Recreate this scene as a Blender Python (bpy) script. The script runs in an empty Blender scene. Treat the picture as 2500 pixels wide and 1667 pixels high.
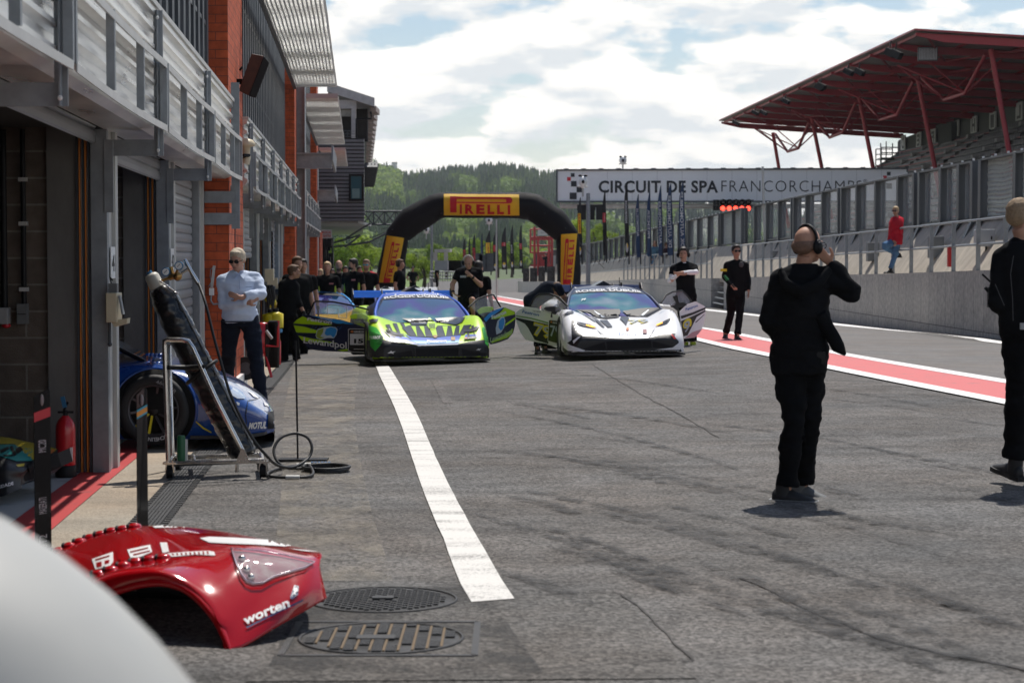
import bpy, bmesh, math, random
from mathutils import Vector, Matrix, noise
from mathutils.bvhtree import BVHTree
R=math.radians
random.seed(7)
scn=bpy.context.scene; COL=scn.collection
# ---------------- camera ----------------
F=4861.0; HOR=630.0; CAMZ=1.6
TH=math.atan((833.5-HOR)/F)
cam=bpy.data.objects.new('camera',bpy.data.cameras.new('camera')); COL.objects.link(cam)
cam.data.sensor_width=36; cam.data.lens=36*F/2500; cam.data.clip_start=.1; cam.data.clip_end=9000
cam.location=(0,0,CAMZ); cam.rotation_euler=(math.pi/2-TH,0,0)
cam.data.dof.use_dof=True; cam.data.dof.focus_distance=21; cam.data.dof.aperture_fstop=5.0
scn.camera=cam
scn.render.engine='CYCLES'; scn.render.resolution_x=1024; scn.render.resolution_y=682
scn.view_settings.view_transform='Standard'; scn.view_settings.look='None'; scn.view_settings.exposure=0.0; scn.view_settings.gamma=1
# ---------------- sun and sky ----------------
SUN_EL=R(62); SUN_AZ=math.atan2(.28,.96)      # azimuth measured from +Y towards +X
sd=Vector((math.sin(SUN_AZ)*math.cos(SUN_EL),math.cos(SUN_AZ)*math.cos(SUN_EL),math.sin(SUN_EL)))
sl=bpy.data.lights.new('sun','SUN'); sl.energy=4.8; sl.angle=R(.55); sl.color=(1,.95,.88)
so=bpy.data.objects.new('sun',sl); COL.objects.link(so); so.rotation_euler=(-sd).to_track_quat('-Z','Y').to_euler(); so.location=(0,0,50)
W=bpy.data.worlds.new('World'); scn.world=W; W.use_nodes=True
def world_sky():
    nt=W.node_tree; N=nt.nodes; L=nt.links
    for n in list(N): N.remove(n)
    out=N.new('ShaderNodeOutputWorld'); bg=N.new('ShaderNodeBackground'); bg2=N.new('ShaderNodeBackground'); mx=N.new('ShaderNodeMixShader')
    sky=N.new('ShaderNodeTexSky'); sky.sky_type='NISHITA'; sky.sun_disc=False; sky.sun_elevation=SUN_EL; sky.sun_rotation=SUN_AZ
    sky.air_density=1.0; sky.dust_density=.6; sky.ozone_density=1.2
    L.new(sky.outputs[0],bg.inputs[0]); bg.inputs[1].default_value=.105
    tc=N.new('ShaderNodeTexCoord'); sp=N.new('ShaderNodeSeparateXYZ'); L.new(tc.outputs['Generated'],sp.inputs[0])
    def math_(op,a,b=None,c=None,cl=False):
        m=N.new('ShaderNodeMath'); m.operation=op; m.use_clamp=cl
        for i,v in enumerate((a,b,c)):
            if v is None: continue
            if isinstance(v,(int,float)): m.inputs[i].default_value=v
            else: L.new(v,m.inputs[i])
        return m.outputs[0]
    az=math_('ARCTAN2',sp.outputs[0],sp.outputs[1]); el=math_('ARCSINE',sp.outputs[2])
    def field(off,seed):
        cb=N.new('ShaderNodeCombineXYZ')
        L.new(math_('MULTIPLY',az,12.0),cb.inputs[0]); 
        e2=math_('ADD',el,off); L.new(math_('MULTIPLY',e2,31.0),cb.inputs[1]); cb.inputs[2].default_value=seed
        nz=N.new('ShaderNodeTexNoise'); nz.inputs['Scale'].default_value=1.35; nz.inputs['Detail'].default_value=9; nz.inputs['Roughness'].default_value=.52
        L.new(cb.outputs[0],nz.inputs['Vector'])
        nb=N.new('ShaderNodeTexNoise'); nb.inputs['Scale'].default_value=.5; nb.inputs['Detail'].default_value=2
        L.new(cb.outputs[0],nb.inputs['Vector'])
        return math_('ADD',math_('MULTIPLY',nz.outputs[0],.62),math_('MULTIPLY',nb.outputs[0],.38))
    a=field(0,3.7); b=field(.009,3.7)
    thr=math_('MULTIPLY_ADD',el,.55,.365)      # more cloud towards the horizon
    dens=math_('DIVIDE',math_('SUBTRACT',a,thr),0.05,cl=True)
    dens=math_('SMOOTH_MIN',dens,1.0,.2,cl=True)
    lit=math_('MULTIPLY_ADD',math_('SUBTRACT',a,b),11.0,.74,cl=True)
    thick=math_('DIVIDE',math_('SUBTRACT',a,thr),.30,cl=True)
    sh=math_('SUBTRACT',lit,math_('MULTIPLY',thick,.25),cl=True)
    cr=N.new('ShaderNodeMix'); cr.data_type='RGBA'; L.new(sh,cr.inputs[0]); cr.inputs[6].default_value=(.68,.71,.73,1); cr.inputs[7].default_value=(1.0,.965,.91,1)
    L.new(cr.outputs[2],bg2.inputs[0]); bg2.inputs[1].default_value=1.20
    bgb=N.new('ShaderNodeBackground'); L.new(sky.outputs[0],bgb.inputs[0])
    veil=math_('MULTIPLY_ADD',el,-4.0,.45,cl=True); L.new(math_('MAXIMUM',dens,veil),mx.inputs[0]); L.new(bg.outputs[0],mx.inputs[1]); L.new(bg2.outputs[0],mx.inputs[2]); L.new(mx.outputs[0],out.inputs[0])
    N.remove(bgb)
world_sky()
# ---------------- projection helpers ----------------
CP=Vector((0,0,CAMZ)); FW=Vector((0,math.cos(TH),-math.sin(TH))); UP=Vector((0,math.sin(TH),math.cos(TH)))
def ray(px,py): return Vector(((px-1250)/F,0,0))+UP*((833.5-py)/F)+FW
def V(px,py,d):
    r=ray(px,py); return CP+r*(d/r.y)
def sm(t): t=max(0,min(1,t)); return t*t*(3-2*t)
def G(x,y):
    w=sm((y-10)/26)
    z=.06*w
    if x<4: z+=.036*w*max(x-4,-14)
    else: z-=.022*w*min(x-4,7)
    if y>38: z-=.0128*(y-38)*min(1,(y-38)/12)*1.0
    return z
def gp(px,py,lift=0):
    r=ray(px,py); z=0
    for i in range(30):
        t=(CAMZ-z)/(-r.z); p=CP+r*t; z=z*.4+.6*(G(p.x,p.y))
    return Vector((p.x,p.y,G(p.x,p.y)+lift))
# ---------------- object helpers ----------------
def tag(o,label=None,cat=None,group=None,kind=None):
    if label: o['label']=label
    if cat: o['category']=cat
    if group: o['group']=group
    if kind: o['kind']=kind
    return o
def thing(name,label,cat,loc=(0,0,0),group=None):
    o=bpy.data.objects.new(name,None); COL.objects.link(o); o.location=loc; o.empty_display_size=.2
    return tag(o,label,cat,group)
def link(name,me,parent=None):
    o=bpy.data.objects.new(name,me); COL.objects.link(o)
    if parent is not None:
        o.parent=parent
        if parent.parent is None: o.matrix_parent_inverse=Matrix.Translation(-Vector(parent.location))
    return o
def copy_tree(o,parent=None,mv=(0,0,0)):
    c=o.copy(); COL.objects.link(c)
    if parent is None: c.location=Vector(o.location)+Vector(mv)
    else: c.parent=parent
    for ch in [k for k in bpy.data.objects if k.parent is o]: copy_tree(ch,c)
    return c
class MB:
    def __init__(s): s.v=[]; s.f=[]; s.m=[]; s.sm=[]
    def add(s,vs,fs,m=0,smooth=False):
        n=len(s.v); s.v+=[Vector(a) for a in vs]
        for f in fs: s.f.append([i+n for i in f]); s.m.append(m); s.sm.append(smooth)
        return s
    def hexa(s,p,m=0): return s.add(p,[(0,3,2,1),(4,5,6,7),(0,1,5,4),(1,2,6,5),(2,3,7,6),(3,0,4,7)],m)
    def box(s,x0,y0,z0,x1,y1,z1,m=0): return s.hexa([(x0,y0,z0),(x1,y0,z0),(x1,y1,z0),(x0,y1,z0),(x0,y0,z1),(x1,y0,z1),(x1,y1,z1),(x0,y1,z1)],m)
    def bar(s,p,q,w,h,up=(0,0,1),m=0):
        p=Vector(p);q=Vector(q);d=(q-p).normalized();u=Vector(up)
        if abs(d.dot(u))>.97: u=Vector((0,1,0)) if abs(d.y)<.9 else Vector((1,0,0))
        a=d.cross(u).normalized()*w/2; b=a.cross(d).normalized()*h/2
        return s.hexa([p-a-b,p+a-b,q+a-b,q-a-b,p-a+b,p+a+b,q+a+b,q-a+b],m)
    def tube(s,pts,r,n=8,m=0,cap=True,closed=False,sx=1,up=None):
        pts=[Vector(p) for p in pts]; k=len(pts); rr=r if isinstance(r,(list,tuple)) else [r]*k
        vs=[]; pa=None
        for i,p in enumerate(pts):
            if closed: t=(pts[(i+1)%k]-pts[i-1])
            else: t=pts[min(i+1,k-1)]-pts[max(i-1,0)]
            t=t.normalized() if t.length>1e-9 else Vector((0,0,1))
            if pa is None:
                u=Vector(up) if up else (Vector((0,0,1)) if abs(t.z)<.9 else Vector((0,1,0)))
                pa=t.cross(u).normalized()
            else:
                pa=(pa-t*pa.dot(t)); pa=pa.normalized() if pa.length>1e-6 else Vector((1,0,0))
            b=t.cross(pa)
            for j in range(n):
                a=2*math.pi*j/n; vs.append(p+pa*math.cos(a)*rr[i]*sx+b*math.sin(a)*rr[i])
        fs=[]
        for i in range(k if closed else k-1):
            for j in range(n):
                i2=(i+1)%k; fs.append((i*n+j,i*n+(j+1)%n,i2*n+(j+1)%n,i2*n+j))
        s.add(vs,fs,m,True)
        if cap and not closed:
            s.add(vs[:n],[tuple(range(n))[::-1]],m); s.add(vs[-n:],[tuple(range(n))],m)
        return s
    def poly(s,pts,ext,m=0,m2=None):
        pts=[Vector(p) for p in pts]; e=Vector(ext); n=len(pts)
        s.add(pts+[p+e for p in pts],[tuple(range(n))[::-1],tuple(range(n,2*n))],m)
        return s.add(pts+[p+e for p in pts],[(i,(i+1)%n,(i+1)%n+n,i+n) for i in range(n)],m if m2 is None else m2)
    def grid(s,rows,m=0,smooth=True):
        a=len(rows[0]); vs=[p for r in rows for p in r]
        fs=[(i*a+j,i*a+j+1,(i+1)*a+j+1,(i+1)*a+j) for i in range(len(rows)-1) for j in range(a-1)]
        return s.add(vs,fs,m,smooth)
    def ell(s,c,r,m=0,rot=None,nu=12,nv=8):
        c=Vector(c); vs=[];fs=[]
        for i in range(nv+1):
            t=math.pi*i/nv
            for j in range(nu):
                a=2*math.pi*j/nu; p=Vector((r[0]*math.sin(t)*math.cos(a),r[1]*math.sin(t)*math.sin(a),r[2]*math.cos(t)))
                if rot is not None: p=rot@p
                vs.append(c+p)
        for i in range(nv):
            for j in range(nu): fs.append((i*nu+j,i*nu+(j+1)%nu,(i+1)*nu+(j+1)%nu,(i+1)*nu+j))
        return s.add(vs,fs,m,True)
    def mesh(s,name,mats,merge=False):
        me=bpy.data.meshes.new(name); me.from_pydata(s.v,[],s.f)
        for mt in mats: me.materials.append(mt)
        me.polygons.foreach_set('material_index',s.m); me.polygons.foreach_set('use_smooth',s.sm)
        bm=bmesh.new(); bm.from_mesh(me)
        if merge: bmesh.ops.remove_doubles(bm,verts=bm.verts,dist=merge if merge is not True else 1e-5)
        bmesh.ops.recalc_face_normals(bm,faces=bm.faces); bm.to_mesh(me); bm.free(); me.update()
        return me
    def build(s,name,mats,parent=None,bevel=0,merge=False):
        if not isinstance(mats,(list,tuple)): mats=[mats]
        o=link(name,s.mesh(name,mats,merge),parent)
        if bevel:
            b=o.modifiers.new('bevel','BEVEL'); b.width=bevel; b.segments=2; b.limit_method='ANGLE'; b.angle_limit=R(40)
        return o
# ---------------- materials ----------------
MATS={}
def M(name,c=(.5,.5,.5),rough=.6,metal=0,var=.12,scale=4,bump=0,bscale=60,coat=0,emit=0,trans=0,alpha=1,spec=.5,stretch=(1,1,1),ior=1.45):
    if name in MATS: return MATS[name]
    mt=bpy.data.materials.new(name); mt.use_nodes=True; nt=mt.node_tree; N=nt.nodes; L=nt.links; b=N['Principled BSDF']
    b.inputs['Base Color'].default_value=(*c,1); b.inputs['Roughness'].default_value=rough; b.inputs['Metallic'].default_value=metal
    b.inputs['Coat Weight'].default_value=coat; b.inputs['Coat Roughness'].default_value=.04; b.inputs['Specular IOR Level'].default_value=spec; b.inputs['IOR'].default_value=ior
    b.inputs['Transmission Weight'].default_value=trans; b.inputs['Alpha'].default_value=alpha
    if emit: b.inputs['Emission Color'].default_value=(*c,1); b.inputs['Emission Strength'].default_value=emit
    tc=N.new('ShaderNodeTexCoord'); mp=N.new('ShaderNodeMapping'); mp.inputs['Scale'].default_value=stretch; L.new(tc.outputs['Object'],mp.inputs[0])
    if var:
        n=N.new('ShaderNodeTexNoise'); n.inputs['Scale'].default_value=scale; n.inputs['Detail'].default_value=6; n.inputs['Roughness'].default_value=.6; L.new(mp.outputs[0],n.inputs['Vector'])
        mr=N.new('ShaderNodeMapRange'); mr.inputs[1].default_value=.3; mr.inputs[2].default_value=.7; mr.inputs[3].default_value=1-var; mr.inputs[4].default_value=1+var; L.new(n.outputs[0],mr.inputs[0])
        mu=N.new('ShaderNodeMix'); mu.data_type='RGBA'; mu.blend_type='MULTIPLY'; mu.inputs[0].default_value=1; mu.inputs[6].default_value=(*c,1)
        L.new(mr.outputs[0],mu.inputs[7]); L.new(mu.outputs[2],b.inputs['Base Color'])
        m2=N.new('ShaderNodeMapRange'); m2.inputs[1].default_value=.3; m2.inputs[2].default_value=.7; m2.inputs[3].default_value=max(0,rough-.08); m2.inputs[4].default_value=min(1,rough+.08); L.new(n.outputs[0],m2.inputs[0]); L.new(m2.outputs[0],b.inputs['Roughness'])
    if bump:
        n2=N.new('ShaderNodeTexNoise'); n2.inputs['Scale'].default_value=bscale; n2.inputs['Detail'].default_value=4; L.new(mp.outputs[0],n2.inputs['Vector'])
        bp=N.new('ShaderNodeBump'); bp.inputs['Strength'].default_value=min(1,bump); bp.inputs['Distance'].default_value=.01; L.new(n2.outputs[0],bp.inputs['Height']); L.new(bp.outputs[0],b.inputs['Normal'])
    MATS[name]=mt; return mt
def lerp3(a,b,t): return tuple(a[i]+(b[i]-a[i])*t for i in range(3))
def nodes(mt): nt=mt.node_tree; return nt.nodes,nt.links,nt.nodes['Principled BSDF']
def brickmat(name,c1,c2,mortar,w,h,ms=.012,axis='YZ',bump=.6,rough=.85,off=.5):
    mt=M(name,c1,rough,var=0); N,L,b=nodes(mt)
    tc=N.new('ShaderNodeTexCoord'); sp=N.new('ShaderNodeSeparateXYZ'); cb=N.new('ShaderNodeCombineXYZ'); L.new(tc.outputs['Object'],sp.inputs[0])
    ad=N.new('ShaderNodeMath'); ad.operation='ADD'; L.new(sp.outputs[0],ad.inputs[0]); L.new(sp.outputs[1],ad.inputs[1])
    L.new(ad.outputs[0],cb.inputs[0]); L.new(sp.outputs[2],cb.inputs[1])
    br=N.new('ShaderNodeTexBrick'); L.new(cb.outputs[0],br.inputs['Vector']); br.inputs['Color1'].default_value=(*c1,1); br.inputs['Color2'].default_value=(*c2,1); br.inputs['Mortar'].default_value=(*mortar,1)
    br.inputs['Scale'].default_value=1; br.inputs['Mortar Size'].default_value=ms; br.inputs['Brick Width'].default_value=w; br.inputs['Row Height'].default_value=h; br.offset=off; br.inputs['Mortar Smooth'].default_value=.3
    n=N.new('ShaderNodeTexNoise'); n.inputs['Scale'].default_value=9; n.inputs['Detail'].default_value=8; L.new(tc.outputs['Object'],n.inputs['Vector'])
    mr=N.new('ShaderNodeMapRange'); mr.inputs[1].default_value=.3; mr.inputs[2].default_value=.7; mr.inputs[3].default_value=.75; mr.inputs[4].default_value=1.2; L.new(n.outputs[0],mr.inputs[0])
    mu=N.new('ShaderNodeMix'); mu.data_type='RGBA'; mu.blend_type='MULTIPLY'; mu.inputs[0].default_value=1; L.new(br.outputs[0],mu.inputs[6]); L.new(mr.outputs[0],mu.inputs[7]); L.new(mu.outputs[2],b.inputs['Base Color'])
    n3=N.new('ShaderNodeTexNoise'); n3.inputs['Scale'].default_value=70; L.new(tc.outputs['Object'],n3.inputs['Vector'])
    s2=N.new('ShaderNodeMath'); s2.operation='MULTIPLY_ADD'; L.new(br.outputs['Fac'],s2.inputs[0]); s2.inputs[1].default_value=-1; L.new(n3.outputs[0],s2.inputs[2])
    bp=N.new('ShaderNodeBump'); bp.inputs['Strength'].default_value=bump; bp.inputs['Distance'].default_value=.008; L.new(s2.outputs[0],bp.inputs['Height']); L.new(bp.outputs[0],b.inputs['Normal'])
    return mt
# ---------------- text and decals ----------------
def text2d(s,bold=0,shear=0,space=1.0):
    """returns (verts2d, faces) scaled to unit cap height, starting at x=0; and width"""
    cu=bpy.data.curves.new('t','FONT'); cu.body=s; cu.offset=bold; cu.shear=shear; cu.space_character=space; cu.resolution_u=3
    o=bpy.data.objects.new('t',cu); COL.objects.link(o); dg=bpy.context.evaluated_depsgraph_get(); me=bpy.data.meshes.new_from_object(o.evaluated_get(dg))
    vs=[(v.co.x,v.co.y) for v in me.vertices]; fs=[tuple(p.vertices) for p in me.polygons]
    bpy.data.objects.remove(o); bpy.data.curves.remove(cu); bpy.data.meshes.remove(me)
    if not vs: return [],[],1
    x0=min(v[0] for v in vs); x1=max(v[0] for v in vs); k=1/.73
    return [((v[0]-x0)*k,v[1]*k) for v in vs],fs,(x1-x0)*k
def quadmap(c,u,v):
    """c = four corners bl,br,tr,tl ; bilinear"""
    c=[Vector(a) for a in c]; return (c[0]*(1-u)+c[1]*u)*(1-v)+(c[3]*(1-u)+c[2]*u)*v
def text_on(mb,s,corners,off=Vector((0,0,0)),m=0,bold=0,shear=0,space=1.0,th=0):
    """flat text filling a 3-D quad bl,br,tr,tl"""
    vs,fs,w=text2d(s,bold,shear,space)
    mb.add([quadmap(corners,x/w,y)+off for x,y in vs],fs,m)
def proj(px,py,bvh,off=.004,dmax=400):
    r=ray(px,py).normalized(); h=bvh.ray_cast(CP,r,dmax)
    if h[0] is None: return None
    n=h[1]; n=n if n.dot(r)<0 else -n
    return h[0]+n*off-r*off*.5
def decal(mb,polys,bvh,m=0,off=.004,size=6):
    """polygons in photo pixels laid on the real surface"""
    for pl in polys:
        bm=bmesh.new(); f=bm.faces.new([bm.verts.new((a[0],a[1],0)) for a in pl])
        bmesh.ops.triangulate(bm,faces=bm.faces)
        for it in range(5):
            es=[e for e in bm.edges if e.calc_length()>size]
            if not es: break
            bmesh.ops.subdivide_edges(bm,edges=es,cuts=1); bmesh.ops.triangulate(bm,faces=bm.faces)
        bm.verts.index_update(); P=[proj(v.co.x,v.co.y,bvh,off) for v in bm.verts]
        ok=[f for f in bm.faces if all(P[v.index] is not None for v in f.verts) and max((P[a.index]-P[b.index]).length for a in f.verts for b in f.verts)<.5]
        mb.add([p if p is not None else Vector((0,0,-5)) for p in P],[tuple(v.index for v in f.verts) for f in ok],m,True); bm.free()
def text_decal(mb,s,corners,bvh,m=0,bold=0,shear=0,space=1.0,off=.005):
    vs,fs,w=text2d(s,bold,shear,space)
    P=[]
    for x,y in vs:
        q=quadmap([(*c,0) for c in corners],x/w,y); P.append(proj(q.x,q.y,bvh,off))
    ok=[f for f in fs if all(P[i] is not None for i in f) and max((P[a]-P[b]).length for a in f for b in f)<.6]
    mb.add([p if p is not None else Vector((0,0,-5)) for p in P],ok,m)
def bvh_of(objs):
    vs=[];fs=[]
    dg=bpy.context.evaluated_depsgraph_get(); bpy.context.view_layer.update()
    for o in objs:
        me=o.evaluated_get(dg).to_mesh(); n=len(vs); mw=o.matrix_world
        vs+=[mw@v.co for v in me.vertices]; fs+=[[i+n for i in p.vertices] for p in me.polygons]
    return BVHTree.FromPolygons(vs,fs)
def remeshed(mb,vox,smooth=4,wr=0,wsc=(6,6,14),seed=0):
    me=bpy.data.meshes.new('tmp'); me.from_pydata(mb.v,[],mb.f)
    bm=bmesh.new(); bm.from_mesh(me); bmesh.ops.remove_doubles(bm,verts=bm.verts,dist=1e-5); bmesh.ops.recalc_face_normals(bm,faces=bm.faces); bm.to_mesh(me); bm.free()
    o=bpy.data.objects.new('tmp',me); COL.objects.link(o)
    md=o.modifiers.new('r','REMESH'); md.mode='VOXEL'; md.voxel_size=vox; md.use_smooth_shade=True
    sm_=o.modifiers.new('s','SMOOTH'); sm_.factor=.5; sm_.iterations=smooth
    dg=bpy.context.evaluated_depsgraph_get(); r=bpy.data.meshes.new_from_object(o.evaluated_get(dg)); bpy.data.objects.remove(o)
    if wr:
        for v in r.vertices:
            c=v.co; n=noise.noise(Vector((c.x*wsc[0]+seed,c.y*wsc[1],c.z*wsc[2])))+.5*noise.noise(Vector((c.x*wsc[0]*2.3,c.y*wsc[1]*2.3+seed,c.z*wsc[2]*1.9)))
            v.co=c+v.normal*(n*wr)
        r.update()
    return r
# ---------------- ground ----------------
def asphalt(name,c,streak=.25,speck=.6,warm=(1.0,.95,.88),patch=.3):
    mt=M(name,c,.85,var=0,spec=.35); N,L,b=nodes(mt); tc=N.new('ShaderNodeTexCoord')
    def nz(sc,det,st=(1,1,1),rough=.6):
        mp=N.new('ShaderNodeMapping'); mp.inputs['Scale'].default_value=st; L.new(tc.outputs['Object'],mp.inputs[0]); n=N.new('ShaderNodeTexNoise'); n.inputs['Scale'].default_value=sc; n.inputs['Detail'].default_value=det; n.inputs['Roughness'].default_value=rough; L.new(mp.outputs[0],n.inputs['Vector']); return n.outputs[0]
    def mr(x,a,b_,lo=.3,hi=.7):
        m=N.new('ShaderNodeMapRange'); m.inputs[1].default_value=lo; m.inputs[2].default_value=hi; m.inputs[3].default_value=a; m.inputs[4].default_value=b_; L.new(x,m.inputs[0]); return m.outputs[0]
    def mul(a,b_):
        m=N.new('ShaderNodeMath'); m.operation='MULTIPLY'; L.new(a,m.inputs[0]); L.new(b_,m.inputs[1]); return m.outputs[0]
    big=mr(nz(.35,4),1-patch*.6,1+patch*.6); st=mr(nz(.9,5,(.7,1.7,1)),1-streak,1+streak); 
    vo=N.new('ShaderNodeTexVoronoi'); vo.inputs['Scale'].default_value=62; L.new(tc.outputs['Object'],vo.inputs['Vector'])
    sp=N.new('ShaderNodeSeparateColor'); L.new(vo.outputs['Color'],sp.inputs[0]); s1=mr(sp.outputs[0],1-speck,1+speck*1.5,0,1)
    s2=mr(nz(26,5,rough=.8),1-speck*.6,1+speck*.6)
    st2=mr(nz(1.3,7,(.45,2.0,1),.62),1-streak*1.3,1.08,.34,.52); f=mul(mul(mul(big,st),st2),mul(s1,s2))
    hue=N.new('ShaderNodeMix'); hue.data_type='RGBA'; L.new(mr(nz(.6,3),0,1),hue.inputs[0]); hue.inputs[6].default_value=(*c,1); hue.inputs[7].default_value=(c[0]*warm[0]*1.08,c[1]*warm[1]*1.02,c[2]*warm[2],1)
    mu=N.new('ShaderNodeMix'); mu.data_type='RGBA'; mu.blend_type='MULTIPLY'; mu.inputs[0].default_value=1; L.new(hue.outputs[2],mu.inputs[6]); L.new(f,mu.inputs[7]); L.new(mu.outputs[2],b.inputs['Base Color'])
    bp=N.new('ShaderNodeBump'); bp.inputs['Strength'].default_value=.55; bp.inputs['Distance'].default_value=.006; L.new(vo.outputs['Distance'],bp.inputs['Height']); L.new(bp.outputs[0],b.inputs['Normal'])
    L.new(mr(nz(3,4),.72,.95),b.inputs['Roughness'])
    return mt
ASPH=asphalt('asphalt',(.078,.0765,.0745),streak=.20,patch=.4); ASPH2=asphalt('lane_asphalt',(.13,.128,.126),streak=.08,speck=.18,patch=.12); ASPH3=asphalt('patch_asphalt',(.085,.082,.08),streak=.1)
CONC=asphalt('apron_concrete',(.27,.24,.195),streak=.06,speck=.14,patch=.25)
TAR=asphalt('tar_seam',(.055,.053,.052),streak=.2,speck=.2)
def worn(name,c,under,wear=.45,sc=30,rough=.6):
    mt=M(name,c,rough,var=0); N,L,b=nodes(mt); tc=N.new('ShaderNodeTexCoord'); n=N.new('ShaderNodeTexNoise'); n.inputs['Scale'].default_value=sc; n.inputs['Detail'].default_value=8; n.inputs['Roughness'].default_value=.75; L.new(tc.outputs['Object'],n.inputs['Vector'])
    mp=N.new('ShaderNodeMapping'); mp.inputs['Scale'].default_value=(.5,2.5,1); L.new(tc.outputs['Object'],mp.inputs[0]); n2=N.new('ShaderNodeTexNoise'); n2.inputs['Scale'].default_value=1.6; n2.inputs['Detail'].default_value=5; L.new(mp.outputs[0],n2.inputs['Vector'])
    a=N.new('ShaderNodeMath'); a.operation='MULTIPLY_ADD'; L.new(n.outputs[0],a.inputs[0]); a.inputs[1].default_value=1.7; L.new(n2.outputs[0],a.inputs[2])
    mr=N.new('ShaderNodeMapRange'); mr.inputs[1].default_value=1.40+(.5-wear)*.8; mr.inputs[2].default_value=1.62+(.5-wear)*.8; L.new(a.outputs[0],mr.inputs[0])
    mx=N.new('ShaderNodeMix'); mx.data_type='RGBA'; L.new(mr.outputs[0],mx.inputs[0]); mx.inputs[6].default_value=(*c,1); mx.inputs[7].default_value=(*under,1); L.new(mx.outputs[2],b.inputs['Base Color'])
    bp=N.new('ShaderNodeBump'); bp.inputs['Strength'].default_value=.3; bp.inputs['Distance'].default_value=.004; L.new(n.outputs[0],bp.inputs['Height']); L.new(bp.outputs[0],b.inputs['Normal'])
    return mt
WLINE=worn('white_line_paint',(.66,.64,.60),(.20,.19,.175),.50,70); WLINE2=worn('white_lane_paint',(.78,.77,.75),(.4,.39,.38),.2)
REDP=worn('red_lane_paint',(.56,.105,.10),(.30,.12,.11),.4,8); REDA=worn('red_apron_paint',(.40,.022,.022),(.22,.03,.03),.35,6)
GREYP=worn('grey_floor_paint',(.42,.42,.40),(.25,.25,.24),.35,8)
def arange(a,b,n): return [a+(b-a)*i/n for i in range(n+1)]
def ground():
    xs=[-300,-150,-80,-40,-20]+arange(-14,14,28)[0:]+[20,30,45,80,150,300]
    ys=[-30,-8,-2]+arange(1,60,59)+arange(63,120,19)+[130,145,160,180,200,230,260,300,350,420,500,650,900]
    mb=MB(); mb.grid([[Vector((x,y,G(x,y) if y<=260 else G(x,260)-.002*(y-260))) for x in xs] for y in ys],0,True)
    tag(mb.build('ground',[ASPH]),kind='structure')
ground()
VG=[(x,y) for x,y in ((-300,150),(-9.5,150),(-12,260),(-30,900),(-300,900))]
mb=MB(); mb.grid([[Vector((x,y,(G(x,y) if y<=260 else G(x,260)-.002*(y-260))+.15)) for x in (-300,-120,-60,-30,-20,-9.5-(y-150)*.03)] for y in arange(150,260,20)+[350,500,700,900]]); tag(mb.build('grass_verge',[M('verge_grass',(.10,.16,.03),.9,var=.4,scale=.3)]),kind='structure')
def resamp(pts,n):
    L=[0]
    for a,b in zip(pts,pts[1:]): L.append(L[-1]+(b-a).length)
    out=[]
    for i in range(n+1):
        t=L[-1]*i/n; k=0
        while k<len(L)-2 and L[k+1]<t: k+=1
        u=(t-L[k])/max(1e-9,L[k+1]-L[k]); out.append(pts[k]*(1-u)+pts[k+1]*u)
    return out
def strip(name,A,B,mat,lift=.004,n=60,cross=3,ext0=0,ext1=0,kind='structure',build=True,wob=0):
    A=[gp(*p) if len(p)==2 else Vector((p[0],p[1],0)) for p in A]; B=[gp(*p) if len(p)==2 else Vector((p[0],p[1],0)) for p in B]
    for Lq in (A,B):
        if ext0: Lq.insert(0,Lq[0]+(Lq[0]-Lq[1]).normalized()*ext0)
        if ext1: Lq.append(Lq[-1]+(Lq[-1]-Lq[-2]).normalized()*ext1)
    def ch(Q):
        if len(Q)>3:
            for _ in range(3): Q=[Q[0]]+[q for a,b in zip(Q,Q[1:]) for q in (a.lerp(b,.25),a.lerp(b,.75))]+[Q[-1]]
        return Q
    A=resamp(ch(A),n);B=resamp(ch(B),n); rows=[]
    for i,(a,b) in enumerate(zip(A,B)):
        r=[]
        for j in range(cross+1):
            p=a.lerp(b,j/cross)
            if wob and j in (0,cross): p=p+Vector((noise.noise(Vector((i*.9,j*7,1)))*wob,noise.noise(Vector((i*.9,j*7,5)))*wob,0))
            r.append(Vector((p.x,p.y,G(p.x,p.y)+lift+.00022*max(0,p.y))))
        rows.append(r)
    mb=MB(); mb.grid(rows,0,True)
    if not build: return mb
    return tag(mb.build(name,[mat]),kind=kind)
# pit lane: smooth asphalt between the red band and the pit wall
strip('pit_lane_road',[(1180,718),(1280,735),(1700,801),(2014,857.6),(2455,929),(2620,956)],[(1180,700),(1280,711.5),(1731,756),(2057,794),(2455,837),(2620,856)],ASPH2,.004,n=90,cross=8,ext0=60,ext1=6)
strip('lane_marking',[(1180,720.5),(1280,736.8),(1700,804),(2014,863),(2455,937.5),(2620,966)],[(1180,728),(1280,748.3),(1700,833.5),(2011,892),(2460,979),(2620,1011)],REDP,.008,n=90,cross=4,ext0=50,ext1=6)
strip('lane_marking',[(1180,717.5),(1280,734.5),(1700,800.5),(2014,857),(2455,928.5),(2620,955)],[(1180,719.6),(1280,736.6),(1700,804.5),(2014,863.5),(2455,938),(2620,966)],WLINE2,.012,n=90,cross=2,ext0=50,ext1=6)
strip('lane_marking',[(1180,727.5),(1280,747.5),(1700,832.5),(2011,891),(2460,978),(2620,1010)],[(1180,730),(1280,751),(1700,840),(2011,901),(2460,990.5),(2620,1023)],WLINE2,.012,n=90,cross=2,ext0=50,ext1=6)
strip('lane_marking',[(1180,701),(1280,712),(1731,756),(2057,793),(2455,836)],[(1180,703),(1280,714),(1731,759.5),(2057,798),(2455,842.5)],WLINE2,.010,n=80,cross=1,ext0=50,ext1=8)
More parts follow.
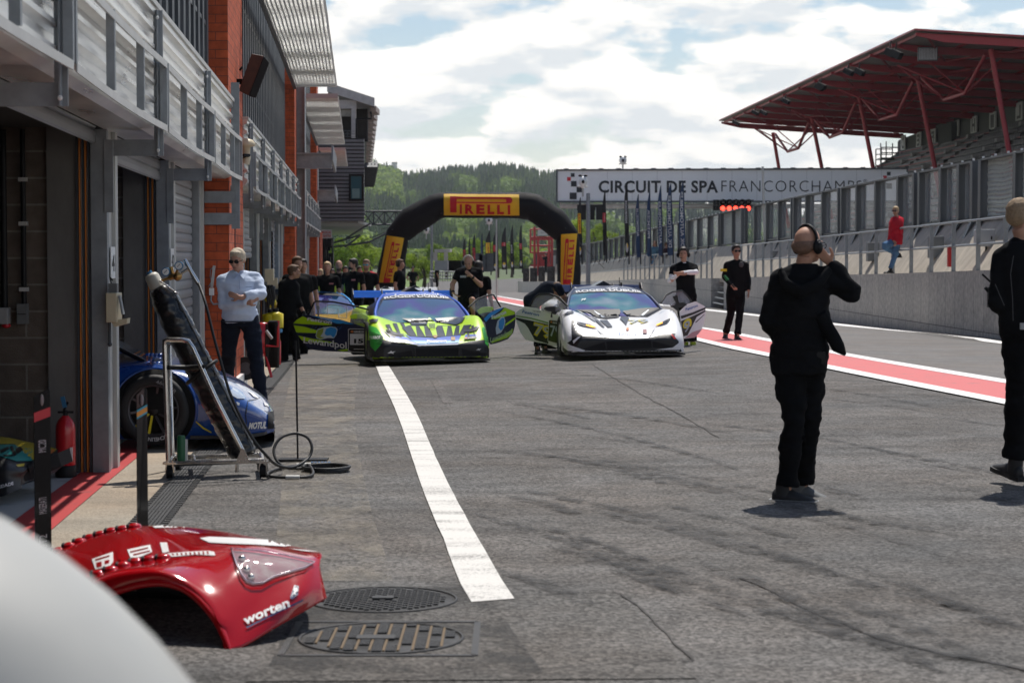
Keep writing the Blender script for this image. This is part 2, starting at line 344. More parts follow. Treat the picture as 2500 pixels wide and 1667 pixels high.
# curved white line on the working lane
strip('lane_marking',[(900,862),(918,895),(927,920),(966,1000),(1002,1106),(1036,1212),(1084,1319),(1121,1425),(1151,1472)],[(924,862),(950,895),(965,920),(1014,1000),(1058,1106),(1108,1212),(1169,1319),(1228,1425),(1256,1464)],WLINE,.006,n=110,cross=4,wob=.006,ext0=30)
# apron by the garages
def bp(y,x0,k=.0761): return x0-k*y
AP=[(-1.45-.0761*y,y,0) for y in (3,8,14,24,40,60)]
def lineA(x0): return [(x0-.0761*y,y,0) for y in arange(2,75,20)]
strip('apron_path',lineA(-1.82),lineA(-1.17),CONC,.004,n=120,cross=4)
strip('garage_floor_marking',lineA(-2.11),lineA(-1.82),REDA,.008,n=120,cross=3)
strip('garage_floor',lineA(-8.0),lineA(-2.11),GREYP,.003,n=120,cross=6)
# tar seams and asphalt repair patches
def seam(pts,w,mat=TAR,lift=.005,n=40):
    g=[gp(*p) for p in pts]; g=resamp(g,n); mb=MB(); rows=[]
    for i,p in enumerate(g):
        t=(g[min(i+1,n)]-g[max(i-1,0)]); nn=Vector((-t.y,t.x,0)).normalized(); ww=w*(.55+.9*abs(noise.noise(Vector((p.x*9,p.y*9,2)))))
        sh=nn*noise.noise(Vector((p.x*3,p.y*3,9)))*w*1.5
        rows.append([Vector(((p+nn*ww*k+sh).x,(p+nn*ww*k+sh).y,G(p.x,p.y)+lift)) for k in (-.5,.5)])
    mb.grid(rows); return mb
seams=MB()
for pts,w in [([(1265,1456),(1400,1448),(1512,1446),(1600,1520),(1690,1612)],.016),([(1690,1612),(1500,1622),(1200,1640),(960,1660)],.02),([(1445,890),(1560,960),(1660,1012),(1755,1068)],.022),([(1810,1410),(2000,1500),(2150,1560),(2320,1600),(2520,1640)],.03),
    ([(1330,905),(1460,905),(1700,918)],.02),([(700,1190),(820,1186),(1000,1188)],.012)]:
    q=seam(pts,w); seams.add(q.v,q.f)
tag(seams.build('ground_seams',[TAR]),kind='structure')
pm=MB()
for pl in [[(1052,928),(1074,928),(1107,985),(1082,985)],]:
    n=len(pl); pm.add([gp(*p,.005) for p in pl],[tuple(range(n))])
tag(pm.build('ground_patch',[ASPH3]),kind='structure')
q=strip('x',[(800,1459),(1265,1456)],[(700,1600),(1690,1612)],ASPH3,.004,n=20,cross=10,build=False)
q2=MB(); rr=[[gp(720+(1265-720)*i/12,1459-3*i/12) ,gp(1265+(1512-1265)*i/12,1456-8*i/12)] for i in range(13)]
rows=[]
for j in range(11):
    t=j/10; y=1448+t*t*200+6; xl=760-t*160; xr=1512+t*190
    rows.append([gp(xl+(xr-xl)*i/14,min(1452+t*205+(1-i/14)*8,1666),.0042) for i in range(15)])
q2.grid(rows); tag(q2.build('ground_patch',[asphalt('patch_asphalt_b',(.072,.070,.067),streak=.1)]),kind='structure')
# drain channel with grating
IRON=M('cast_iron',(.045,.045,.046),.6,.4,var=.3,scale=12); PIT=M('drain_pit',(.012,.012,.012),.9)
DR0,DR1=-1.37,-1.19
def drain():
    f=strip('x',lineA(DR0),lineA(DR1),PIT,.006,n=120,cross=1,build=False); root=thing('drain_channel','long black slotted drain channel along the garage apron','drain',(DR0-.0761*15,15,G(-2.3,15)))
    f.build('channel_bed',[PIT],root)
    mb=MB(); y=3
    def P(x0,y,l): x=x0-.0761*y; return Vector((x,y,G(x,y)+l))
    while y<60:
        y2=y+.5
        for k in range(7):
            x0=DR0+.02+(DR1-DR0-.04)*k/6; mb.bar(P(x0,y+.012,.012),P(x0,y2-.012,.012),.017,.012)
        for yy in (y+.01,y2-.01,y+.25): mb.bar(P(DR0+.01,yy,.012),P(DR1-.01,yy,.012),.02,.011)
        for s in (DR0-.012,DR1+.012):
            for q in range(5): mb.bar(P(s,y+.1*q+.01,.0115),P(s,y+.1*q+.06,.0115),.035,.008)
        y=y2
    mb.build('grating',[IRON],root)
drain()
# manhole covers
def manhole(px,py,label,style):
    c=gp(px,py); root=thing('manhole_cover',label,'manhole cover',c,group='manhole covers beside the red bodywork'); r=.33
    def P(x,y,l=0): return Vector((c.x+x,c.y+y,G(c.x+x,c.y+y)+l))
    fr=MB(); fr.tube([P(r*1.04*math.cos(a),r*1.04*math.sin(a),.006) for a in arange(0,2*math.pi,40)[:-1]],.007,6,closed=True)
    if style: 
        for a,b in [((-.38,-.37),(.40,-.37)),((.40,-.37),(.40,.37)),((.4,.37),(-.38,.37)),((-.38,.37),(-.38,-.37))]: fr.bar(P(*a,.006),P(*b,.006),.028,.006)
    fr.build('frame',[IRON],root)
    cv=MB(); cv.add([P(0,0,.006)]+[P(r*math.cos(a),r*math.sin(a),.006) for a in arange(0,2*math.pi,40)],[(0,i,i+1) for i in range(1,41)])
    # ribs
    if style:
        for i in range(11):
            x=-.29+.058*i; h=math.sqrt(r*r-x*x)-.02
            n=int(h*2/.022)
            for k in range(n):
                y=-h+.022*k+.011
                if (i+k//6)%3!=1: cv.box(c.x+x-.02,c.y+y-.007,c.z+.006,c.x+x+.02,c.y+y+.007,c.z+.014)
            if i<10: cv.box(c.x+x+.024,c.y-h*.95,c.z+.006,c.x+x+.034,c.y+h*.95,c.z+.0125,1)
        cv.box(c.x-.1,c.y-.06,c.z+.008,c.x+.06,c.y+.02,c.z+.017)
    else:
        for i in range(-11,12):
            for j in range(-11,12):
                x=i*.028;y=j*.028
                if x*x+y*y<.3**2 and (abs(x)>.07 or abs(y)>.05) and (i+j)%2==0: cv.box(c.x+x-.011,c.y+y-.011,c.z+.006,c.x+x+.011,c.y+y+.011,c.z+.014)
        cv.box(c.x-.05,c.y-.03,c.z+.006,c.x+.05,c.y+.03,c.z+.02)
    cv.build('cover',[IRON,M('rust_dust',(.16,.115,.07),.9)],root)
manhole(930,1560,'round cast iron manhole cover with ribs in square frame, nearest the camera',1)
manhole(935,1466,'round studded manhole cover without square frame, near the end of the white line',0)

# rubber marks and dust on the working lane
def film(name,c,dens,sc,st):
    mt=M(name,c,.8,var=0); N,L,b=nodes(mt); tc=N.new('ShaderNodeTexCoord'); mp=N.new('ShaderNodeMapping'); mp.inputs['Scale'].default_value=st; L.new(tc.outputs['Object'],mp.inputs[0]); n=N.new('ShaderNodeTexNoise'); n.inputs['Scale'].default_value=sc; n.inputs['Detail'].default_value=8; n.inputs['Roughness'].default_value=.7; L.new(mp.outputs[0],n.inputs['Vector'])
    mr=N.new('ShaderNodeMapRange'); mr.inputs[1].default_value=.42; mr.inputs[2].default_value=.68; mr.inputs[3].default_value=0; mr.inputs[4].default_value=dens; L.new(n.outputs[0],mr.inputs[0]); L.new(mr.outputs[0],b.inputs['Alpha']); return mt
SKID=film('tyre_rubber_mark',(.022,.022,.023),.75,5,(1,1,1)); DUST=film('pale_dust',(.34,.30,.24),.45,3,(1,.6,1)); OIL=film('oil_stain',(.03,.03,.03),.8,2.2,(1,1,1))
def marks():
    rnd=random.Random(21); mb=MB()
    def arc(pts,w,l):
        g=[gp(*p) for p in pts]
        for _ in range(3): g=[g[0]]+[q for a,b in zip(g,g[1:]) for q in (a.lerp(b,.25),a.lerp(b,.75))]+[g[-1]]
        g=resamp(g,50); rows=[]
        for i,p in enumerate(g):
            t=g[min(i+1,50)]-g[max(i-1,0)]; nn=Vector((-t.y,t.x,0)).normalized(); e=min(1,i/8,(50-i)/8); ww=w*max(.05,e)*(.8+.4*noise.noise(Vector((p.x,p.y,w*30))))
            rows.append([Vector((p.x+nn.x*ww*k,p.y+nn.y*ww*k,G(p.x,p.y)+l+.0001*p.y)) for k in (-.5,0,.5)])
        mb.grid(rows)
    for i in range(34):
        x=rnd.uniform(1120,2300); y=900+(i*37%560)+rnd.uniform(-20,20); L_=rnd.uniform(180,620); s=.10+.28*(y-880)/600+rnd.uniform(-.05,.08)
        arc([(x,y),(x+L_*.5,y+L_*.5*s*.8+rnd.uniform(-6,6)),(x+L_,y+L_*s)],rnd.uniform(.07,.19),.0055+.0002*i)
    for q in ([(1330,1285),(1700,1420),(2100,1560),(2560,1650)],[(1420,1240),(1800,1330),(2200,1460),(2600,1520)],[(1180,1100),(1500,1130),(1900,1240),(2500,1330)],[(1700,1370),(1980,1480),(2300,1640)]): arc(q,.2,.0125)
    tag(mb.build('tyre_marks',[SKID]),kind='structure')
    mb=MB(); q=strip('x',[(720,885),(690,1000),(690,1200),(660,1420)],[(880,885),(860,1000),(890,1200),(960,1420)],DUST,.0045,n=30,cross=4,build=False); tag(q.build('dust_patch',[DUST]),kind='structure')
    q=strip('x',[(700,1440),(700,1540),(650,1640)],[(1180,1430),(1250,1540),(1330,1650)],OIL,.0048,n=20,cross=6,build=False); tag(q.build('oil_patch',[OIL]),kind='structure')
marks()
# ---------------- pit building (wall lines run along px = 880) ----------------
KB=.0761
def BX(x0,y): return x0-KB*y
def BP(x0,y,z): return Vector((x0-KB*y,y,z))      # z measured from the world zero
ALU=M('ribbed_aluminium',(.74,.73,.70),.33,.7,var=.22,scale=2.5,stretch=(1,.35,3))
STEEL=M('galvanised_steel',(.27,.29,.305),.5,.3,var=.18,scale=7)
STEELD=M('grey_steel',(.075,.082,.09),.5,.3,var=.2,scale=6)
STEELL=M('pale_steel',(.50,.50,.48),.5,.3,var=.15,scale=3,stretch=(1,1,.3))
BRICK=brickmat('orange_brick',(.58,.11,.038),(.45,.082,.028),(.22,.06,.035),.29,.105,.006)
BLOCK=brickmat('grey_blockwork',(.125,.10,.08),(.105,.085,.068),(.20,.18,.155),.42,.2,.009)
CONW=M('pale_concrete',(.30,.285,.26),.85,var=.25,scale=1.6,bump=.3,bscale=25,stretch=(1,1,.35))
CONC2=M('wall_concrete',(.15,.145,.135),.9,var=.35,scale=1.5,bump=.3,bscale=25,stretch=(1,1,.5))
BLACK=M('black_plastic',(.012,.012,.013),.5,var=.1,spec=.25); RUB=M('rubber',(.013,.013,.013),.75,var=.15,bump=.2)
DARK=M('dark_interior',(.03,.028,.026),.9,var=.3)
ORG=M('orange_seal',(.65,.20,.03),.5,var=.1); WIN=M('window_glass',(.30,.34,.38),.06,.9,var=0); WHITE=M('white_paint',(.78,.78,.76),.45,var=.05)
CREAM=M('cream_plastic',(.60,.52,.36),.45,var=.08); WIN2=M('white_blind',(.75,.76,.77),.4,var=.04)
XJ=-1.89; XB=-1.58; XF=-1.52; XG=-1.93
ZS=2.56; ZP=3.46      # soffit and parapet heights
B=thing('pit_building','long brick pit garage building with ribbed aluminium balcony and open garage doors','building',(BX(XJ,15),15,0))
JY=[5.3,10.1,14.9,19.7]; BAYS=[(-1.5,24.0),(26.9,48.3),(51.2,72.6)]
def pillars():
    for y0,y1 in [(24.0,26.9),(48.3,51.2),(72.6,75.4)]:
        mb=MB(); mb.hexa([BP(XB-4.0,y0,-1.5),BP(XB,y0,-1.5),BP(XB,y1,-1.5),BP(XB-4.0,y1,-1.5),BP(XB-4.0,y0,12),BP(XB,y0,12),BP(XB,y1,12),BP(XB-4.0,y1,12)])
        p=mb.build('brick_pillar',[BRICK],B)
        g=MB(); 
        for yy in (y0+1.05,):
            g.hexa([BP(XB-.02,yy,-1),BP(XB+.004,yy,-1),BP(XB+.004,yy+.18,-1),BP(XB-.02,yy+.18,-1),BP(XB-.02,yy,2.3),BP(XB+.004,yy,2.3),BP(XB+.004,yy+.18,2.3),BP(XB-.02,yy+.18,2.3)])
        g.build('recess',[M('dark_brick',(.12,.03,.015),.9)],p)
        k=MB(); k.hexa([BP(XB,y0-.02,-1.5),BP(XB+.05,y0-.02,-1.5),BP(XB+.05,y1,-1.5),BP(XB,y1,-1.5),BP(XB,y0-.02,G(-3.5,y0)+.22),BP(XB+.05,y0-.02,G(-3.5,y0)+.22),BP(XB+.05,y1,G(-3.5,y0)+.2),BP(XB,y1,G(-3.5,y0)+.2)]); k.build('plinth',[WHITE],p)
pillars()
def jamb(y):
    g=G(BX(XJ,y),y)-.02; root=MB(); w=.20
    # grey front post, side posts behind coloured paler for their sunlit face
    root.hexa([BP(XJ-.125,y,g),BP(XJ+.0,y,g),BP(XJ+.0,y+.10,g),BP(XJ-.125,y+.10,g),BP(XJ-.125,y,ZS),BP(XJ,y,ZS),BP(XJ,y+.10,ZS),BP(XJ-.125,y+.10,ZS)])
    root.hexa([BP(XJ-.05,y+.10,g),BP(XJ-.012,y+.10,g),BP(XJ-.012,y+.36,g),BP(XJ-.05,y+.36,g),BP(XJ-.05,y+.1,ZS),BP(XJ-.012,y+.1,ZS),BP(XJ-.012,y+.36,ZS),BP(XJ-.05,y+.36,ZS)],1)
    root.hexa([BP(XJ-.03,y+.36,g),BP(XJ+.02,y+.36,g),BP(XJ+.02,y+.5,g),BP(XJ-.03,y+.5,g),BP(XJ-.03,y+.36,ZS),BP(XJ+.02,y+.36,ZS),BP(XJ+.02,y+.5,ZS),BP(XJ-.03,y+.5,ZS)],1)
    o=root.build('door_jamb',[STEEL,STEELL],B,bevel=.004)
    s=MB()
    for k,(dx,m) in enumerate([(-.14,0),(-.165,1),(-.185,0),(-.21,1),(-.23,0)]):
        s.hexa([BP(XJ+dx-(.008 if m==0 else .005),y+.02+.004*k,g),BP(XJ+dx+(.008 if m==0 else .005),y+.02+.004*k,g),BP(XJ+dx+(.008 if m==0 else .005),y+.12,g),BP(XJ+dx-(.008 if m==0 else .005),y+.12,g),BP(XJ+dx-(.008 if m==0 else .005),y+.02+.004*k,ZS),BP(XJ+dx+(.008 if m==0 else .005),y+.02+.004*k,ZS),BP(XJ+dx+(.008 if m==0 else .005),y+.12,ZS),BP(XJ+dx-(.008 if m==0 else .005),y+.12,ZS)],m)
    s.build('door_seal',[STEELD,ORG],o)
    # block wall between the boxes
    q=MB(); q.hexa([BP(XJ-.46,y+.06,g),BP(XJ-.235,y+.06,g),BP(XJ-.235,y+.3,g),BP(XJ-.46,y+.3,g),BP(XJ-.46,y+.06,ZS+.3),BP(XJ-.235,y+.06,ZS+.3),BP(XJ-.235,y+.3,ZS+.3),BP(XJ-.46,y+.3,ZS+.3)])
    q.build('concrete_pier',[CONC2],B)
    q=MB(); q.hexa([BP(XJ-9,y+.1,g),BP(XJ-.46,y+.1,g),BP(XJ-.46,y+.3,g),BP(XJ-9,y+.3,g),BP(XJ-9,y+.1,ZS+.6),BP(XJ-.46,y+.1,ZS+.6),BP(XJ-.46,y+.3,ZS+.6),BP(XJ-9,y+.3,ZS+.6)])
    q.build('block_wall',[BLOCK],B)
JYALL=[]
for a,b in BAYS:
    ys=[4.6,9.5,14.9,19.7,23.4] if a<0 else [a+4.75*k for k in range(1,5)]+[b-.6]
    if a>0: ys=[a+.15]+ys
    for y in ys: jamb(y); JYALL.append(y)
# roof slab of garages / rear mass
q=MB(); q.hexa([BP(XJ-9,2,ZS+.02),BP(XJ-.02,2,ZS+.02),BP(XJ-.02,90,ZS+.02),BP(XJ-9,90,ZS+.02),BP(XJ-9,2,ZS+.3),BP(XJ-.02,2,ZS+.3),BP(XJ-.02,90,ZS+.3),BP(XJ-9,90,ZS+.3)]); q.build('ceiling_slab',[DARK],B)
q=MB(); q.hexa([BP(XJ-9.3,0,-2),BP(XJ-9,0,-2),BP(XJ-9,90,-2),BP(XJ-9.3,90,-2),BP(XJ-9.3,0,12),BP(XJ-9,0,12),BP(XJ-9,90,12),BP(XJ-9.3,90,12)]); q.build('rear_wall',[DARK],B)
# balcony fascia: a ribbed aluminium profile extruded along each bay
def fascia(y0,y1):
    prof=[(XJ-.02,ZS),(XF-.10,ZS-.01),(XF-.03,ZS+.02),(XF,ZS+.07)]
    z=ZS+.07
    while z<ZP-.11:
        prof+=[(XF,z+.03),(XF-.045,z+.055),(XF-.045,z+.105),(XF,z+.13)]; z+=.13
    prof+=[(XF,ZP),(XF-.12,ZP),(XF-.12,ZP-.05)]
    mb=MB(); ys=arange(y0,y1,max(1,int((y1-y0)/2.4)))
    mb.grid([[BP(x,y,z) for x,z in prof] for y in ys],0,False)
    mb.add([BP(x,y0,z) for x,z in prof],[tuple(range(len(prof)))]); mb.add([BP(x,y1,z) for x,z in prof],[tuple(range(len(prof)))])
    o=mb.build('balcony_fascia',[ALU],B)
    d=MB(); d.hexa([BP(XF-.13,y0,ZP),BP(XF+.02,y0,ZP),BP(XF+.02,y1,ZP),BP(XF-.13,y1,ZP),BP(XF-.13,y0,ZP+.04),BP(XF+.02,y0,ZP+.04),BP(XF+.02,y1,ZP+.04),BP(XF-.13,y1,ZP+.04)]); d.build('coping',[STEELL],o)
for a,b in BAYS: fascia(a,b)
# brackets and railing frame
def bracket(y):
    mb=MB(); x0=XF+.02
    mb.bar(BP(x0,y,ZS-.20),BP(x0,y,ZP-.02),.012,.09,up=(0,1,0)); mb.bar(BP(x0+.0,y+.002,ZS-.2),BP(x0,y+.002,ZP-.02),.07,.012,up=(0,1,0))
    mb.bar(BP(XJ+.0,y,ZS-.14),BP(x0,y,ZS-.14),.012,.12); mb.bar(BP(XJ,y+.03,ZS-.085),BP(x0,y+.03,ZS-.085),.07,.012)
    mb.bar(BP(XJ+.015,y-.005,ZS-.62),BP(XJ+.015,y-.005,ZS-.08),.07,.014,up=(0,1,0)); mb.bar(BP(XJ+.01,y+.03,ZS-.6),BP(XJ+.01,y+.03,ZS-.08),.012,.07,up=(0,1,0))
    for z in (ZP-.08,ZS-.16): mb.ell(BP(x0,y-.045,z),(.014,.01,.014),1,nu=8,nv=4)
    return mb.build('bracket',[STEEL,WHITE],B,bevel=.002)
def railing(y0,y1,n):
    mb=MB(); xr=XF+.065; zt=3.05; zb=2.58
    N=14
    for z in (zt,zb): 
        pts=[BP(xr,y0+(y1-y0)*i/N,z-.02*math.sin(math.pi*i/N)) for i in range(N+1)]
        for a,b in zip(pts,pts[1:]): mb.bar(a,b,.05,.012); mb.bar(a+Vector((.022,0,-.02)),b+Vector((.022,0,-.02)),.008,.045)
    for i in range(n+1):
        y=y0+(y1-y0)*i/n
        mb.bar(BP(xr,y,zb),BP(xr,y,zt),.05,.035,up=(0,1,0),m=1)
    mb.build('balcony_rail',[STEELL,STEEL],B)
by=[5.3,10.05,14.9,19.7,24.3]
for y in by: bracket(y)
for a,b in zip(by,by[1:]): railing(a+.08,b-.04,3)
for a,b in BAYS[1:]:
    ys=[a+.5+(b-a-.6)*i/6 for i in range(7)]
    for y in ys: bracket(y)
    for p,q_ in zip(ys,ys[1:]): railing(p+.06,q_-.03,2)
# sheet mesh for letters is not shown; upper storey glazing with mullions and blinds
def glazing(y0,y1,zt):
    mb=MB(); xg=XF-.35; mb.hexa([BP(xg-.3,y0,ZP-.2),BP(xg,y0,ZP-.2),BP(xg,y1,ZP-.2),BP(xg-.3,y1,ZP-.2),BP(xg-.3,y0,zt),BP(xg,y0,zt),BP(xg,y1,zt),BP(xg-.3,y1,zt)])
    o=mb.build('window',[WIN],B)
    m2=MB(); y=y0+.35; k=0
    while y<y1:
        m2.bar(BP(xg+.05,y,ZP-.1),BP(xg+.05,y,zt),.05,.12,up=(0,1,0)); y+=.62; k+=1
    for z in (ZP+.9,ZP+2.0): m2.bar(BP(xg+.03,y0,z),BP(xg+.03,y1,z),.06,.05)
    m2.build('mullion',[STEELD],o)
    m3=MB(); rnd=random.Random(int(y0*7)+3); y=y0+.38
    while y<y1-.6:
        if rnd.random()<.45:
            z0=ZP+.1; z1=ZP+rnd.choice([.7,1.1,1.8]); m3.hexa([BP(xg+.004,y,z0),BP(xg+.012,y,z0),BP(xg+.012,y+.5,z0),BP(xg+.004,y+.5,z0),BP(xg+.004,y,z1),BP(xg+.012,y,z1),BP(xg+.012,y+.5,z1),BP(xg+.004,y+.5,z1)])
        y+=.62
    m3.build('blind',[WIN2],o)
for (a,b),z in zip(BAYS,(12,12,12)): glazing(a,b,z)
# perforated sun awnings
def awning(y0,y1,z,out=1.02,name='sun_awning',beam=True):
    mb=MB(); y=y0; i=0
    xa=XB+.02; xb=XB+out
    while y<y1:
        zz=z+.012*math.sin(y*1.7)
        mb.bar(BP(xa,y,zz),BP(xb,y,zz),.055,.010,up=(0,-.5,1)); y+=.125; i+=1
    for k in range(15):
        x=xa+(xb-xa)*k/14; pts=[BP(x,yy,z+.028+.012*math.sin(yy*1.7)) for yy in arange(y0,y1,int((y1-y0)*2))]
        for p,q_ in zip(pts,pts[1:]): mb.bar(p,q_,.030,.010)
    o=mb.build(name,[M('perforated_metal',(.72,.72,.69),.45,.3,var=.2,scale=3)],B)
    if beam:
        b2=MB(); b2.hexa([BP(xa,y0-.12,z-.02),BP(xb,y0-.12,z-.02),BP(xb,y0,z-.02),BP(xa,y0,z-.02),BP(xa,y0-.12,z+.09),BP(xb,y0-.12,z+.09),BP(xb,y0,z+.09),BP(xa,y0,z+.09)]); b2.build('edge_beam',[M('pinkish_steel',(.42,.38,.38),.5,var=.08)],o)
        b3=MB(); b3.bar(BP(xa,y0,z+.0),BP(xa,y1,z+.0),.08,.12); b3.build('wall_beam',[STEELD],o)
for y0,y1,z in [(27.2,48.2,5.72),(51.4,72.4,5.72),(76.4,90.0,5.72)]: awning(y0,y1,z)
# second range of brick between pillars above the windows, seen at the left edge of the first bay
q=MB(); q.hexa([BP(XB-.9,20.6,ZP-.2),BP(XB-.34,20.6,ZP-.2),BP(XB-.34,23.98,ZP-.2),BP(XB-.9,23.98,ZP-.2),BP(XB-.9,20.6,12),BP(XB-.34,20.6,12),BP(XB-.34,23.98,12),BP(XB-.9,23.98,12)]); q.build('brick_return',[BRICK],B)
# door lintel roller housings and the closed shutter of the third box
def shutter(y0,y1,z0,x=XJ-.10):
    mb=MB(); prof=[]; z=z0
    while z<ZS+.01: prof+=[(x,z),(x+.018,z+.012),(x+.022,z+.05),(x+.016,z+.092),(x,z+.10)]; z+=.104
    mb.grid([[BP(a,y,b_) for a,b_ in prof] for y in (y0,y1)],0,False)
    return mb.build('roller_door',[M('shutter_grey',(.33,.34,.35),.42,.5,var=.12,scale=2)],B)
shutter(20.2,23.35,-.1); shutter(15.4,19.7,2.36); shutter(5.2,9.5,2.43); shutter(10.1,14.9,2.45)
for k,(y,z0) in enumerate([(27.4,2.2),(32.1,1.6),(36.9,2.1),(41.6,2.2),(44.9,-.4)]): shutter(y+.1,y+4.0,z0)
for y in (56,61,66): shutter(y-3.4,y+.6,-1)
# grey cross bars between the bracket and the brick (seen under the fascia)
mb=MB()
for z in (2.33,2.07): mb.bar(BP(XJ+.02,23.94,z),BP(XB+.09,23.94,z),.02,.14)
mb.bar(BP(XB+.085,23.97,1.95),BP(XB+.085,23.97,3.7),.10,.02,up=(0,1,0)); mb.build('bracket',[STEEL],B)
# rear steel columns with cantilever arms in front of the building
def light_column(px,y,yt,armL,armR,ya,ytop,label):
    c=V(px,630,y); g=G(c.x,y)
    root=thing('steel_column',label,'column',(c.x,y,g)); mb=MB(); zt=V(px,ytop,y).z
    mb.box(c.x-.13,y-.008,g,c.x+.13,y+.008,zt); mb.box(c.x-.145,y-.14,g,c.x-.125,y+.14,zt); mb.box(c.x+.125,y-.14,g,c.x+.145,y+.14,zt)
    mb.build('column',[STEEL],root)
    a=V(armL,ya,y-.2); b_=V(armR,ya,y-.2); mb=MB(); mb.bar(a,b_,.03,.34); mb.bar(a+Vector((0,0,.18)),b_+Vector((0,0,.18)),.24,.03); mb.bar(a-Vector((0,0,.18)),b_-Vector((0,0,.18)),.24,.03)
    mb.bar(b_+Vector((.01,0,.2)),b_+Vector((.03,.7,-.08)),.05,.4); mb.build('arm',[STEEL],root)
light_column(733,49.8,0,717,810,393,210,'grey steel column with a short roof arm beside the middle brick pillar')
light_column(768,73.6,0,762,817,477,370,'grey steel column with small arm, in front of the dark control tower')
# ---------------- pit wall, rails, debris fence, stand, gantry ----------------
KW=51110.0; VW=1212
def WPX(d): return VW+KW/d if d<102 else 974+75400/d
def WX(d): return V(WPX(d),630,d).x
def lin(x,pts):
    for (a,b),(c,d) in zip(pts,pts[1:]):
        if x<=c or (c,d)==pts[-1]: return b+(d-b)*(x-a)/(c-a)
def zt_low(d): return 1.6+lin(d,[(30,-.14),(41.4,-.24),(52.8,-.41),(99,-1.0),(131,-1.4),(167,-2.0),(236,-2.8),(300,-3.3)])
def zrail(d): return 1.6+lin(d,[(30,.93),(39.7,.87),(97,.46),(131,.1),(167,-.6),(236,-1.4),(300,-2)])
def zmid(d): return (zt_low(d)+zrail(d))/2+.02
def zgl(d): return 1.6+lin(d,[(30,1.12),(50.5,1.02),(99,.80),(131,.50),(167,-.1),(236,-.8),(300,-1.2)])
def zft(d): return 1.6+lin(d,[(30,2.42),(99,2.42),(131,2.0),(167,1.38),(236,.7),(300,.3)])
WC=brickmat('pit_wall_concrete',(.50,.475,.43),(.44,.42,.385),(.16,.155,.15),.9,4.0,.012,off=0,bump=.4)
WS=M('sloped_concrete',(.40,.355,.29),.85,var=.25,scale=2.5,bump=.3,bscale=20,stretch=(1,1,.4))
PW=thing('pit_wall','long low concrete pit wall with a sloped concrete bank behind','wall',(WX(60),60,G(WX(60),60)))
DS=[26,30,34,38,41,44,48,52,56,60,66,72,78,85,92]
def wallseg(ds,name='low_wall'):
    mb=MB(); rows=[]
    for d in ds:
        x=WX(d); z=zt_low(d); g=min(G(x,d)-.4,z-1.2); rows.append([Vector((x,d,g)),Vector((x,d,z)),Vector((x+.9,d,z+.0)),Vector((x+.9,d,g))])
    mb.grid(rows,0,False); mb.add(rows[0],[(0,1,2,3)]); mb.add(rows[-1],[(0,1,2,3)]); return mb.build(name,[WC],PW)
wallseg(DS); wallseg([97.5,104,112,120,131,150,180,220,260])
def bank():
    mb=MB(); rows=[]
    for d in [26,34,41,50,60,75,90,110,131,180,260]:
        x=WX(d)+.92; rows.append([Vector((x-.36,d,zt_low(d)-.2)),Vector((x-.35,d,zt_low(d)-.01)),Vector((x+.62,d,zgl(d)-.12)),Vector((x+.95,d,zgl(d)-.12)),Vector((x+.95,d,-4))])
    mb.grid(rows,0,False); mb.build('sloped_bank',[WS],PW)
bank()
# steps in the gap of the wall
st=thing('wall_steps','grey steel steps up through the gap in the pit wall','steps',(WX(94.5),94.5,G(WX(94.5),94.5)))
mb=MB()
for k in range(6):
    d=92.4+.8*k*1.0; 
for k in range(6):
    z=G(WX(95),95)+.25*(k+1); mb.box(WX(95)+.12*k,92.3,z-.03,WX(95)+.12*k+.3,97.2,z)
mb.box(WX(95)+.05,92.2,G(WX(95),95),WX(95)+.9,92.28,zt_low(95)); mb.build('tread',[STEEL],st)
# railing on the low wall
rl=thing('pit_wall_railing','grey galvanised railing with two rails on top of the pit wall','railing',(WX(50),50,zt_low(50)))
mb=MB(); ds=arange(28,90,60)
for zf in (zrail,zmid):
    mb.tube([Vector((WX(d)+.12,d,zf(d))) for d in ds],.03,6)
    mb.tube([Vector((WX(d)+.12,d,zf(d))) for d in arange(98.5,260,40)],.03,6,)
mb.build('rail',[STEEL],rl)
mb=MB(); d=29.8
while d<140:
    if not 90<d<98: q=MB(); q.bar((WX(d)+.12,d,zt_low(d)),(WX(d)+.12,d,zrail(d)),.09,.06,up=(0,1,0)); q.build('post',[STEEL],rl)
    d+=2.36
mb=MB(); d=31.1
while d<140:
    if not 90<d<98: pass
    d+=2.36
# a red painted length on the post beside the white cabinet
d=47.42-.1
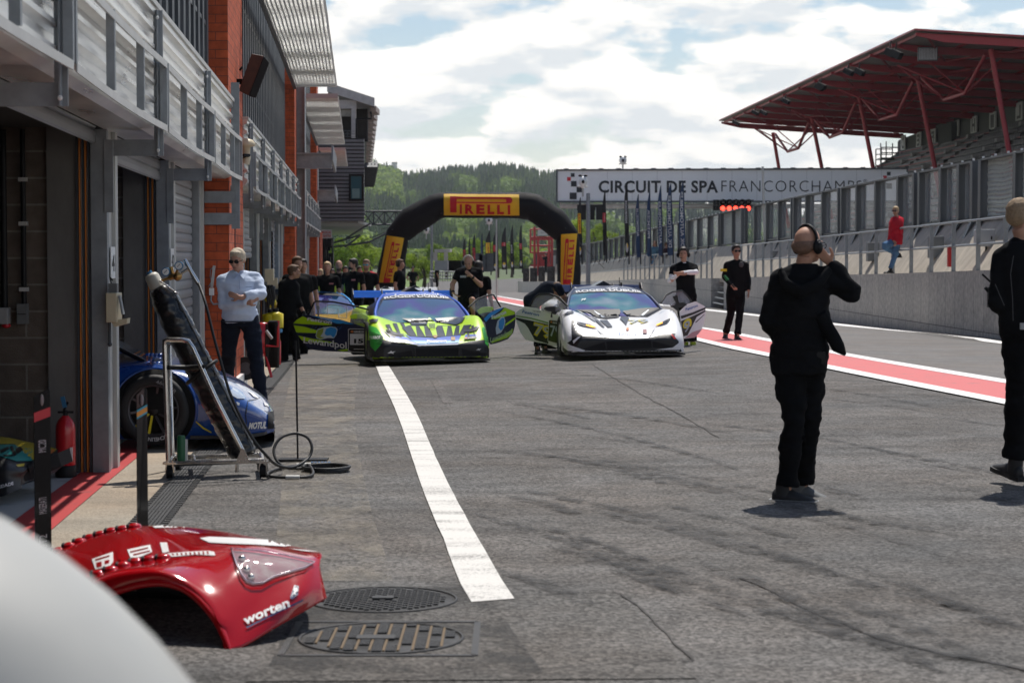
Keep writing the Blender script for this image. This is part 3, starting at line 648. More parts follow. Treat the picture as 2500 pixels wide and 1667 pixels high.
# debris fence
GL=M('fence_glass',(.80,.88,.88),.08,0,var=0,alpha=.13,spec=.5)
N_,L_,b_=nodes(GL)
MESHW=M('mesh_wire',(.42,.44,.42),.5,.4,var=.1)
KF=58800.0
def FX(d): return V(WPX(d)+7690/d,630,d).x
FPX=[2395,2351,2308,2249,2202,2147,2100,2060,2015,1975,1943,1908,1878,1847]
fence_d=[KF/(p-VW) for p in FPX]
while fence_d[-1]<250: fence_d.append(fence_d[-1]+3.9)
near=[46.0,42.4,38.6,34.5]
DBL={2395,2202,2060,1943,1847}
def post(mb,d,dd=0):
    x=FX(d+dd); d=d+dd; zb=zt_low(d)+.35
    z0=zgl(d)-.1; z1=zft(d); w=.17; dep=.26
    for (xa,za,xb,zb_) in [(x-.45,zb-.1,x,z0),(x,z0,x,z1)]:
        a=Vector((xa,d,za)); b=Vector((xb,d,zb_)); 
        mb.bar(a,b,.03,.22,up=(0,1,0)) if False else None
        mb.hexa([a+Vector((-.14,-.02,0)),a+Vector((.14,-.02,0)),a+Vector((.14,.02,0)),a+Vector((-.14,.02,0)),b+Vector((-.14,-.02,0)),b+Vector((.14,-.02,0)),b+Vector((.14,.02,0)),b+Vector((-.14,.02,0))])
        for s in (-.15,.15):
            c=Vector((s,0,0)); mb.hexa([a+c+Vector((-.014,-.13,0)),a+c+Vector((.014,-.13,0)),a+c+Vector((.014,.13,0)),a+c+Vector((-.014,.13,0)),b+c+Vector((-.014,-.13,0)),b+c+Vector((.014,-.13,0)),b+c+Vector((.014,.13,0)),b+c+Vector((-.014,.13,0))])
POSTM=M('fence_post_steel',(.085,.092,.10),.5,.35,var=.2,scale=4,stretch=(1,1,.2))
fence_root=[]
def fence_unit(i0,i1,ds,label,kind='glass'):
    """one framed fence section between two double posts"""
    d0=ds[0]; root=thing('debris_fence',label,'fence',(FX(d0),d0,zgl(d0)),group='debris fence sections along the pit wall')
    for j,d in enumerate(ds):
        mb=MB(); post(mb,d,.0 if j else .25); mb.build('post',[POSTM],root)
    mb=MB()
    a,b=ds[0]+.25,ds[-1]
    mb.bar((FX(a),a,zft(a)),(FX(b),b,zft(b)),.3,.05); mb.bar((FX(a),a,zgl(a)-.05),(FX(b),b,zgl(b)-.05),.2,.06); 
    for k in range(int((b-a)/1.2)+1):
        y=a+k*1.2; mb.bar((FX(y)-.1,y,zft(y)+.02),(FX(y)-.1,y,zft(y)+.08),.05,.05,up=(0,1,0),m=1)
    mb.build('frame',[POSTM,WHITE],root)
    for a,b in zip(ds,ds[1:]):
        a2=a+.2;b2=b-.2
        if kind=='glass':
            g=MB(); g.hexa([(FX(a2)-.01,a2,zgl(a2)),(FX(a2)+.01,a2,zgl(a2)),(FX(b2)+.01,b2,zgl(b2)),(FX(b2)-.01,b2,zgl(b2)),(FX(a2)-.01,a2,zft(a2)-.04),(FX(a2)+.01,a2,zft(a2)-.04),(FX(b2)+.01,b2,zft(b2)-.04),(FX(b2)-.01,b2,zft(b2)-.04)]); g.build('glass_pane',[GL],root)
        else: meshpanel(a2,b2,root)
def meshpanel(a,b,root,pitch=.10):
    mb=MB(); zb,zt=zgl(a)-.05,zft(a)+.02; L=(b-a)
    k=-int((zt-zb)/pitch)
    def P(y,z): return Vector((FX(y),y,z+.03*math.sin(y*3)))
    for s in (1,-1):
        y=a-(zt-zb)*.6
        while y<b+(zt-zb)*.6:
            # diagonal wire with slope s
            y0,z0,y1,z1=y,zb,y+s*(zt-zb)*.6,zt
            def clip(y0,z0,y1,z1):
                t0,t1=0,1; dy=y1-y0
                for lim,sg in ((a,1),(b,-1)):
                    # sg*(y-lim)>=0
                    f0=sg*(y0-lim); f1=sg*(y1-lim)
                    if f0<0 and f1<0: return None
                    if f0<0: t0=max(t0,f0/(f0-f1))
                    if f1<0: t1=min(t1,f0/(f0-f1))
                return (t0,t1) if t1>t0 else None
            c=clip(y0,z0,y1,z1)
            if c:
                p=P(y0+(y1-y0)*c[0],z0+(z1-z0)*c[0]); q=P(y0+(y1-y0)*c[1],z0+(z1-z0)*c[1]); mb.bar(p,q,.014,.014)
            y+=pitch*1.25
    mb.build('mesh_panel',[MESHW],root)
    c=MB()
    for k in range(6):
        z=zb+(zt-zb)*k/5; c.tube([P(y,z) for y in arange(a,b,8)],.014,4)
    c.build('cable',[MESHW],root)
def fence():
    near2=[34.5,38.6,42.4,46.0,49.3]
    fence_unit(0,0,near2,'wire mesh section of the debris fence at the right edge behind the white cabinet','mesh')
    groups=[[49.7,51.6,53.7,56.7],[56.7,59.4]]
    seq=[49.7,51.6,53.7,56.7]+[59.4]
    G1=[[49.9,51.6,53.7,56.4],[56.9,59.4,62.9,66.2,69.1],[69.5,73.2,77.0,80.2],[80.6,84.5,88.3,92.4]]
    lab=['glazed debris fence section nearest the wire mesh, with four dark posts','glazed debris fence section behind the man in the red jacket','glazed debris fence section right of the bald man\'s head','glazed debris fence section just left of the bald man\'s head']
    for g,l in zip(G1,lab): fence_unit(0,0,g,l)
    fence_unit(0,0,[97,101,105],'wire mesh section of the debris fence under the red lights','mesh')
    d=105.4; k=0
    names=['just left of the red lights','behind the marshal in black','behind the man with white sleeves','behind the blue feather flags','behind the woman on the wall','left of the woman on the wall','right of the tall CCTV pole','beside the right leg of the arch','seen through the arch, nearest','seen through the arch, farther','seen through the arch, last but one','seen through the arch, farthest']
    for n in names:
        fence_unit(0,0,[d,d+3.9,d+7.8,d+11.4],'glazed debris fence section '+n); d+=11.8
fence()
# ---------------- overhead sign ----------------
DSG=125.0
def sign():
    root=thing('overhead_sign','long white overhead circuit name sign above the pit straight','sign',V(1787,500,DSG)); 
    S=V(1361,415.5,DSG); T=V(2213,411.5,DSG); b0=V(1361,492.5,DSG); b1=V(2213,492.0,DSG); e=Vector((0,1.2,0))
    mb=MB(); mb.hexa([b0,b1,b1+e,b0+e,S,T,T+e,S+e]); p=mb.build('panel',[M('sign_white',(.86,.875,.885),.5,var=.03,scale=.6)],root)
    f=MB(); u=Vector((0,-.05,0))
    for a,b in ((S,T),(b0,b1)): f.bar(a+u,b+u,.1,.10)
    f.bar(S+u+Vector((-.04,0,.05)),b0+u+Vector((-.04,0,-.05)),.1,.08,up=(0,1,0)); f.bar(T+u+Vector((.04,0,.05)),b1+u+Vector((.04,0,-.05)),.1,.08,up=(0,1,0))
    for i in range(20):
        q=S.lerp(T,(i+.5)/20); f.bar(q+Vector((-.15,-.05,.07)),q+Vector((.15,-.05,.07)),.05,.05)
    f.build('edge_frame',[STEELD],root)
    sj=MB()
    for i in range(1,14):
        a=S.lerp(T,i/14); b=b0.lerp(b1,i/14); sj.bar(a+Vector((0,-.004,-.08)),b+Vector((0,-.004,.08)),.015,.01,up=(0,1,0))
    sj.build('panel_joint',[M('joint_grey',(.45,.46,.47),.6,var=0)],root)
    z1=lambda x,y:(1340+x/4.9,380+y/4.9); z2=lambda x,y:(1780+x/4.9,380+y/4.9)
    INK=M('sign_ink',(.018,.022,.03),.5,var=0); RED=M('sign_red',(.62,.02,.035),.5,var=0)
    def T_(s,xl,xr,yt,yb,fn,bold,sp=1.0,m=INK,nm='lettering'):
        mb=MB(); c=[V(*fn(xl,yb),DSG-.03),V(*fn(xr,yb),DSG-.03),V(*fn(xr,yt),DSG-.03),V(*fn(xl,yt),DSG-.03)]; text_on(mb,s,c,bold=bold,space=sp); mb.build(nm,[m],root)
    T_('CIRCUIT DE SPA',595,2025,297,440,z1,.028,1.06)
    T_('FRANCORCHAMPS',-92,1590,290,434,z2,-.012,1.12)
    T_('®',1605,1652,285,325,z2,0)
    def sq(rects,m,nm):
        mb=MB()
        for (x0,y0,x1,y1,fn) in rects:
            mb.add([V(*fn(x0,y1),DSG-.03),V(*fn(x1,y1),DSG-.03),V(*fn(x1,y0),DSG-.03),V(*fn(x0,y0),DSG-.03)],[(0,1,2,3)])
        mb.build(nm,[m],root)
    sq([(263,212,308,256,z1),(265,305,332,371,z1),(332,373,395,440,z1),(249,443,332,524,z1),(1888,196,1932,238,z2),(1880,330,1948,398,z2)],INK,'black_chequers')
    sq([(218,258,263,303,z1),(1843,240,1887,284,z2)],RED,'red_chequer')
    # gantry pipe below and its post on the left
    g=MB(); a=V(1368,503.5,DSG+.4); b=V(2240,503.5,DSG+.4); g.tube([a,b],.15,10)
    for px in (1368,1480,1574,1690,2100): q=V(px,503.5,DSG+.4); g.bar(q,V(px,492,DSG+.4),.06,.06,up=(0,1,0))
    g.build('gantry_pipe',[STEELL],root)
    g=MB(); q=V(2240,503,DSG+1.5); g.box(q.x-.3,q.y-.3,-3,q.x+.3,q.y+.3,q.z+.2); g.build('support_leg',[STEEL],root)
    # horn speakers on top
def horn(px,py,d,label,h=1.1,group='CCTV dome cameras on poles and gantry'):
    c=V(px,py,d); k=thing('security_camera',label,'camera',c,group); mb=MB(); mb.tube([c,c+Vector((0,0,h*.5))],.05,6); mb.tube([c+Vector((-.25,0,h*.5)),c+Vector((.25,0,h*.5))],.04,6); mb.build('bracket',[STEELL],k)
    mb=MB(); mb.ell(c+Vector((0,-.05,h*.78)),(.24,.24,.27),nu=12,nv=8); mb.ell(c+Vector((0,-.05,h*.55)),(.14,.14,.12)); mb.build('dome',[WHITE],k)
    mb=MB(); mb.ell(c+Vector((-.14,-.1,h*1.08)),(.1,.1,.06)); mb.ell(c+Vector((.14,-.1,h*1.08)),(.1,.1,.06)); mb.ell(c+Vector((0,-.26,h*.76)),(.08,.06,.1)); mb.build('lens',[BLACK],k)
sign()
horn(1520.5,415,DSG,'small white camera on top of the long overhead sign',.75)
mb=MB()
# red start lights
def lights():
    DL=124.0; xs=[1764.5,1780,1795.5,1811,1826.5]; root=thing('start_lights','row of five lit red start lights under the overhead sign','traffic light',V(1795,505,DL))
    mb=MB(); a=V(1757,503,DL+.25); b=V(1836,503,DL+.25); mb.bar(V(1741,503,DL+.3),V(1840,503,DL+.3),.06,.1); mb.bar(V(1741,489,DL+.3),V(1840,489,DL+.3),.06,.06); mb.build('crossbar',[STEELD],root)
    RL=M('lit_red_lamp',(1,.07,.04),.4,var=0,emit=3.2); 
    for x in xs:
        for yy,l in ((495,0),(509,1)):
            c=V(x,yy,DL); mb=MB(); mb.tube([c+Vector((0,.3,0)),c+Vector((0,-.02,0))],.185,14); mb.tube([c+Vector((0,-.02,.01)),c+Vector((0,-.22,.03))],[.185,.19],14,cap=False); h=mb.build('lamp_housing',[BLACK],root)
            mb=MB(); mb.ell(c+Vector((0,-.03,0)),(.155,.05,.155),nu=14); mb.build('lens',[RL if l else M('unlit_lens',(.03,.012,.01),.2,var=0)],h)
    mb=MB()
    for i in range(2): 
        for j in range(2): c=V(1744.5+8*i,495+14*j,DL); mb.box(c.x-.09,c.y,c.z-.14,c.x+.09,c.y+.2,c.z+.14)
    mb.build('side_unit',[BLACK],root)
    root=thing('light_panel','black triple panel of unlit start lights hung under the left end of the sign','traffic light',V(1443,515,DL-2)); mb=MB()
    mb.bar(V(1409,507,DL-2),V(1478,507,DL-2),.08,.35); mb.build('crossbar',[BLACK],root)
    for x in (1418,1430,1441,1452,1464,1474)[::2]:
        pass
    for x0,x1 in ((1419,1430.5),(1441,1452),(1454,1472)):
        mb=MB(); a=V(x0,537,DL-2); b=V(x1,507,DL-2); mb.box(a.x,a.y-.05,a.z,b.x,a.y+.1,b.z)
        h=mb.build('panel',[BLACK],root); mb=MB(); mb.bar(Vector((b.x+.06,a.y-.07,a.z)),Vector((b.x+.06,a.y-.07,b.z)),.05,.03,up=(0,1,0)); mb.build('hinge_bar',[STEEL],h)
lights()
# tall poles
def pole(px,yt,d,r,label,zb=None,lean=0,m=None):
    t=V(px,yt,d); b=V(px+lean,630,d); b.z=zb if zb is not None else G(b.x,d); root=thing('pole',label,'pole',b); mb=MB(); mb.tube([b,t],[r*1.3,r],8); mb.build('shaft',[m or STEEL],root); return root,t
pole(1436,472,104,.10,'grey pole carrying a white camera left of the feather flags')
c=V(1424,478,104); horn(1423,480,104,'white camera on the grey pole in front of the chequered logo',1.0)
pole(1862,407,90,.055,'thin pale pole standing before the overhead sign, with small side lamp',zb=zt_low(90),lean=9,m=STEELL)
r_,t_=pole(1054,540,150,.09,'dark green lamp pole inside the arch'); 
horn(1041,584,150,'white camera inside the arch beside the dark pole',.9); horn(1194,562,140,'white camera inside the arch beside a pale pole',.9)
pole(1212,536,140,.05,'thin pale pole inside the arch among the flags',m=STEELL)
# electric cabinets on the bank
def cabinet(px,y0,y1,w,d,label,m=WHITE,dx=.0):
    a=V(px,y1,d); b=V(px,y0,d); root=thing('electric_cabinet',label,'cabinet',(a.x,a.y,a.z),'electric cabinets on the pit wall bank'); mb=MB(); mb.box(a.x-w/2,a.y,a.z,a.x+w/2,a.y+.35,b.z); mb.build('case',[m],root,bevel=.01)
    mb=MB(); mb.box(a.x-w/2+.04,a.y-.012,a.z+.04,a.x+w/2-.04,a.y-.002,b.z-.04); 
    d_=mb.build('door',[m],root); 
    mb=MB(); mb.box(a.x+w/2-.1,a.y-.03,(a.z+b.z)/2-.04,a.x+w/2-.07,a.y-.012,(a.z+b.z)/2+.04); mb.build('handle',[BLACK],d_)
    mb=MB(); mb.tube([(a.x+.05,a.y+.2,a.z),(a.x+.03,a.y+.1,a.z-.3),(a.x-.05,a.y,a.z-.7)],.025,6); mb.build('cable',[BLACK],root)
GREYC=M('cabinet_grey',(.20,.21,.21),.5,var=.1)
cabinet(2407,560,602,.42,46.5,'white electric cabinet on the pit wall bank near the right edge',M('cabinet_white',(.45,.46,.47),.45,var=.06))
cabinet(2288,577,630,.36,51.5,'grey electric cabinet with black sockets behind the railing, right of the red jacket',GREYC)
cabinet(2133,592,638,.34,60,'grey electric cabinet left of the man in the red jacket',GREYC)
cabinet(1894,613,650,.34,83,'grey electric cabinet behind the marshal on the pit wall bank',GREYC)
mb=MB(); mb.box(WX(47)+.06,46.6,zt_low(47)+.12,WX(47)+.2,46.72,zmid(47)-.02); rp=thing('red_marker_post','short red post on the pit wall below the white cabinet','post',(WX(47)+.13,46.6,zt_low(47)))
mb.build('post',[M('red_post',(.6,.02,.02),.45,var=.05)],rp)
# ---------------- grandstand ----------------
GS=thing('grandstand','large covered grandstand with red steel roof frame and rows of dark seats','grandstand',V(2300,640,125))
REDS=M('red_steel',(.32,.035,.045),.45,.1,var=.12,scale=.8); ROOF=M('roof_sheet',(.30,.285,.26),.6,.2,var=.12,scale=.4); DKW=M('stand_wall',(.075,.08,.075),.85,var=.15,scale=.4)
def gl(t,a,b): return a+(b-a)*t
# frames: t=0 near (d 109), t=1 far (d 169)
def fr_front(t): d=1/gl(t,1/109,1/169) if False else gl(t,109,169); k=144100/d; 
def gsp(px_k,d,py): return V(900+px_k/d,py,d)
def roofpt(t,s):
    """t along stand 0..1 ; s 0 front edge .. 1 rear edge"""
    d=109+60*t; xf=21.9-4.25*t; xr=36.5-3.4*t; x=xf+(xr-xf)*s; zf=1.6+12.04-.74*t; z=zf-(.9+.1*t)*s
    return Vector((x,d,z))
mb=MB(); rows=[[roofpt(t,s)+Vector((0,0,.25)) for s in arange(-.01,1.6,24)] for t in arange(-.01,1,30)]
rows2=[[p+Vector((0,0,.10)) for p in r] for r in rows]
mb.grid(rows,0,False); mb.grid(rows2,0,False)
for A,B2 in ((rows[0],rows2[0]),(rows[-1],rows2[-1])):
    for i in range(len(A)-1): mb.add([A[i],A[i+1],B2[i+1],B2[i]],[(0,1,2,3)],1)
for i in range(len(rows)-1): mb.add([rows[i][0],rows[i+1][0],rows2[i+1][0],rows2[i][0]],[(0,1,2,3)],1)
mb.build('roof',[ROOF,REDS],GS)
for i in range(13):
    t=i/12; mb=MB(); e=1.6 if t<.95 else 1.0
    a=roofpt(t,.0); h=.42
    p=[roofpt(t,.004)+Vector((0,0,.2)),roofpt(t,.004)+Vector((0,0,.05)),roofpt(t,.11)+Vector((0,0,-h+.2)),roofpt(t,e)+Vector((0,0,-h+.2)),roofpt(t,e)+Vector((0,0,.2))]
    mb.poly([q-Vector((0,.11,0)) for q in p],(0,.22,0)); mb.build('roof_beam',[REDS],GS)
mb=MB()
for s in (.02,.25,.47,.7,.95):
    mb.bar(roofpt(0,s)+Vector((0,0,.16)),roofpt(1,s)+Vector((0,0,.16)),.12,.14)
for t in (0,.167,.333,.5,.667,.833):
    mb.bar(roofpt(t,.05)+Vector((0,0,0)),roofpt(t+.16,.3),.1,.1); mb.bar(roofpt(t,.55),roofpt(t+.16,.3),.1,.1)
mb.build('purlin',[REDS],GS)
colpx=[(2419,120,2466,383,110.6),(2240,187,2283,411,125.4),(2098,239,2132,413,140.2),(1982,289,2007,413,155.3),(1887,324,1902,413,170.2)]
tops=[]
for a,b,c,d_,d in colpx:
    t=V(a,b,d); u=V(c,d_,d); u=t+(u-t)*((t.z+.5)/(t.z-u.z)); mb=MB(); mb.tube([t,u],.15,10); mb.build('column',[REDS],GS); tops.append(t)
for (p,q_) in zip(tops,tops[1:]):
    f=lambda s,dz:p.lerp(q_,s)+Vector((.0,0,dz))
    A,B1,C1,D=f(.06,-.2),f(.32,-2.0),f(.60,-2.0),f(.93,-.2); mb=MB()
    mb.tube([A,B1],.12,8); mb.tube([B1,C1],.12,8); mb.tube([C1,D],.10,8)
    mb.tube([B1,f(.32,-.1)+Vector((-2.2,0,0))],.045,6); mb.tube([B1,f(.5,-.1)+Vector((-3.2,0,0))],.045,6); mb.tube([C1,f(.5,-.1)+Vector((-3.2,0,0))],.045,6); mb.tube([C1,f(.68,-.1)+Vector((-2.2,0,0))],.045,6); mb.tube([C1,f(.6,-.1)+Vector((2,0,0))],.06,6); mb.tube([B1,f(.3,-.1)+Vector((2,0,0))],.06,6)
    mb.build('roof_truss',[REDS],GS)
# rear wall with gate letters
def rw(d,z,off=0): return Vector((V(900+219470/d,630,d).x+off,d,z))
def ztop(d): return 1.6+lin(d,[(90,9.4),(137,9.27),(170,8.86)])     # top of the seating
mb=MB(); mb.hexa([rw(95,0),rw(170,0),rw(170,0,6),rw(95,0,6),rw(95,15),rw(170,11.6),rw(170,11.6,6),rw(95,15,6)]); mb.build('rear_wall',[DKW],GS)
mb=MB(); 
for d in (152.5,): mb.hexa([rw(d,0,-.6),rw(d+3.5,0,-.6),rw(d+3.5,0,.1),rw(d,0,.1),rw(d,12,-.6),rw(d+3.5,12,-.6),rw(d+3.5,12,.1),rw(d,12,.1)])
mb.build('wall_pier',[M('stand_pier',(.04,.042,.04),.8)],GS)
z4=lambda x,y:(1980+x/4.356,80+y/4.356)
for ch,x,y in (('D',985,1172),('E',1150,1140),('F',1303,1108),('G',1547,1021),('H',1734,980),('I',1935,938),('L',2216,838)):
    px,py=z4(x,y); d=219470/(px-900); c=rw(d,V(px,py,d).z,-.05); mb=MB(); mb.box(c.x-.1,c.y-.9,c.z-.62,c.x,c.y+.9,c.z+.62); p_=mb.build('gate_sign',[M('gate_white',(.42,.42,.40),.6,var=0)],GS)
    mb=MB(); text_on(mb,ch,[(c.x-.104,c.y-.55,c.z-.45),(c.x-.104,c.y+.55,c.z-.45),(c.x-.104,c.y+.55,c.z+.45),(c.x-.104,c.y-.55,c.z+.45)][::1],bold=.04); mb.build('gate_letter',[INKB:=M('ink_black',(.015,.015,.015),.6,var=0)],p_)
# seating: stepped rows
def seats():
    NR=14; ST=M('stand_step',(.09,.088,.088),.85,var=.2,scale=.5); SE=M('seat_shell',(.045,.045,.055),.5,var=.2,scale=1.5); RB=M('row_edge_red',(.33,.05,.05),.6,var=.1)
    step=MB(); rb=MB()
    for k in range(NR):
        row=MB()
        off=-.82*k; dz=-.56*k
        def P(d,x,z): p=rw(d,ztop(d)+dz+z,off+x); return p
        D0,D1=80,170+.0*k
        step.hexa([P(D0,-.82,-.9),P(D1,-.82,-.9),P(D1,.05,-.9),P(D0,.05,-.9),P(D0,-.82,-.34),P(D1,-.82,-.34),P(D1,.05,-.34),P(D0,.05,-.34)])
        rb.hexa([P(D0,-.36,-.02),P(D1,-.36,-.02),P(D1,-.30,-.02),P(D0,-.30,-.02),P(D0,-.36,.03),P(D1,-.36,.03),P(D1,-.30,.03),P(D0,-.30,.03)])
        d=96.0; i=0
        while d<169.6:
            i+=1
            if i%23==0 and row.v: row.build('seat_block',[SE],GS); row=MB()
            if i%23 in (0,1): d+=.52; continue
            row.hexa([P(d,-.62,-.30),P(d+.44,-.62,-.30),P(d+.44,-.20,-.28),P(d,-.20,-.28),P(d,-.62,-.2),P(d+.44,-.62,-.2),P(d+.44,-.20,-.2),P(d,-.20,-.2)])
            row.hexa([P(d,-.30,-.25),P(d+.44,-.30,-.25),P(d+.44,-.22,-.25),P(d,-.22,-.25),P(d,-.24,.12),P(d+.44,-.24,.12),P(d+.44,-.18,.12),P(d,-.18,.12)])
            d+=.52
        row.build('seat_block',[SE],GS)
    step.build('terrace_steps',[ST],GS); rb.build('row_rail',[RB],GS)
    ai=MB(); 
    for k in range(NR):
        for d in (100,112,124,136,148,160):
            p=rw(d,ztop(d)-.56*k,-.82*k-.5); ai=MB(); ai.box(p.x-.3,p.y-.5,p.z-.30,p.x+.3,p.y+.2,p.z-.02); ai.build('aisle_block',[M('aisle_grey',(.24,.24,.235),.8)],GS)
    fl=MB(); a=rw(80,ztop(80)-.56*NR-.6,-.82*NR); b=rw(170,ztop(170)-.56*NR-.6,-.82*NR); fl.hexa([Vector((a.x-.3,a.y,-4)),Vector((b.x-.3,b.y,-4)),Vector((b.x+.2,b.y,-4)),Vector((a.x+.2,a.y,-4)),a+Vector((-.3,0,.3)),b+Vector((-.3,0,.3)),b+Vector((.2,0,.3)),a+Vector((.2,0,.3))]); fl.build('front_wall',[DKW],GS)
seats()
# floodlights under the roof edge
for i,(px,py,w) in enumerate([(2171,129,.5),(2185,133,.5),(2069,176,.4),(2096,176,.4),(1998,213,.4),(2003,210,.4),(1916,247,.35),(1842,275,.3),(1862,275,.3),(1795,300,.3)]):
    d=144100/(px-880); d=max(110,min(168,d)); c=V(px,py,d); r=thing('floodlight','small dark spotlight hanging under the red roof edge of the stand','floodlight',c,'spotlights under the grandstand roof edge'); mb=MB(); mb.bar(c+Vector((-.15,0,.1)),c+Vector((.25,-.3,-.15)),w,w*.8); mb.build('lamp_head',[BLACK],r); mb=MB(); mb.bar(c+Vector((0,0,.1)),c+Vector((.1,0,w*1.3)),.07,.07); mb.build('yoke',[BLACK],r)
c=V(2266,132,113); r=thing('floodlight','square pale floodlight with louvres under the stand roof','floodlight',c); mb=MB(); mb.box(c.x-.55,c.y,c.z-.38,c.x+.55,c.y+.25,c.z+.38); mb.build('lamp_head',[STEELD],r)
mb=MB()
for i in range(12): mb.box(c.x-.5+.085*i,c.y-.03,c.z-.33,c.x-.45+.085*i,c.y-.002,c.z+.33)
mb.build('louvre',[M('louvre_pale',(.5,.52,.55),.5)],r)
# scaffold tower
c=V(2166,411,168); sc=thing('scaffold_tower','grey scaffold tower beside the far end of the stand','scaffold',(c.x,c.y,c.z)); mb=MB(); x0,x1=V(2146,411,168).x,V(2187,411,168).x; zz=[V(2146,y,168).z for y in (430,402,388,375,362)]
for x in (x0,(x0+x1)/2-.3,x1):
    for yy in (167,169.5): mb.tube([(x,yy,zz[0]-3),(x,yy,zz[4]+(.5 if x!=x0 else 0))],.05,5)
for z in zz:
    for yy in (167,169.5): mb.tube([(x0,yy,z),(x1,yy,z)],.05,5)
mb.tube([(x0,167,zz[1]),(x1,167,zz[3])],.04,5); mb.tube([(x0,167,zz[0]),(x1,167,zz[1])],.04,5); mb.build('tubes',[STEELD],sc)
mb=MB(); mb.box(x0,167,zz[2]-.04,x1,169.5,zz[2]+.06); mb.build('deck',[STEELL],sc)
# ---------------- control tower ----------------
DT=92.0
def tower():
    z6=lambda x,y:(640+x/3.563,200+y/3.563)
    CLAD=M('dark_cladding',(.17,.18,.195),.45,.4,var=.15,scale=1); CL2=M('pale_fascia',(.45,.45,.44),.5,var=.15)
    root=thing('control_tower','grey corrugated control tower overhanging the pit lane behind the brick garages','building',(V(800,630,DT).x,DT,-1))
    P=lambda x,y,dd=0:V(*z6(x,y),DT+dd)
    a=P(470,1210); b=P(885,490); x0,x1,z0,z1=P(350,0).x,b.x,a.z,b.z
    zs=arange(z0,z1,22); mb=MB(); rows=[]
    for i in range(22):
        za,zb=zs[i],zs[i+1]; h=zb-za
        for xx0,xx1 in ((x0,x1),):
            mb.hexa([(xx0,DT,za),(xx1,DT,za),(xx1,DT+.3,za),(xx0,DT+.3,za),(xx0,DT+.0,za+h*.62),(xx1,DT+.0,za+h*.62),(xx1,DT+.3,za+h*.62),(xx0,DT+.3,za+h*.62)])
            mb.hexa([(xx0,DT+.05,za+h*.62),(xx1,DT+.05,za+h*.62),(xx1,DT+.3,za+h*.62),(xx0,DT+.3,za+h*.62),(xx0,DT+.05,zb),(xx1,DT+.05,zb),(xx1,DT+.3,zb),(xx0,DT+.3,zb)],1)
    mb.build('front_cladding',[CLAD,M('groove_shade',(.035,.038,.043),.6)],root)  # recessed faces coloured dark to give the shade between the ribs
    mb=MB()
    # body receding along the pit straight
    L=[]
    for d in (DT+.3,150):
        xx=880+((885/3.563+640)-880)*DT/d; L.append(V(xx,630,d).x)
    mb.hexa([(x0-.1,DT+.3,z0+.03),(x1-.02,DT+.3,z0+.03),(L[1],150,z0+.03),(L[1]-4,150,z0+.03),(x0-.1,DT+.3,z1),(x1-.02,DT+.3,z1),(L[1],150,z1),(L[1]-4,150,z1)])
    mb.build('wall',[CLAD],root)
    mb=MB(); mb.box(x0+.2,DT+.25,z0-.1,x1-.3,DT+9,z0+.02); mb.build('soffit',[M('soffit_pale',(.35,.36,.34),.6,var=.2)],root)
    # corner window
    mb=MB(); w0=P(765,1028); w1=P(876,812); mb.box(w0.x,DT-.05,w0.z,w1.x,DT+.1,w1.z); f=mb.build('window',[M('tinted_glass',(.03,.10,.12),.35,0,var=0,spec=.3)],root)
    mb=MB(); 
    for (p,q) in ((w0,Vector((w0.x,0,w1.z))),(Vector((w1.x,0,w0.z)),w1)): mb.box(p.x-.05,DT-.09,w0.z-.05,p.x+.05,DT-.0,w1.z+.05)
    for z in (w0.z,w1.z): mb.box(w0.x-.05,DT-.088,z-.05,w1.x+.05,DT-.002,z+.05)
    mb.build('frame',[BLACK],f); 
    mb=MB(); mb.box(w0.x+.1,DT-.06,w0.z+.08,w1.x-.15,DT-.045,w0.z+(w1.z-w0.z)*.46); mb.build('blind',[M('blind_teal',(.16,.25,.24),.5)],f)
    # open balcony above with roof
    mb=MB(); A=P(668,300); Bq=P(825,490); mb.box(x0,DT+2.5,z1,Bq.x+.3,DT+3,P(0,200).z); mb.build('back_wall',[DARK],root)
    mb=MB(); mb.box(P(668,0).x,DT-.05,P(0,235).z,P(818,0).x,DT+.2,P(0,160).z); mb.box(P(668,0).x-1.5,DT+.1,P(0,300).z,P(770,0).x,DT+.25,P(0,240).z,1); mb.box(P(775,0).x,DT-.03,z1,P(815,0).x,DT+.25,P(0,235).z)
    mb.build('post',[CL2,M('stained_concrete',(.3,.3,.26),.8,var=.3)],root)
    mb=MB()
    for yy in (430,455,480): mb.tube([P(672,yy),P(815,yy)],.035,5)
    for xx in (672,705,740,775): mb.tube([P(xx,430),P(xx,490)],.03,5)
    mb.build('balcony_rail',[STEELD],root)
    # roof: sloping edge then underside receding
    ra=P(330,20,-.3); rb=P(565,85,-.3); rc=P(975,215,-.3); mb=MB(); th=Vector((0,0,.42))
    def back(p,d): 
        px=1250+p.x/p.y*F; return Vector((V(880+(px-880)*p.y/d,630,d).x,d,p.z))
    mb.poly([rb,rc,rc+Vector((0,0,.40)),rb+Vector((0,0,.42))],(0,.3,0)); mb.build('roof_edge',[CL2],root)
    mb=MB(); q=[rb,rc,back(rc,150),back(rb,150)]; mb.hexa([p+Vector((0,.3,.02)) for p in q]+[p+Vector((0,.3,.38)) for p in q]); mb.build('roof',[M('roof_underside',(.26,.25,.24),.6,var=.15)],root)
    mb=MB()
    for i in range(14):
        d=DT+.6+i*4; e=back(rc,d) if i else rc+Vector((0,.6,0)); mb=MB(); mb.box(e.x-.25,d,e.z-.15,e.x+.02,d+2.6,e.z+.1); mb.build('eaves_panel',[M('eaves_tan',(.34,.28,.25),.6,var=.2)],root)
    mb=MB(); mb.tube([P(820,490,-.4),P(820,325,-.4),P(950,322,-.4),P(945,260,-.4)],.05,6); mb.build('downpipe',[BLACK],root)
    # side awning at the corner
    aw=MB(); za=V(0,403,DT).z
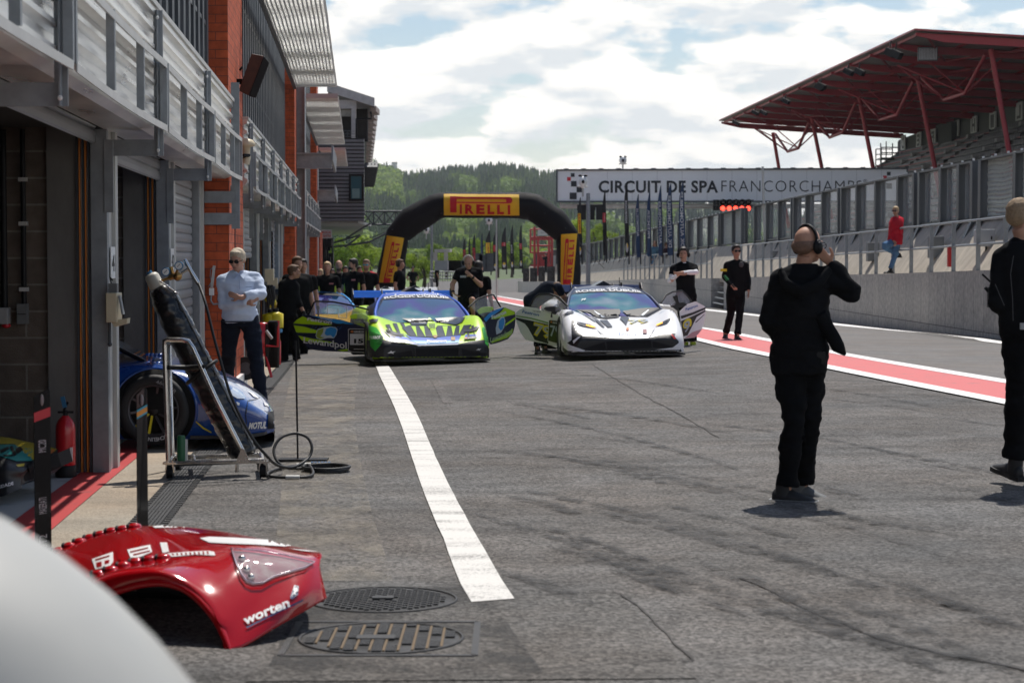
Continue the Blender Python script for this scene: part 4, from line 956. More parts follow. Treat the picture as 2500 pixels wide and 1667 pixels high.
    for i in range(26):
        d=DT+.3+i*1.0; xa=back(Vector((V(889,0,DT).x,DT,0)),d).x; xb=back(Vector((V(921,0,DT).x,DT,0)),d).x
        aw.bar((xa,d,za),(xb,d,za),.5,.05,up=(0,-.5,1))
    for k in range(5):
        p=Vector((V(889+8*k,0,DT).x,DT+.3,za+.05)); aw.bar(p,back(p,118),.06,.05)
    aw.build('side_awning',[STEELD],root)
    # clutter under the tower: service arms, cables
    mb=MB(); 
    for (p,q) in (((790,600),(880,574)),((790,606),(900,592)),((845,582),(905,545)),((786,590),(786,640)),((800,585),(800,650)),((812,600),(812,630)),((880,574),(842,604)),((900,592),(990,545)),((860,598),(900,590))):
        mb.tube([V(*p,DT+.5),V(*q,DT+.5)],.045,5)
    mb.build('service_arm',[STEELD],root)
    mb=MB(); rnd=random.Random(4)
    for i in range(26):
        x=rnd.uniform(783,806); y=rnd.uniform(585,668); c=V(x,y,DT-1+rnd.random()); s=rnd.uniform(.08,.22); mb.box(c.x-s,c.y-s,c.z-s*1.4,c.x+s,c.y+s,c.z+s*1.4)
    mb.build('service_stack',[BLACK],root)
    sg=thing('hanging_sign','white medical center sign with red letters under the control tower','sign',V(796,571,DT-1)); mb=MB(); a=V(783,582,DT-1); b=V(810,561,DT-1); mb.box(a.x,a.y,a.z,b.x,a.y+.08,b.z); mb.build('board',[M('sign_cream',(.5,.47,.43),.6,var=.1)],sg)
    mb=MB(); o=Vector((0,-.01,0))
    for s,y0,y1 in (('MEDICAL',570.0,564.0),('CENTER',579.0,573.0)): text_on(mb,s,[V(785,y0,DT-1.01),V(808.5,y0,DT-1.01),V(808.5,y1,DT-1.01),V(785,y1,DT-1.01)],bold=.02)
    mb.build('lettering',[M('letter_red',(.45,.05,.04),.6,var=0)],sg)
    # lattice gantry going right from the tower
    g=thing('lattice_gantry','thin dark lattice gantry reaching right from the control tower over the hill view','gantry',V(900,548,110)); mb=MB()
    for y in (516,548): mb.tube([V(885,y,110),V(985,y,110)],.05,5)
    for k in range(4): mb.tube([V(885+27*k,516,110),V(912+27*k,548,110)],.035,5); mb.tube([V(885+27*k,516,110),V(885+27*k,548,110)],.035,5); mb.tube([V(912+27*k,516,110),V(885+27*k,548,110)],.03,5)
    mb.build('truss',[STEELD],g)
tower()
# dark far end of the pit building below the tower
q=MB(); p=V(763,630,78); q.box(p.x-6,78,-2,p.x+.3,79,2.6); q.build('end_wall',[BRICK],B)
# ---------------- inflatable arch ----------------
DA=80.0
def arch():
    za=lambda x,y:(680+x/2.904,200+y/2.904)
    root=thing('inflatable_arch','black inflatable arch with yellow and red tyre maker banners over the pit lane','arch',V(1150,640,DA))
    ctr=[(948,745),(953,690),(960,630),(969,575),(1004,540),(1064,505),(1084,501),(1180,501),(1268,501),(1300,505),(1352,540),(1385,575),(1388,640),(1389,700),(1391,748)]
    rr=[.62,.60,.52,.47,.58,.53,.52,.52,.52,.53,.56,.46,.46,.47,.50]
    pts=[]; ra=[]
    for i in range(len(ctr)-1):
        for k in range(4):
            t=k/4; pts.append(V(ctr[i][0]*(1-t)+ctr[i+1][0]*t,ctr[i][1]*(1-t)+ctr[i+1][1]*t,DA)); ra.append(rr[i]*(1-t)+rr[i+1]*t)
    pts.append(V(*ctr[-1],DA)); ra.append(rr[-1])
    for i in range(2,len(pts)-2): pass
    mb=MB(); mb.tube(pts,ra,20,up=(0,1,0))
    for v in mb.v: 
        n=noise.noise(v*1.3)*.035+noise.noise(v*4)*.012; v+=Vector((n,n*.5,n))
    tube=mb.build('tube',[M('black_nylon',(.008,.008,.010),.75,var=.2,bump=.15,bscale=4,scale=3,spec=.25)],root)
    bv=bvh_of([tube])
    YEL=M('banner_yellow',(.80,.46,.012),.6,var=.04); RD=M('banner_red',(.56,.012,.02),.6,var=.03)
    def pirelli(quad):
        """quad in pixels: bl,br,tr,tl of the lettering block; built in unit coords"""
        mb=MB(); 
        def pm(polys,off=.05):
            for pl in polys:
                pix=[quadmap([(*c,0) for c in quad],u,v) for u,v in pl]; decal(mb,[[(p.x,p.y) for p in pix]],bv,0,off,8)
        # long P: stem, top bar with inner slot, round end
        pm([[(0,0),(.105,0),(.105,.93),(0,.93)]])
        arc=[(1.0-.045+.045*math.sin(a),.735+.185*math.cos(a)) for a in arange(0,math.pi,8)]
        pm([[(.105,.80),(.9,.80),(.9,.92),(.105,.92)],[(.105,.55),(.9,.55),(.9,.63),(.105,.63)],[(.9,.92),(.955,.92)]+arc[1:-1]+[(.955,.55),(.9,.55)]])
        xs=[.14,.245,.43,.60,.765,.925]; 
        for ch,x0,x1 in (('I',.155,.19),('R',.24,.385),('E',.42,.555),('L',.60,.71),('L',.755,.865),('I',.925,.965)):
            vs,fs,w=text2d(ch,.05); P=[]
            for x,y in vs:
                q=quadmap([(*c,0) for c in quad],x0+(x1-x0)*x/w,-.04+.52*y); P.append(proj(q.x,q.y,bv,.05) or Vector((0,0,-5)))
            mb.add(P,fs)
        return mb
    for quadB,quadL in (([(1083.6,525.4),(1268,526),(1267,475.5),(1083.6,474.4)],[(1099,517.5),(1251,519),(1251,480),(1099,479)]),
        ([(925,690),(966,690),(986,581),(945,575)],[(951.5,690),(936,690),(956,590),(975,592)][::1]),
        ([(1369,697),(1398,695),(1409,570),(1370,572)],[(1393,694),(1374,694),(1379,583),(1400,582)])):
        mb=MB(); decal(mb,[quadB],bv,0,.012,5); f=mb.build('banner',[YEL],root)
        if quadB[0][0]>1000 and quadB[0][0]<1100: q=quadL
        else:
            # rotated: text runs upward, caps point left
            (rx,ry),(lx,ly),(lx2,ly2),(rx2,ry2)=quadL
            q=[(rx,ry),(rx2,ry2),(lx2,ly2),(lx,ly)]
        pirelli(q).build('logo_lettering',[RD],f)
    # side seams
    mb=MB()
    for i in (12,20,36,44): mb.tube([pts[i]+Vector((math.cos(a)*ra[i]*1.01*(1 if i in(12,44) else 0),-math.sin(a)*ra[i]*1.01,math.cos(a)*ra[i]*1.01*(0 if i in (12,44) else 1))) for a in arange(0,math.pi,10)],.012,4)
    # guy ropes
    mb=MB()
    for a,b in (((1380,556),(1475,655)),((1330,520),(1400,640)),((960,560),(880,590)),((1080,520),(930,560))):
        mb.tube([V(*a,DA-.6),V(*b,DA+6)],.014,4)
    mb.build('guy_rope',[BLACK],root)
arch()
# ---------------- feather flags ----------------
NAVY=M('flag_navy',(.022,.05,.115),.7,var=.2,scale=1.5); FBLK=M('flag_black',(.011,.012,.014),.7,var=.15); FLW=M('flag_white',(.55,.56,.57),.7,var=0); FYE=M('flag_yellow',(.75,.50,.02),.7,var=0); FRE=M('flag_red',(.5,.03,.04),.7,var=0)
def flag(px,yt,yb,wpx,d,label,mat,text=None,ypatch=None,badge=True,lean=0,seed=0,grp='feather flags along the pit wall'):
    b=V(px+lean,yb,d); root=thing('feather_flag',label,'flag',b,grp); rnd=random.Random(int(px))
    mb=MB(); pts=[V(px+lean+(-lean)*t**1.3,yb+(yt-yb)*t,d) for t in arange(0,1,8)]; mb.tube(pts,[(.03-.015*k/8)*d/90 for k in range(9)],6); mb.build('mast',[BLACK],root)
    rows=[]; n=24; mb=MB()
    for i in range(n+1):
        t=.10+.9*i/n; y=yb+(yt-yb)*t; w=wpx*(.55+.45*math.sin(min(1,(1-t)*2.2)*math.pi/2))*(1 if t<.8 else math.sqrt(max(0.02,(1-t)/.2)))
        x0=px+lean*(1-t**1.3)
        rows.append([V(x0-w*k/4*(1),y,d-.02+.05*math.sin(t*9+k*1.3+seed)*k/4) for k in range(5)])
    mb.grid(rows,0,True); mb.grid([[p+Vector((0,.012,0)) for p in r] for r in rows],0,True); c=mb.build('cloth',[mat],root)
    def at(t,k): 
        f=(t-.10)/.9*n; i=max(0,min(n-1,int(f))); u=f-i; kk=k*4; j=max(0,min(3,int(kk))); v=kk-j
        a=rows[i][j]*(1-v)+rows[i][j+1]*v; b2=rows[i+1][j]*(1-v)+rows[i+1][j+1]*v; return a*(1-u)+b2*u+Vector((0,-.012,0))
    if text:
        s,t0,t1,mm=text; vs,fs,w=text2d(s,.02); q=MB(); q.add([at(t0+(t1-t0)*x/w,.18+.6*(1-y)) for x,y in vs],fs); q.build('lettering',[mm],c)
    if ypatch:
        t0,t1,pm,tm,s=ypatch; q=MB(); q.grid([[at(t0+(t1-t0)*i/8,k)+Vector((0,-.004,0)) for k in (.08,.5,.92)] for i in range(9)]); o2=q.build('patch',[pm],c)
        vs,fs,w=text2d(s,.03); q=MB(); q.add([at(t0+(t1-t0)*(.06+.88*x/w),.25+.5*(1-y))+Vector((0,-.012,0)) for x,y in vs],fs); q.build('lettering',[tm],c)
    if badge:
        q=MB(); pl=[at(.2+.12*math.sin(a)*.5+.03*0,.5+.34*math.cos(a))+Vector((0,-.004,0)) for a in arange(0,2*math.pi,10)[:-1]]; q.add(pl,[tuple(range(len(pl)))]); q.build('badge',[FLW],c)
        q=MB(); pl=[at(.225+.03*math.sin(a),.5+.30*math.cos(a))+Vector((0,-.006,0)) for a in arange(0,2*math.pi,10)[:-1]]; q.add(pl,[tuple(range(len(pl)))]); q.build('badge_star',[FYE],c)
f1=lambda x:1340+x/4.9; f1y=lambda y:380+y/4.9
for i,(x,yt,yb,w,d,mat,lab,txt,pat,lean,bd) in enumerate([
    (378,500,1300,34,88,FBLK,'black feather flag with yellow patch beside the right leg of the arch',None,(.46,.76,FYE,FRE,'PIRELLI'),4,True),
    (672,405,1280,30,92,FBLK,'black feather flag with small red emblem left of the tall dark flag',None,(.55,.68,FRE,FLW,'*'),4,False),
    (936,310,1300,34,90,FBLK,'tall black feather flag with white vertical lettering across the overhead sign',('HANKOOK',.50,.78,FLW),None,5,True),
    (1070,465,1300,36,86,NAVY,'navy feather flag just left of the woman on the wall, shortest of the navy ones',('AUTOMOBILES',.40,.80,FLW),None,6,False),
    (1208,430,1290,34,86,NAVY,'narrow curling navy feather flag above the woman on the wall',('PREMIER',.35,.75,FLW),None,3,False),
    (1340,360,1290,38,84,NAVY,'navy feather flag right of the woman on the wall',('AUTOMOBILES',.25,.80,FLW),None,5,False),
    (1460,335,1290,50,82,NAVY,'navy feather flag with large white letters, left of two beside the headset man',('DK AUTOMOBILES',.2,.85,FLW),None,6,False),
    (1608,315,1290,50,80,NAVY,'navy feather flag with large white letters right above the headset man',('DK AUTOMOBILES',.2,.88,FLW),None,6,False)]):
    flag(f1(x),f1y(yt),f1y(yb),w/4.9*1.35,d,lab,mat,txt,pat,True and bd,lean,seed=i)
g3=lambda x,y:(1040+x/6.19,560+y/6.19)
for i,(x,yt,yb,w,d,lab,pat) in enumerate([
    (590,140,700,44,215,'black feather flag inside the arch, farthest left',(.3,.7,FRE,FBLK,'ROGER')),(660,140,700,30,212,'very thin black feather flag inside the arch, second from the left',None),(737,85,700,46,208,'black feather flag with red vertical word, behind the headset man with watch',(.35,.68,FRE,FBLK,'ROGER')),
    (850,60,650,34,205,'thin navy feather flag inside the arch left of the yellow patched flag',None),(965,28,690,78,200,'black feather flag with yellow patch, seen through the arch',(.46,.74,FYE,FRE,'PIRELLI')),
    (1075,0,700,76,197,'black feather flag with round red and white emblem, seen through the arch',(.52,.66,FRE,FLW,'*')),(1200,-30,680,70,193,'black feather flag with red crest and blue lettering, through the arch',(.60,.68,FRE,FLW,'*')),
    (1308,-60,680,44,190,'black feather flag with white vertical word left of the red lift',(.42,.62,FBLK,FLW,'HANKOOK')),(1440,-60,660,44,186,'black feather flag with pale red emblem just left of the red lift',(.5,.62,FRE,FLW,'*'))]):
    flag(*g3(x,0)[:1],g3(0,yt)[1],g3(0,yb)[1],w/6.19,d,lab,NAVY if 'navy' in lab else FBLK,None,pat,i>3,3,seed=i+20)
# ---------------- red scissor lift ----------------
def lift():
    d=212; root=thing('platform_lift','red steel platform lift standing behind the pit wall inside the arch','lift',V(1320,640,d)); P=lambda x,y,dd=0:V(*g3(x,y),d+dd); RS=M('lift_red',(.42,.03,.035),.45,var=.12)
    mb=MB()
    for x in (1640,1695,1860,1905): 
        for dd in (0,1.6): mb.tube([P(x,700,dd*2),P(x,-40 if x in(1640,1905) else 110,dd*2)],.13,6)
    for y in (120,150,245,350,545,0): 
        for dd in (0,1.6): mb.tube([P(1580,y,dd*2),P(1905,y,dd*2)],.10,6)
    for x in (1580,): mb.tube([P(x,0),P(x,360)],.10,6)
    mb.build('frame',[RS],root)
    mb=MB(); a=P(1695,560); b=P(1880,370); mb.box(a.x,a.y+.2,a.z,b.x,a.y+.4,b.z); mb.box(P(1580,0).x,a.y-.1,P(0,355).z,P(1905,0).x,a.y+1.7,P(0,340).z); mb.build('panel',[RS],root)
    mb=MB(); a=P(1690,95); b=P(1835,5); mb.box(a.x,a.y-.1,a.z,b.x,a.y+.3,b.z); mb.box(a.x+.3,a.y-.12,a.z+.3,b.x-.3,a.y-.1,b.z-.3,1); mb.build('floodlight',[STEELL,BLACK],root)
    w=thing('white_board','pale upright board between the red lift and the right leg of the arch','board',P(1930,560)); mb=MB(); a=P(1895,560); b=P(1960,395); mb.box(a.x,a.y,a.z,b.x,a.y+.06,b.z); mb.build('board',[STEELL],w)
lift()
def banners():
    d=205
    for k,(x0,x1) in enumerate([(1465,1560),(1570,1685),(1695,1800),(1830,1950)]):
        a=V(*g3(x0,790-k*0),d-5*k); b=V(*g3(x1,590-10*k),d-5*k); r=thing('fence_banner',['dark banner on the railing inside the arch, farthest of four','dark banner on the railing inside the arch, second farthest of four','dark banner on the railing inside the arch below the red lift','dark banner on the railing nearest the right leg of the arch'][k],'banner',a); mb=MB(); mb.box(a.x,a.y,a.z,b.x,a.y+.04,b.z)
        mb.build('cloth',[M('banner_brown',(.035,.03,.03),.7,var=.2)],r); mb=MB(); c=(a+b)/2; mb.tube([Vector((c.x+.22*math.cos(t),c.y-.03-d*0,c.z+.3*math.sin(t))) for t in arange(-1.2,1.9,10)],.03,4); 
        for v in mb.v: v.y=a.y-.02
        mb.build('emblem',[M('emblem_grey',(.16,.15,.15),.7)],r)
banners()
# crowd control railing at the far end, hut
def farbits():
    d=130; r=thing('railing','low grey pedestrian railing crossing the far end of the pit lane','railing',V(1050,690,d)); mb=MB()
    a=V(*g3(60,740),d); b=V(*g3(560,740),d); c=V(*g3(60,640),d).z
    for z in (a.z,c,(a.z+c)/2): mb.tube([Vector((a.x,d,z)),Vector((b.x,d,z))],.04,5)
    for i in range(14): x=a.x+(b.x-a.x)*i/13; mb.tube([(x,d,a.z-.2),(x,d,c)],.03,5)
    mb.build('rail',[STEEL],r)
    d=126; r=thing('marshal_hut','small pale grey marshal hut with open top level inside the arch','hut',V(1075,640,d)); P=lambda x,y:V(*g3(x,y),d); mb=MB(); a=P(130,620); b=P(320,475); mb.box(a.x,d,a.z,b.x,d+3,b.z); mb.build('wall',[M('hut_grey',(.30,.33,.34),.6,var=.1)],r)
    mb=MB(); 
    for x in (140,300): q=P(x,475); mb.box(q.x-.12,d,q.z,q.x+.12,d+.3,P(x,350).z)
    mb.build('post',[STEELL],r); mb=MB(); q=P(130,350); w=P(370,320); mb.hexa([(q.x,d-.2,q.z),(w.x,d-.2,w.z-.1),(w.x,d+3,w.z-.1),(q.x,d+3,q.z),(q.x,d-.2,q.z+.2),(w.x,d-.2,w.z+.1),(w.x,d+3,w.z+.1),(q.x,d+3,q.z+.2)]); mb.build('roof',[STEELL],r)
    d=133; r=thing('equipment_rack','dark stacked equipment frame behind the man with the watch, inside the arch','rack',V(1110,640,d)); mb=MB(); P=lambda x,y:V(*g3(x,y),d)
    for x in (330,375,420,470,530,800,860,960): q=P(x,640); mb.box(q.x-.25,d,q.z,q.x+.25,d+.5,P(x,470 if x<700 else 360+x%40).z)
    mb.build('frame',[M('rack_dark',(.06,.08,.09),.6,var=.3)],r)
farbits()
# ---------------- hills and forest ----------------
SKY=[(600,470),(780,430),(860,405),(900,398),(925,412),(942,412),(969,424),(983,440),(1000,438),(1024,432),(1060,432),(1093,424),(1120,420),(1145,420),(1196,416),(1265,423),(1310,430),(1355,434),(1450,455),(1600,470),(1800,490),(2100,560),(2500,600)]
def skyy(px): return lin(px,SKY)
def hz(px,d):
    """terrain height under the pixel column px at distance d"""
    t=sm((d-700)/1400); top=(630-skyy(px)-10)*2100/F; top2=top+noise.noise(Vector((px*.01,0,3)))*3
    return -18+18*sm((d-250)/200)+t*top2*1.0-2
def hills():
    mb=MB(); rows=[]
    for d in [240,300,400,550,700,850,1000,1150,1300,1450,1600,1750,1900,2100,2400,3000]:
        rows.append([Vector((V(px,630,d).x,d,hz(px,d))) for px in arange(500,2600,70)])
    mb.grid(rows); tag(mb.build('hills',[M('hill_grass',(.07,.10,.03),.9,var=.4,scale=.01)]),kind='structure')
hills()
def leafmat(name,c,var=.35,scale=.25):
    mt=M(name,c,.7,var=0,spec=.2); N,L,b=nodes(mt); tc=N.new('ShaderNodeTexCoord'); n=N.new('ShaderNodeTexNoise'); n.inputs['Scale'].default_value=scale; n.inputs['Detail'].default_value=5; n.inputs['Roughness'].default_value=.7; L.new(tc.outputs['Object'],n.inputs['Vector'])
    r=N.new('ShaderNodeValToRGB'); r.color_ramp.elements[0].position=.32; r.color_ramp.elements[1].position=.68; r.color_ramp.elements[0].color=(*[k*(1-var) for k in c],1); r.color_ramp.elements[1].color=(c[0]*(1+var*1.3),c[1]*(1+var),c[2]*(1+var*.5),1); L.new(n.outputs[0],r.inputs[0]); L.new(r.outputs[0],b.inputs['Base Color']); b.inputs['Subsurface Weight'].default_value=0
    tr=N.new('ShaderNodeBsdfTranslucent'); mx=N.new('ShaderNodeMixShader'); mx.inputs[0].default_value=.35; L.new(r.outputs[0],tr.inputs[0]); out=N['Material Output']; L.new(b.outputs[0],mx.inputs[1]); L.new(tr.outputs[0],mx.inputs[2]); L.new(mx.outputs[0],out.inputs[0]); return mt
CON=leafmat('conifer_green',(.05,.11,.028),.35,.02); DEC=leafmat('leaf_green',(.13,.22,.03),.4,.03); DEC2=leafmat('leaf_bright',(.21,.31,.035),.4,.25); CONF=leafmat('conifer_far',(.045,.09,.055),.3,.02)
def conifer(mb,p,h,w,rnd,m=0):
    n=7; tiers=4
    for t in range(tiers):
        z0=h*(.08+.22*t); z1=h*(.42+.20*t) if t<tiers-1 else h; r=w*(1-.21*t)
        a0=rnd.random()*6
        vs=[p+Vector((math.cos(a0+2*math.pi*k/n)*r*rnd.uniform(.6,1.15),math.sin(a0+2*math.pi*k/n)*r*rnd.uniform(.6,1.15),z0+rnd.uniform(-.04,.05)*h)) for k in range(n)]+[p+Vector((0,0,z1))]
        mb.add(vs,[(k,(k+1)%n,n) for k in range(n)],m,False)
def clump(mb,p,r,rnd,m=0,k=40,leaf=.3):
    for i in range(k):
        v=Vector((rnd.gauss(0,1),rnd.gauss(0,1),rnd.gauss(0,1))).normalized()*r*rnd.uniform(.55,1.05); v.z*=.8; c=p+v; s=r*leaf*rnd.uniform(.6,1.3); u=Vector((rnd.gauss(0,1),rnd.gauss(0,1),rnd.gauss(0,1))).normalized(); w=u.cross(v).normalized() if u.cross(v).length>1e-3 else Vector((1,0,0)); w2=w.cross((v.normalized()+u*.6).normalized())
        mb.add([c-w*s-w2*s*.6,c+w*s-w2*s*.7,c+w*s*.8+w2*s,c-w*s*.9+w2*s*.8],[(0,1,2,3)],m,False)
def forest():
    rnd=random.Random(11); mb=MB(); db=MB()
    for i in range(9500):
        d=650*math.exp(rnd.random()*1.2); px=rnd.uniform(760,1420) if rnd.random()<.75 else rnd.uniform(1420,2050)
        x=V(px,630,d).x; z=hz(px,d); p=Vector((x,d,z-1)); k=.55+.45*min(1,d/1900)
        n=noise.noise(Vector((px*.012,d*.003,5)))+.5*noise.noise(Vector((px*.04,d*.01,1)))
        crest=px<985 and d>1350
        if (d<1000 and n>.10) or n>.36 or (crest and n>-.25) or d<800:
            clump(db,p+Vector((0,0,4)),rnd.uniform(4,6.5)*k,rnd,rnd.choice([0,0,1]) if d<1100 or crest else 0,26,.24)
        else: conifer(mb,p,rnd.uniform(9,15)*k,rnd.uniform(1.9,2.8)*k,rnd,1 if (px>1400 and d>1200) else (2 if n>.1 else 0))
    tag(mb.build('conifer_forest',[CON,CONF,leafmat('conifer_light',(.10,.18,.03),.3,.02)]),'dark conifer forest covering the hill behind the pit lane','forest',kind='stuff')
    tag(db.build('broadleaf_forest',[DEC,DEC2]),'lighter green broadleaf woods on the left crest and foot of the hill','forest',kind='stuff')
forest()
def trees():
    rnd=random.Random(5); BARK=M('bark',(.06,.045,.03),.9)
    for i,(px,yb,yt,d,bright) in enumerate([(815,660,585,210,0),(850,650,570,230,1),(880,655,590,205,1),(905,650,560,240,1),(838,655,600,200,0),(1010,665,615,190,1),(1035,668,620,185,1),(1060,660,590,250,0),(1090,650,598,230,1),(1120,655,610,235,1),(1165,650,575,260,0),(1215,650,585,255,1),(1250,650,580,265,0),(795,660,600,215,0),(1450,600,540,270,1),(1485,605,550,265,1),(1410,600,535,280,1)]):
        c=V(px,yb,d); t=V(px,yt,d); h=t.z-c.z+1.5; c.z-=1.5; r=thing('broadleaf_tree',('bright yellow-green' if bright else 'mid green')+' rounded tree '+['left of the arch by the garage end','between tower and arch, tallest bright one','just left of the arch leg','behind the left arch leg','low, under the control tower','right of the headset man at the arch','small, near the marshal hut','behind the marshal hut','right of the marshal hut','behind the man with the watch','tall, among the thin flags','behind the emblem flag','behind the red lift','half hidden at the garage end','under the sign beside the light panel','right of the light panel under the sign','behind the light panel'][i],'tree',c,'trees at the foot of the hill')
        mb=MB(); mb.tube([c,c+Vector((.1,0,h*.35)),c+Vector((-.1,0,h*.7))],[.22,.16,.08],7); 
        for k in range(4): a=rnd.random()*6; mb.tube([c+Vector((0,0,h*(.3+.08*k))),c+Vector((math.cos(a)*h*.2,math.sin(a)*h*.2,h*(.5+.1*k)))],[.08,.04],5)
        mb.build('trunk',[BARK],r); mb=MB(); w=h*.42
        for k in range(13):
            a=rnd.random()*6.28; q=rnd.random()**.5*w*.62; zz=rnd.uniform(.32,.86); q*=(1.15-abs(zz-.5)*1.1); clump(mb,c+Vector((math.cos(a)*q,math.sin(a)*q,h*zz)),w*rnd.uniform(.28,.42),rnd,0,75,.16)
        mb.build('crown',[DEC2 if bright else DEC],r)
trees()
c=V(963,425,1900); r=thing('radio_mast','pale telecom mast on the left crest of the hill','mast',c); mb=MB(); t=V(963,396,1900); mb.tube([c+Vector((0,0,-6)),t],.9,6); 
for y in (399,407): 
    q=V(963,y,1900); mb.box(q.x-2.6,q.y,q.z-1.4,q.x+2.6,q.y+2,q.z+1.2)
mb.build('mast',[STEELL],r)
# ---------------- people ----------------
SKIN=M('skin',(.46,.25,.17),.55,var=.12,scale=9,spec=.4); SKIN2=M('skin_tanned',(.38,.19,.12),.55,var=.12,scale=9,spec=.4)
CBLK=M('cloth_black',(.0075,.0078,.009),.85,spec=.08,var=.25,scale=5,bump=.2,bscale=120); CBLK2=M('cloth_soft_black',(.0105,.011,.0125),.9,spec=.08,var=.25,scale=5); CNAV=M('cloth_navy',(.013,.017,.028),.85,spec=.08,var=.25,scale=5)
CSHIRT=M('cloth_pale_blue',(.58,.66,.80),.8,spec=.08,var=.06,scale=5); CRED=M('cloth_red',(.50,.02,.035),.6,spec=.08,var=.15); CDEN=M('cloth_denim',(.10,.19,.32),.85,spec=.08,var=.2,scale=8); CWHT=M('cloth_white',(.75,.74,.76),.8,spec=.08,var=.05)
HBL=M('hair_blond',(.50,.36,.20),.7,var=.25,scale=40); HBR=M('hair_brown',(.12,.065,.035),.7,var=.25,scale=40); HBK=M('hair_black',(.018,.014,.012),.6,var=.3,scale=40); HGR=M('hair_cropped',(.22,.15,.10),.8,var=.2,scale=40); HWH=M('hair_grey_blond',(.50,.42,.31),.75,var=.2,scale=40)
SHOE=M('shoe_black',(.015,.015,.017),.6,var=.1); SOLE=M('sole_grey',(.34,.35,.36),.6,var=.1); LENS=M('dark_lens',(.008,.006,.006),.1,var=0); GLV=M('glove_black',(.014,.014,.015),.7,var=.2); GREYT=M('tone_grey',(.07,.07,.075),.7,var=.1)
def lerpv(a,b,t): return a+(b-a)*t
class Fig:
    """figure built from joints given in photo pixels (px,py,depth offset) around depth d"""
    def __init__(s,label,d,J,yaw=0,hyaw=None,u=1.0,vox=.012,name='person',group=None,tilt=0,nod=0):
        s.d=d; s.u=u; s.vox=vox; s.J={k:V(v[0],v[1],d+(v[2] if len(v)>2 else 0)) for k,v in J.items()}
        s.yaw=R(yaw); s.hyaw=R(yaw if hyaw is None else hyaw); s.tilt=R(tilt); s.nod=R(nod)
        j=s.J; foot=min([j[k].z for k in ('aL','aR') if k in j]+[9])-.09*u
        hx=j['hip']; g=G(hx.x,d); s.foot=foot
        s.root=thing(name,label,'person',(hx.x,d,foot if foot<8 else g),group); s.root['category']='person'
        # frames: facing vector (yaw 0 looks at the camera)
        s.f=Vector((math.sin(s.yaw),-math.cos(s.yaw),0)); s.r=Vector((math.cos(s.yaw),math.sin(s.yaw),0))
        s.hr=Matrix.Rotation(s.hyaw,3,'Z')@Matrix.Rotation(s.tilt,3,'Y')@Matrix.Rotation(s.nod,3,'X')
        s.body=MB(); s.parts=[]
    def H(s,x,y,z): return s.J['head']+s.hr@(Vector((x,y,z))*s.u)     # head frame: face looks to -y
    def head(s,face=True,ears=True):
        u=s.u; b=s.body; E=lambda c,r,ro=None:b.ell(s.H(*c),[k*u for k in r],rot=s.hr if ro is None else s.hr@ro,nu=16,nv=12)
        E((0,.012,.03),(.076,.098,.092)); E((0,-.022,-.035),(.060,.070,.085)); E((0,-.058,-.085),(.032,.030,.028)); E((-.0,-.01,-.06),(.062,.062,.05))
        E((0,-.084,.022),(.052,.018,.012)); E((0,-.104,-.018),(.0125,.021,.026)); E((0,-.096,-.034),(.019,.014,.010)); E((0,-.088,-.062),(.026,.012,.008)); E((0,-.086,-.073),(.022,.012,.008))
        for k in (-1,1): E((k*.038,-.072,-.028),(.024,.022,.020))
        if ears:
            for k in (-1,1): E((k*.079,.008,-.008),(.011,.022,.033))
        n0=s.H(0,.03,-.07); s.body.tube([n0,lerpv(n0,s.J['neck'],.6),s.J['neck']-Vector((0,0,.03*u))],[.052*u,.054*u,.068*u],12)
        if face:
            m=MB()
            for k in (-1,1): m.ell(s.H(k*.031,-.088,.004),[k2*u for k2 in (.011,.006,.006)],rot=s.hr,nu=8,nv=6)
            s.parts.append(('eyes',m,[LENS]))
            m=MB()
            for k in (-1,1): m.bar(s.H(k*.016,-.101,.024),s.H(k*.048,-.090,.024),.006*u,.007*u)
            s.parts.append(('eyebrows',m,[HBR]))
            m=MB(); m.tube([s.H(-.022,-.094,-.067),s.H(0,-.103,-.066),s.H(.022,-.094,-.067)],.0035*u,5); s.parts.append(('lips',m,[M('lip',(.30,.11,.09),.5,var=0)]))
    def torso_rings(s,top=1.0,grow=0,belly=0,low=-.06,bulk=1.0):
        """rings from the pelvis up to the neck, oriented between hip line and shoulder line"""
        j=s.J; u=s.u; hip=j['hip']; nk=j['neck']; ax=(nk-hip); L=ax.length
        sx=(j['sL']-j['sR']); sw=sx.length; rs=sx.normalized(); hx=s.r
        if rs.dot(hx)<0: rs=-rs
        prof=[(low,.152,.112),(0,.165,.120),(.14,.160,.116),(.3,.150,.112),(.48,.160,.120),(.66,.178,.128),(.80,.186,.120),(.90,.160,.098),(.97,.095,.072),(1.03,.062,.060)]
        out=[]
        for t,a,b in prof:
            if t>top: break
            c=hip+ax*t; r=hx.lerp(rs,max(0,min(1,t))).normalized(); axn=ax.normalized(); f=r.cross(axn).normalized(); 
            a2=(a*bulk+grow)*u; b2=(b*bulk+grow)*u
            if belly and .05<t<.55: b2+=belly*u; c=c-f*0
            if t>.6: a2*=max(.85,min(1.15,sw/(.39*u)))
            out.append((c,r,f,a2,b2))
        return out
    def loft(s,mb,rings,n=20,p=2.3):
        vs=[]
        for c,r,f,a,b in rings:
            for k in range(n):
                t=2*math.pi*k/n; ct,st=math.cos(t),math.sin(t)
                vs.append(c+r*a*math.copysign(abs(ct)**(2/p),ct)+f*b*math.copysign(abs(st)**(2/p),st))
        m=len(rings); fs=[(i*n+k,i*n+(k+1)%n,(i+1)*n+(k+1)%n,(i+1)*n+k) for i in range(m-1) for k in range(n)]
        fs+=[tuple(range(n))[::-1],tuple(range((m-1)*n,m*n))]; mb.add(vs,fs,0,True)
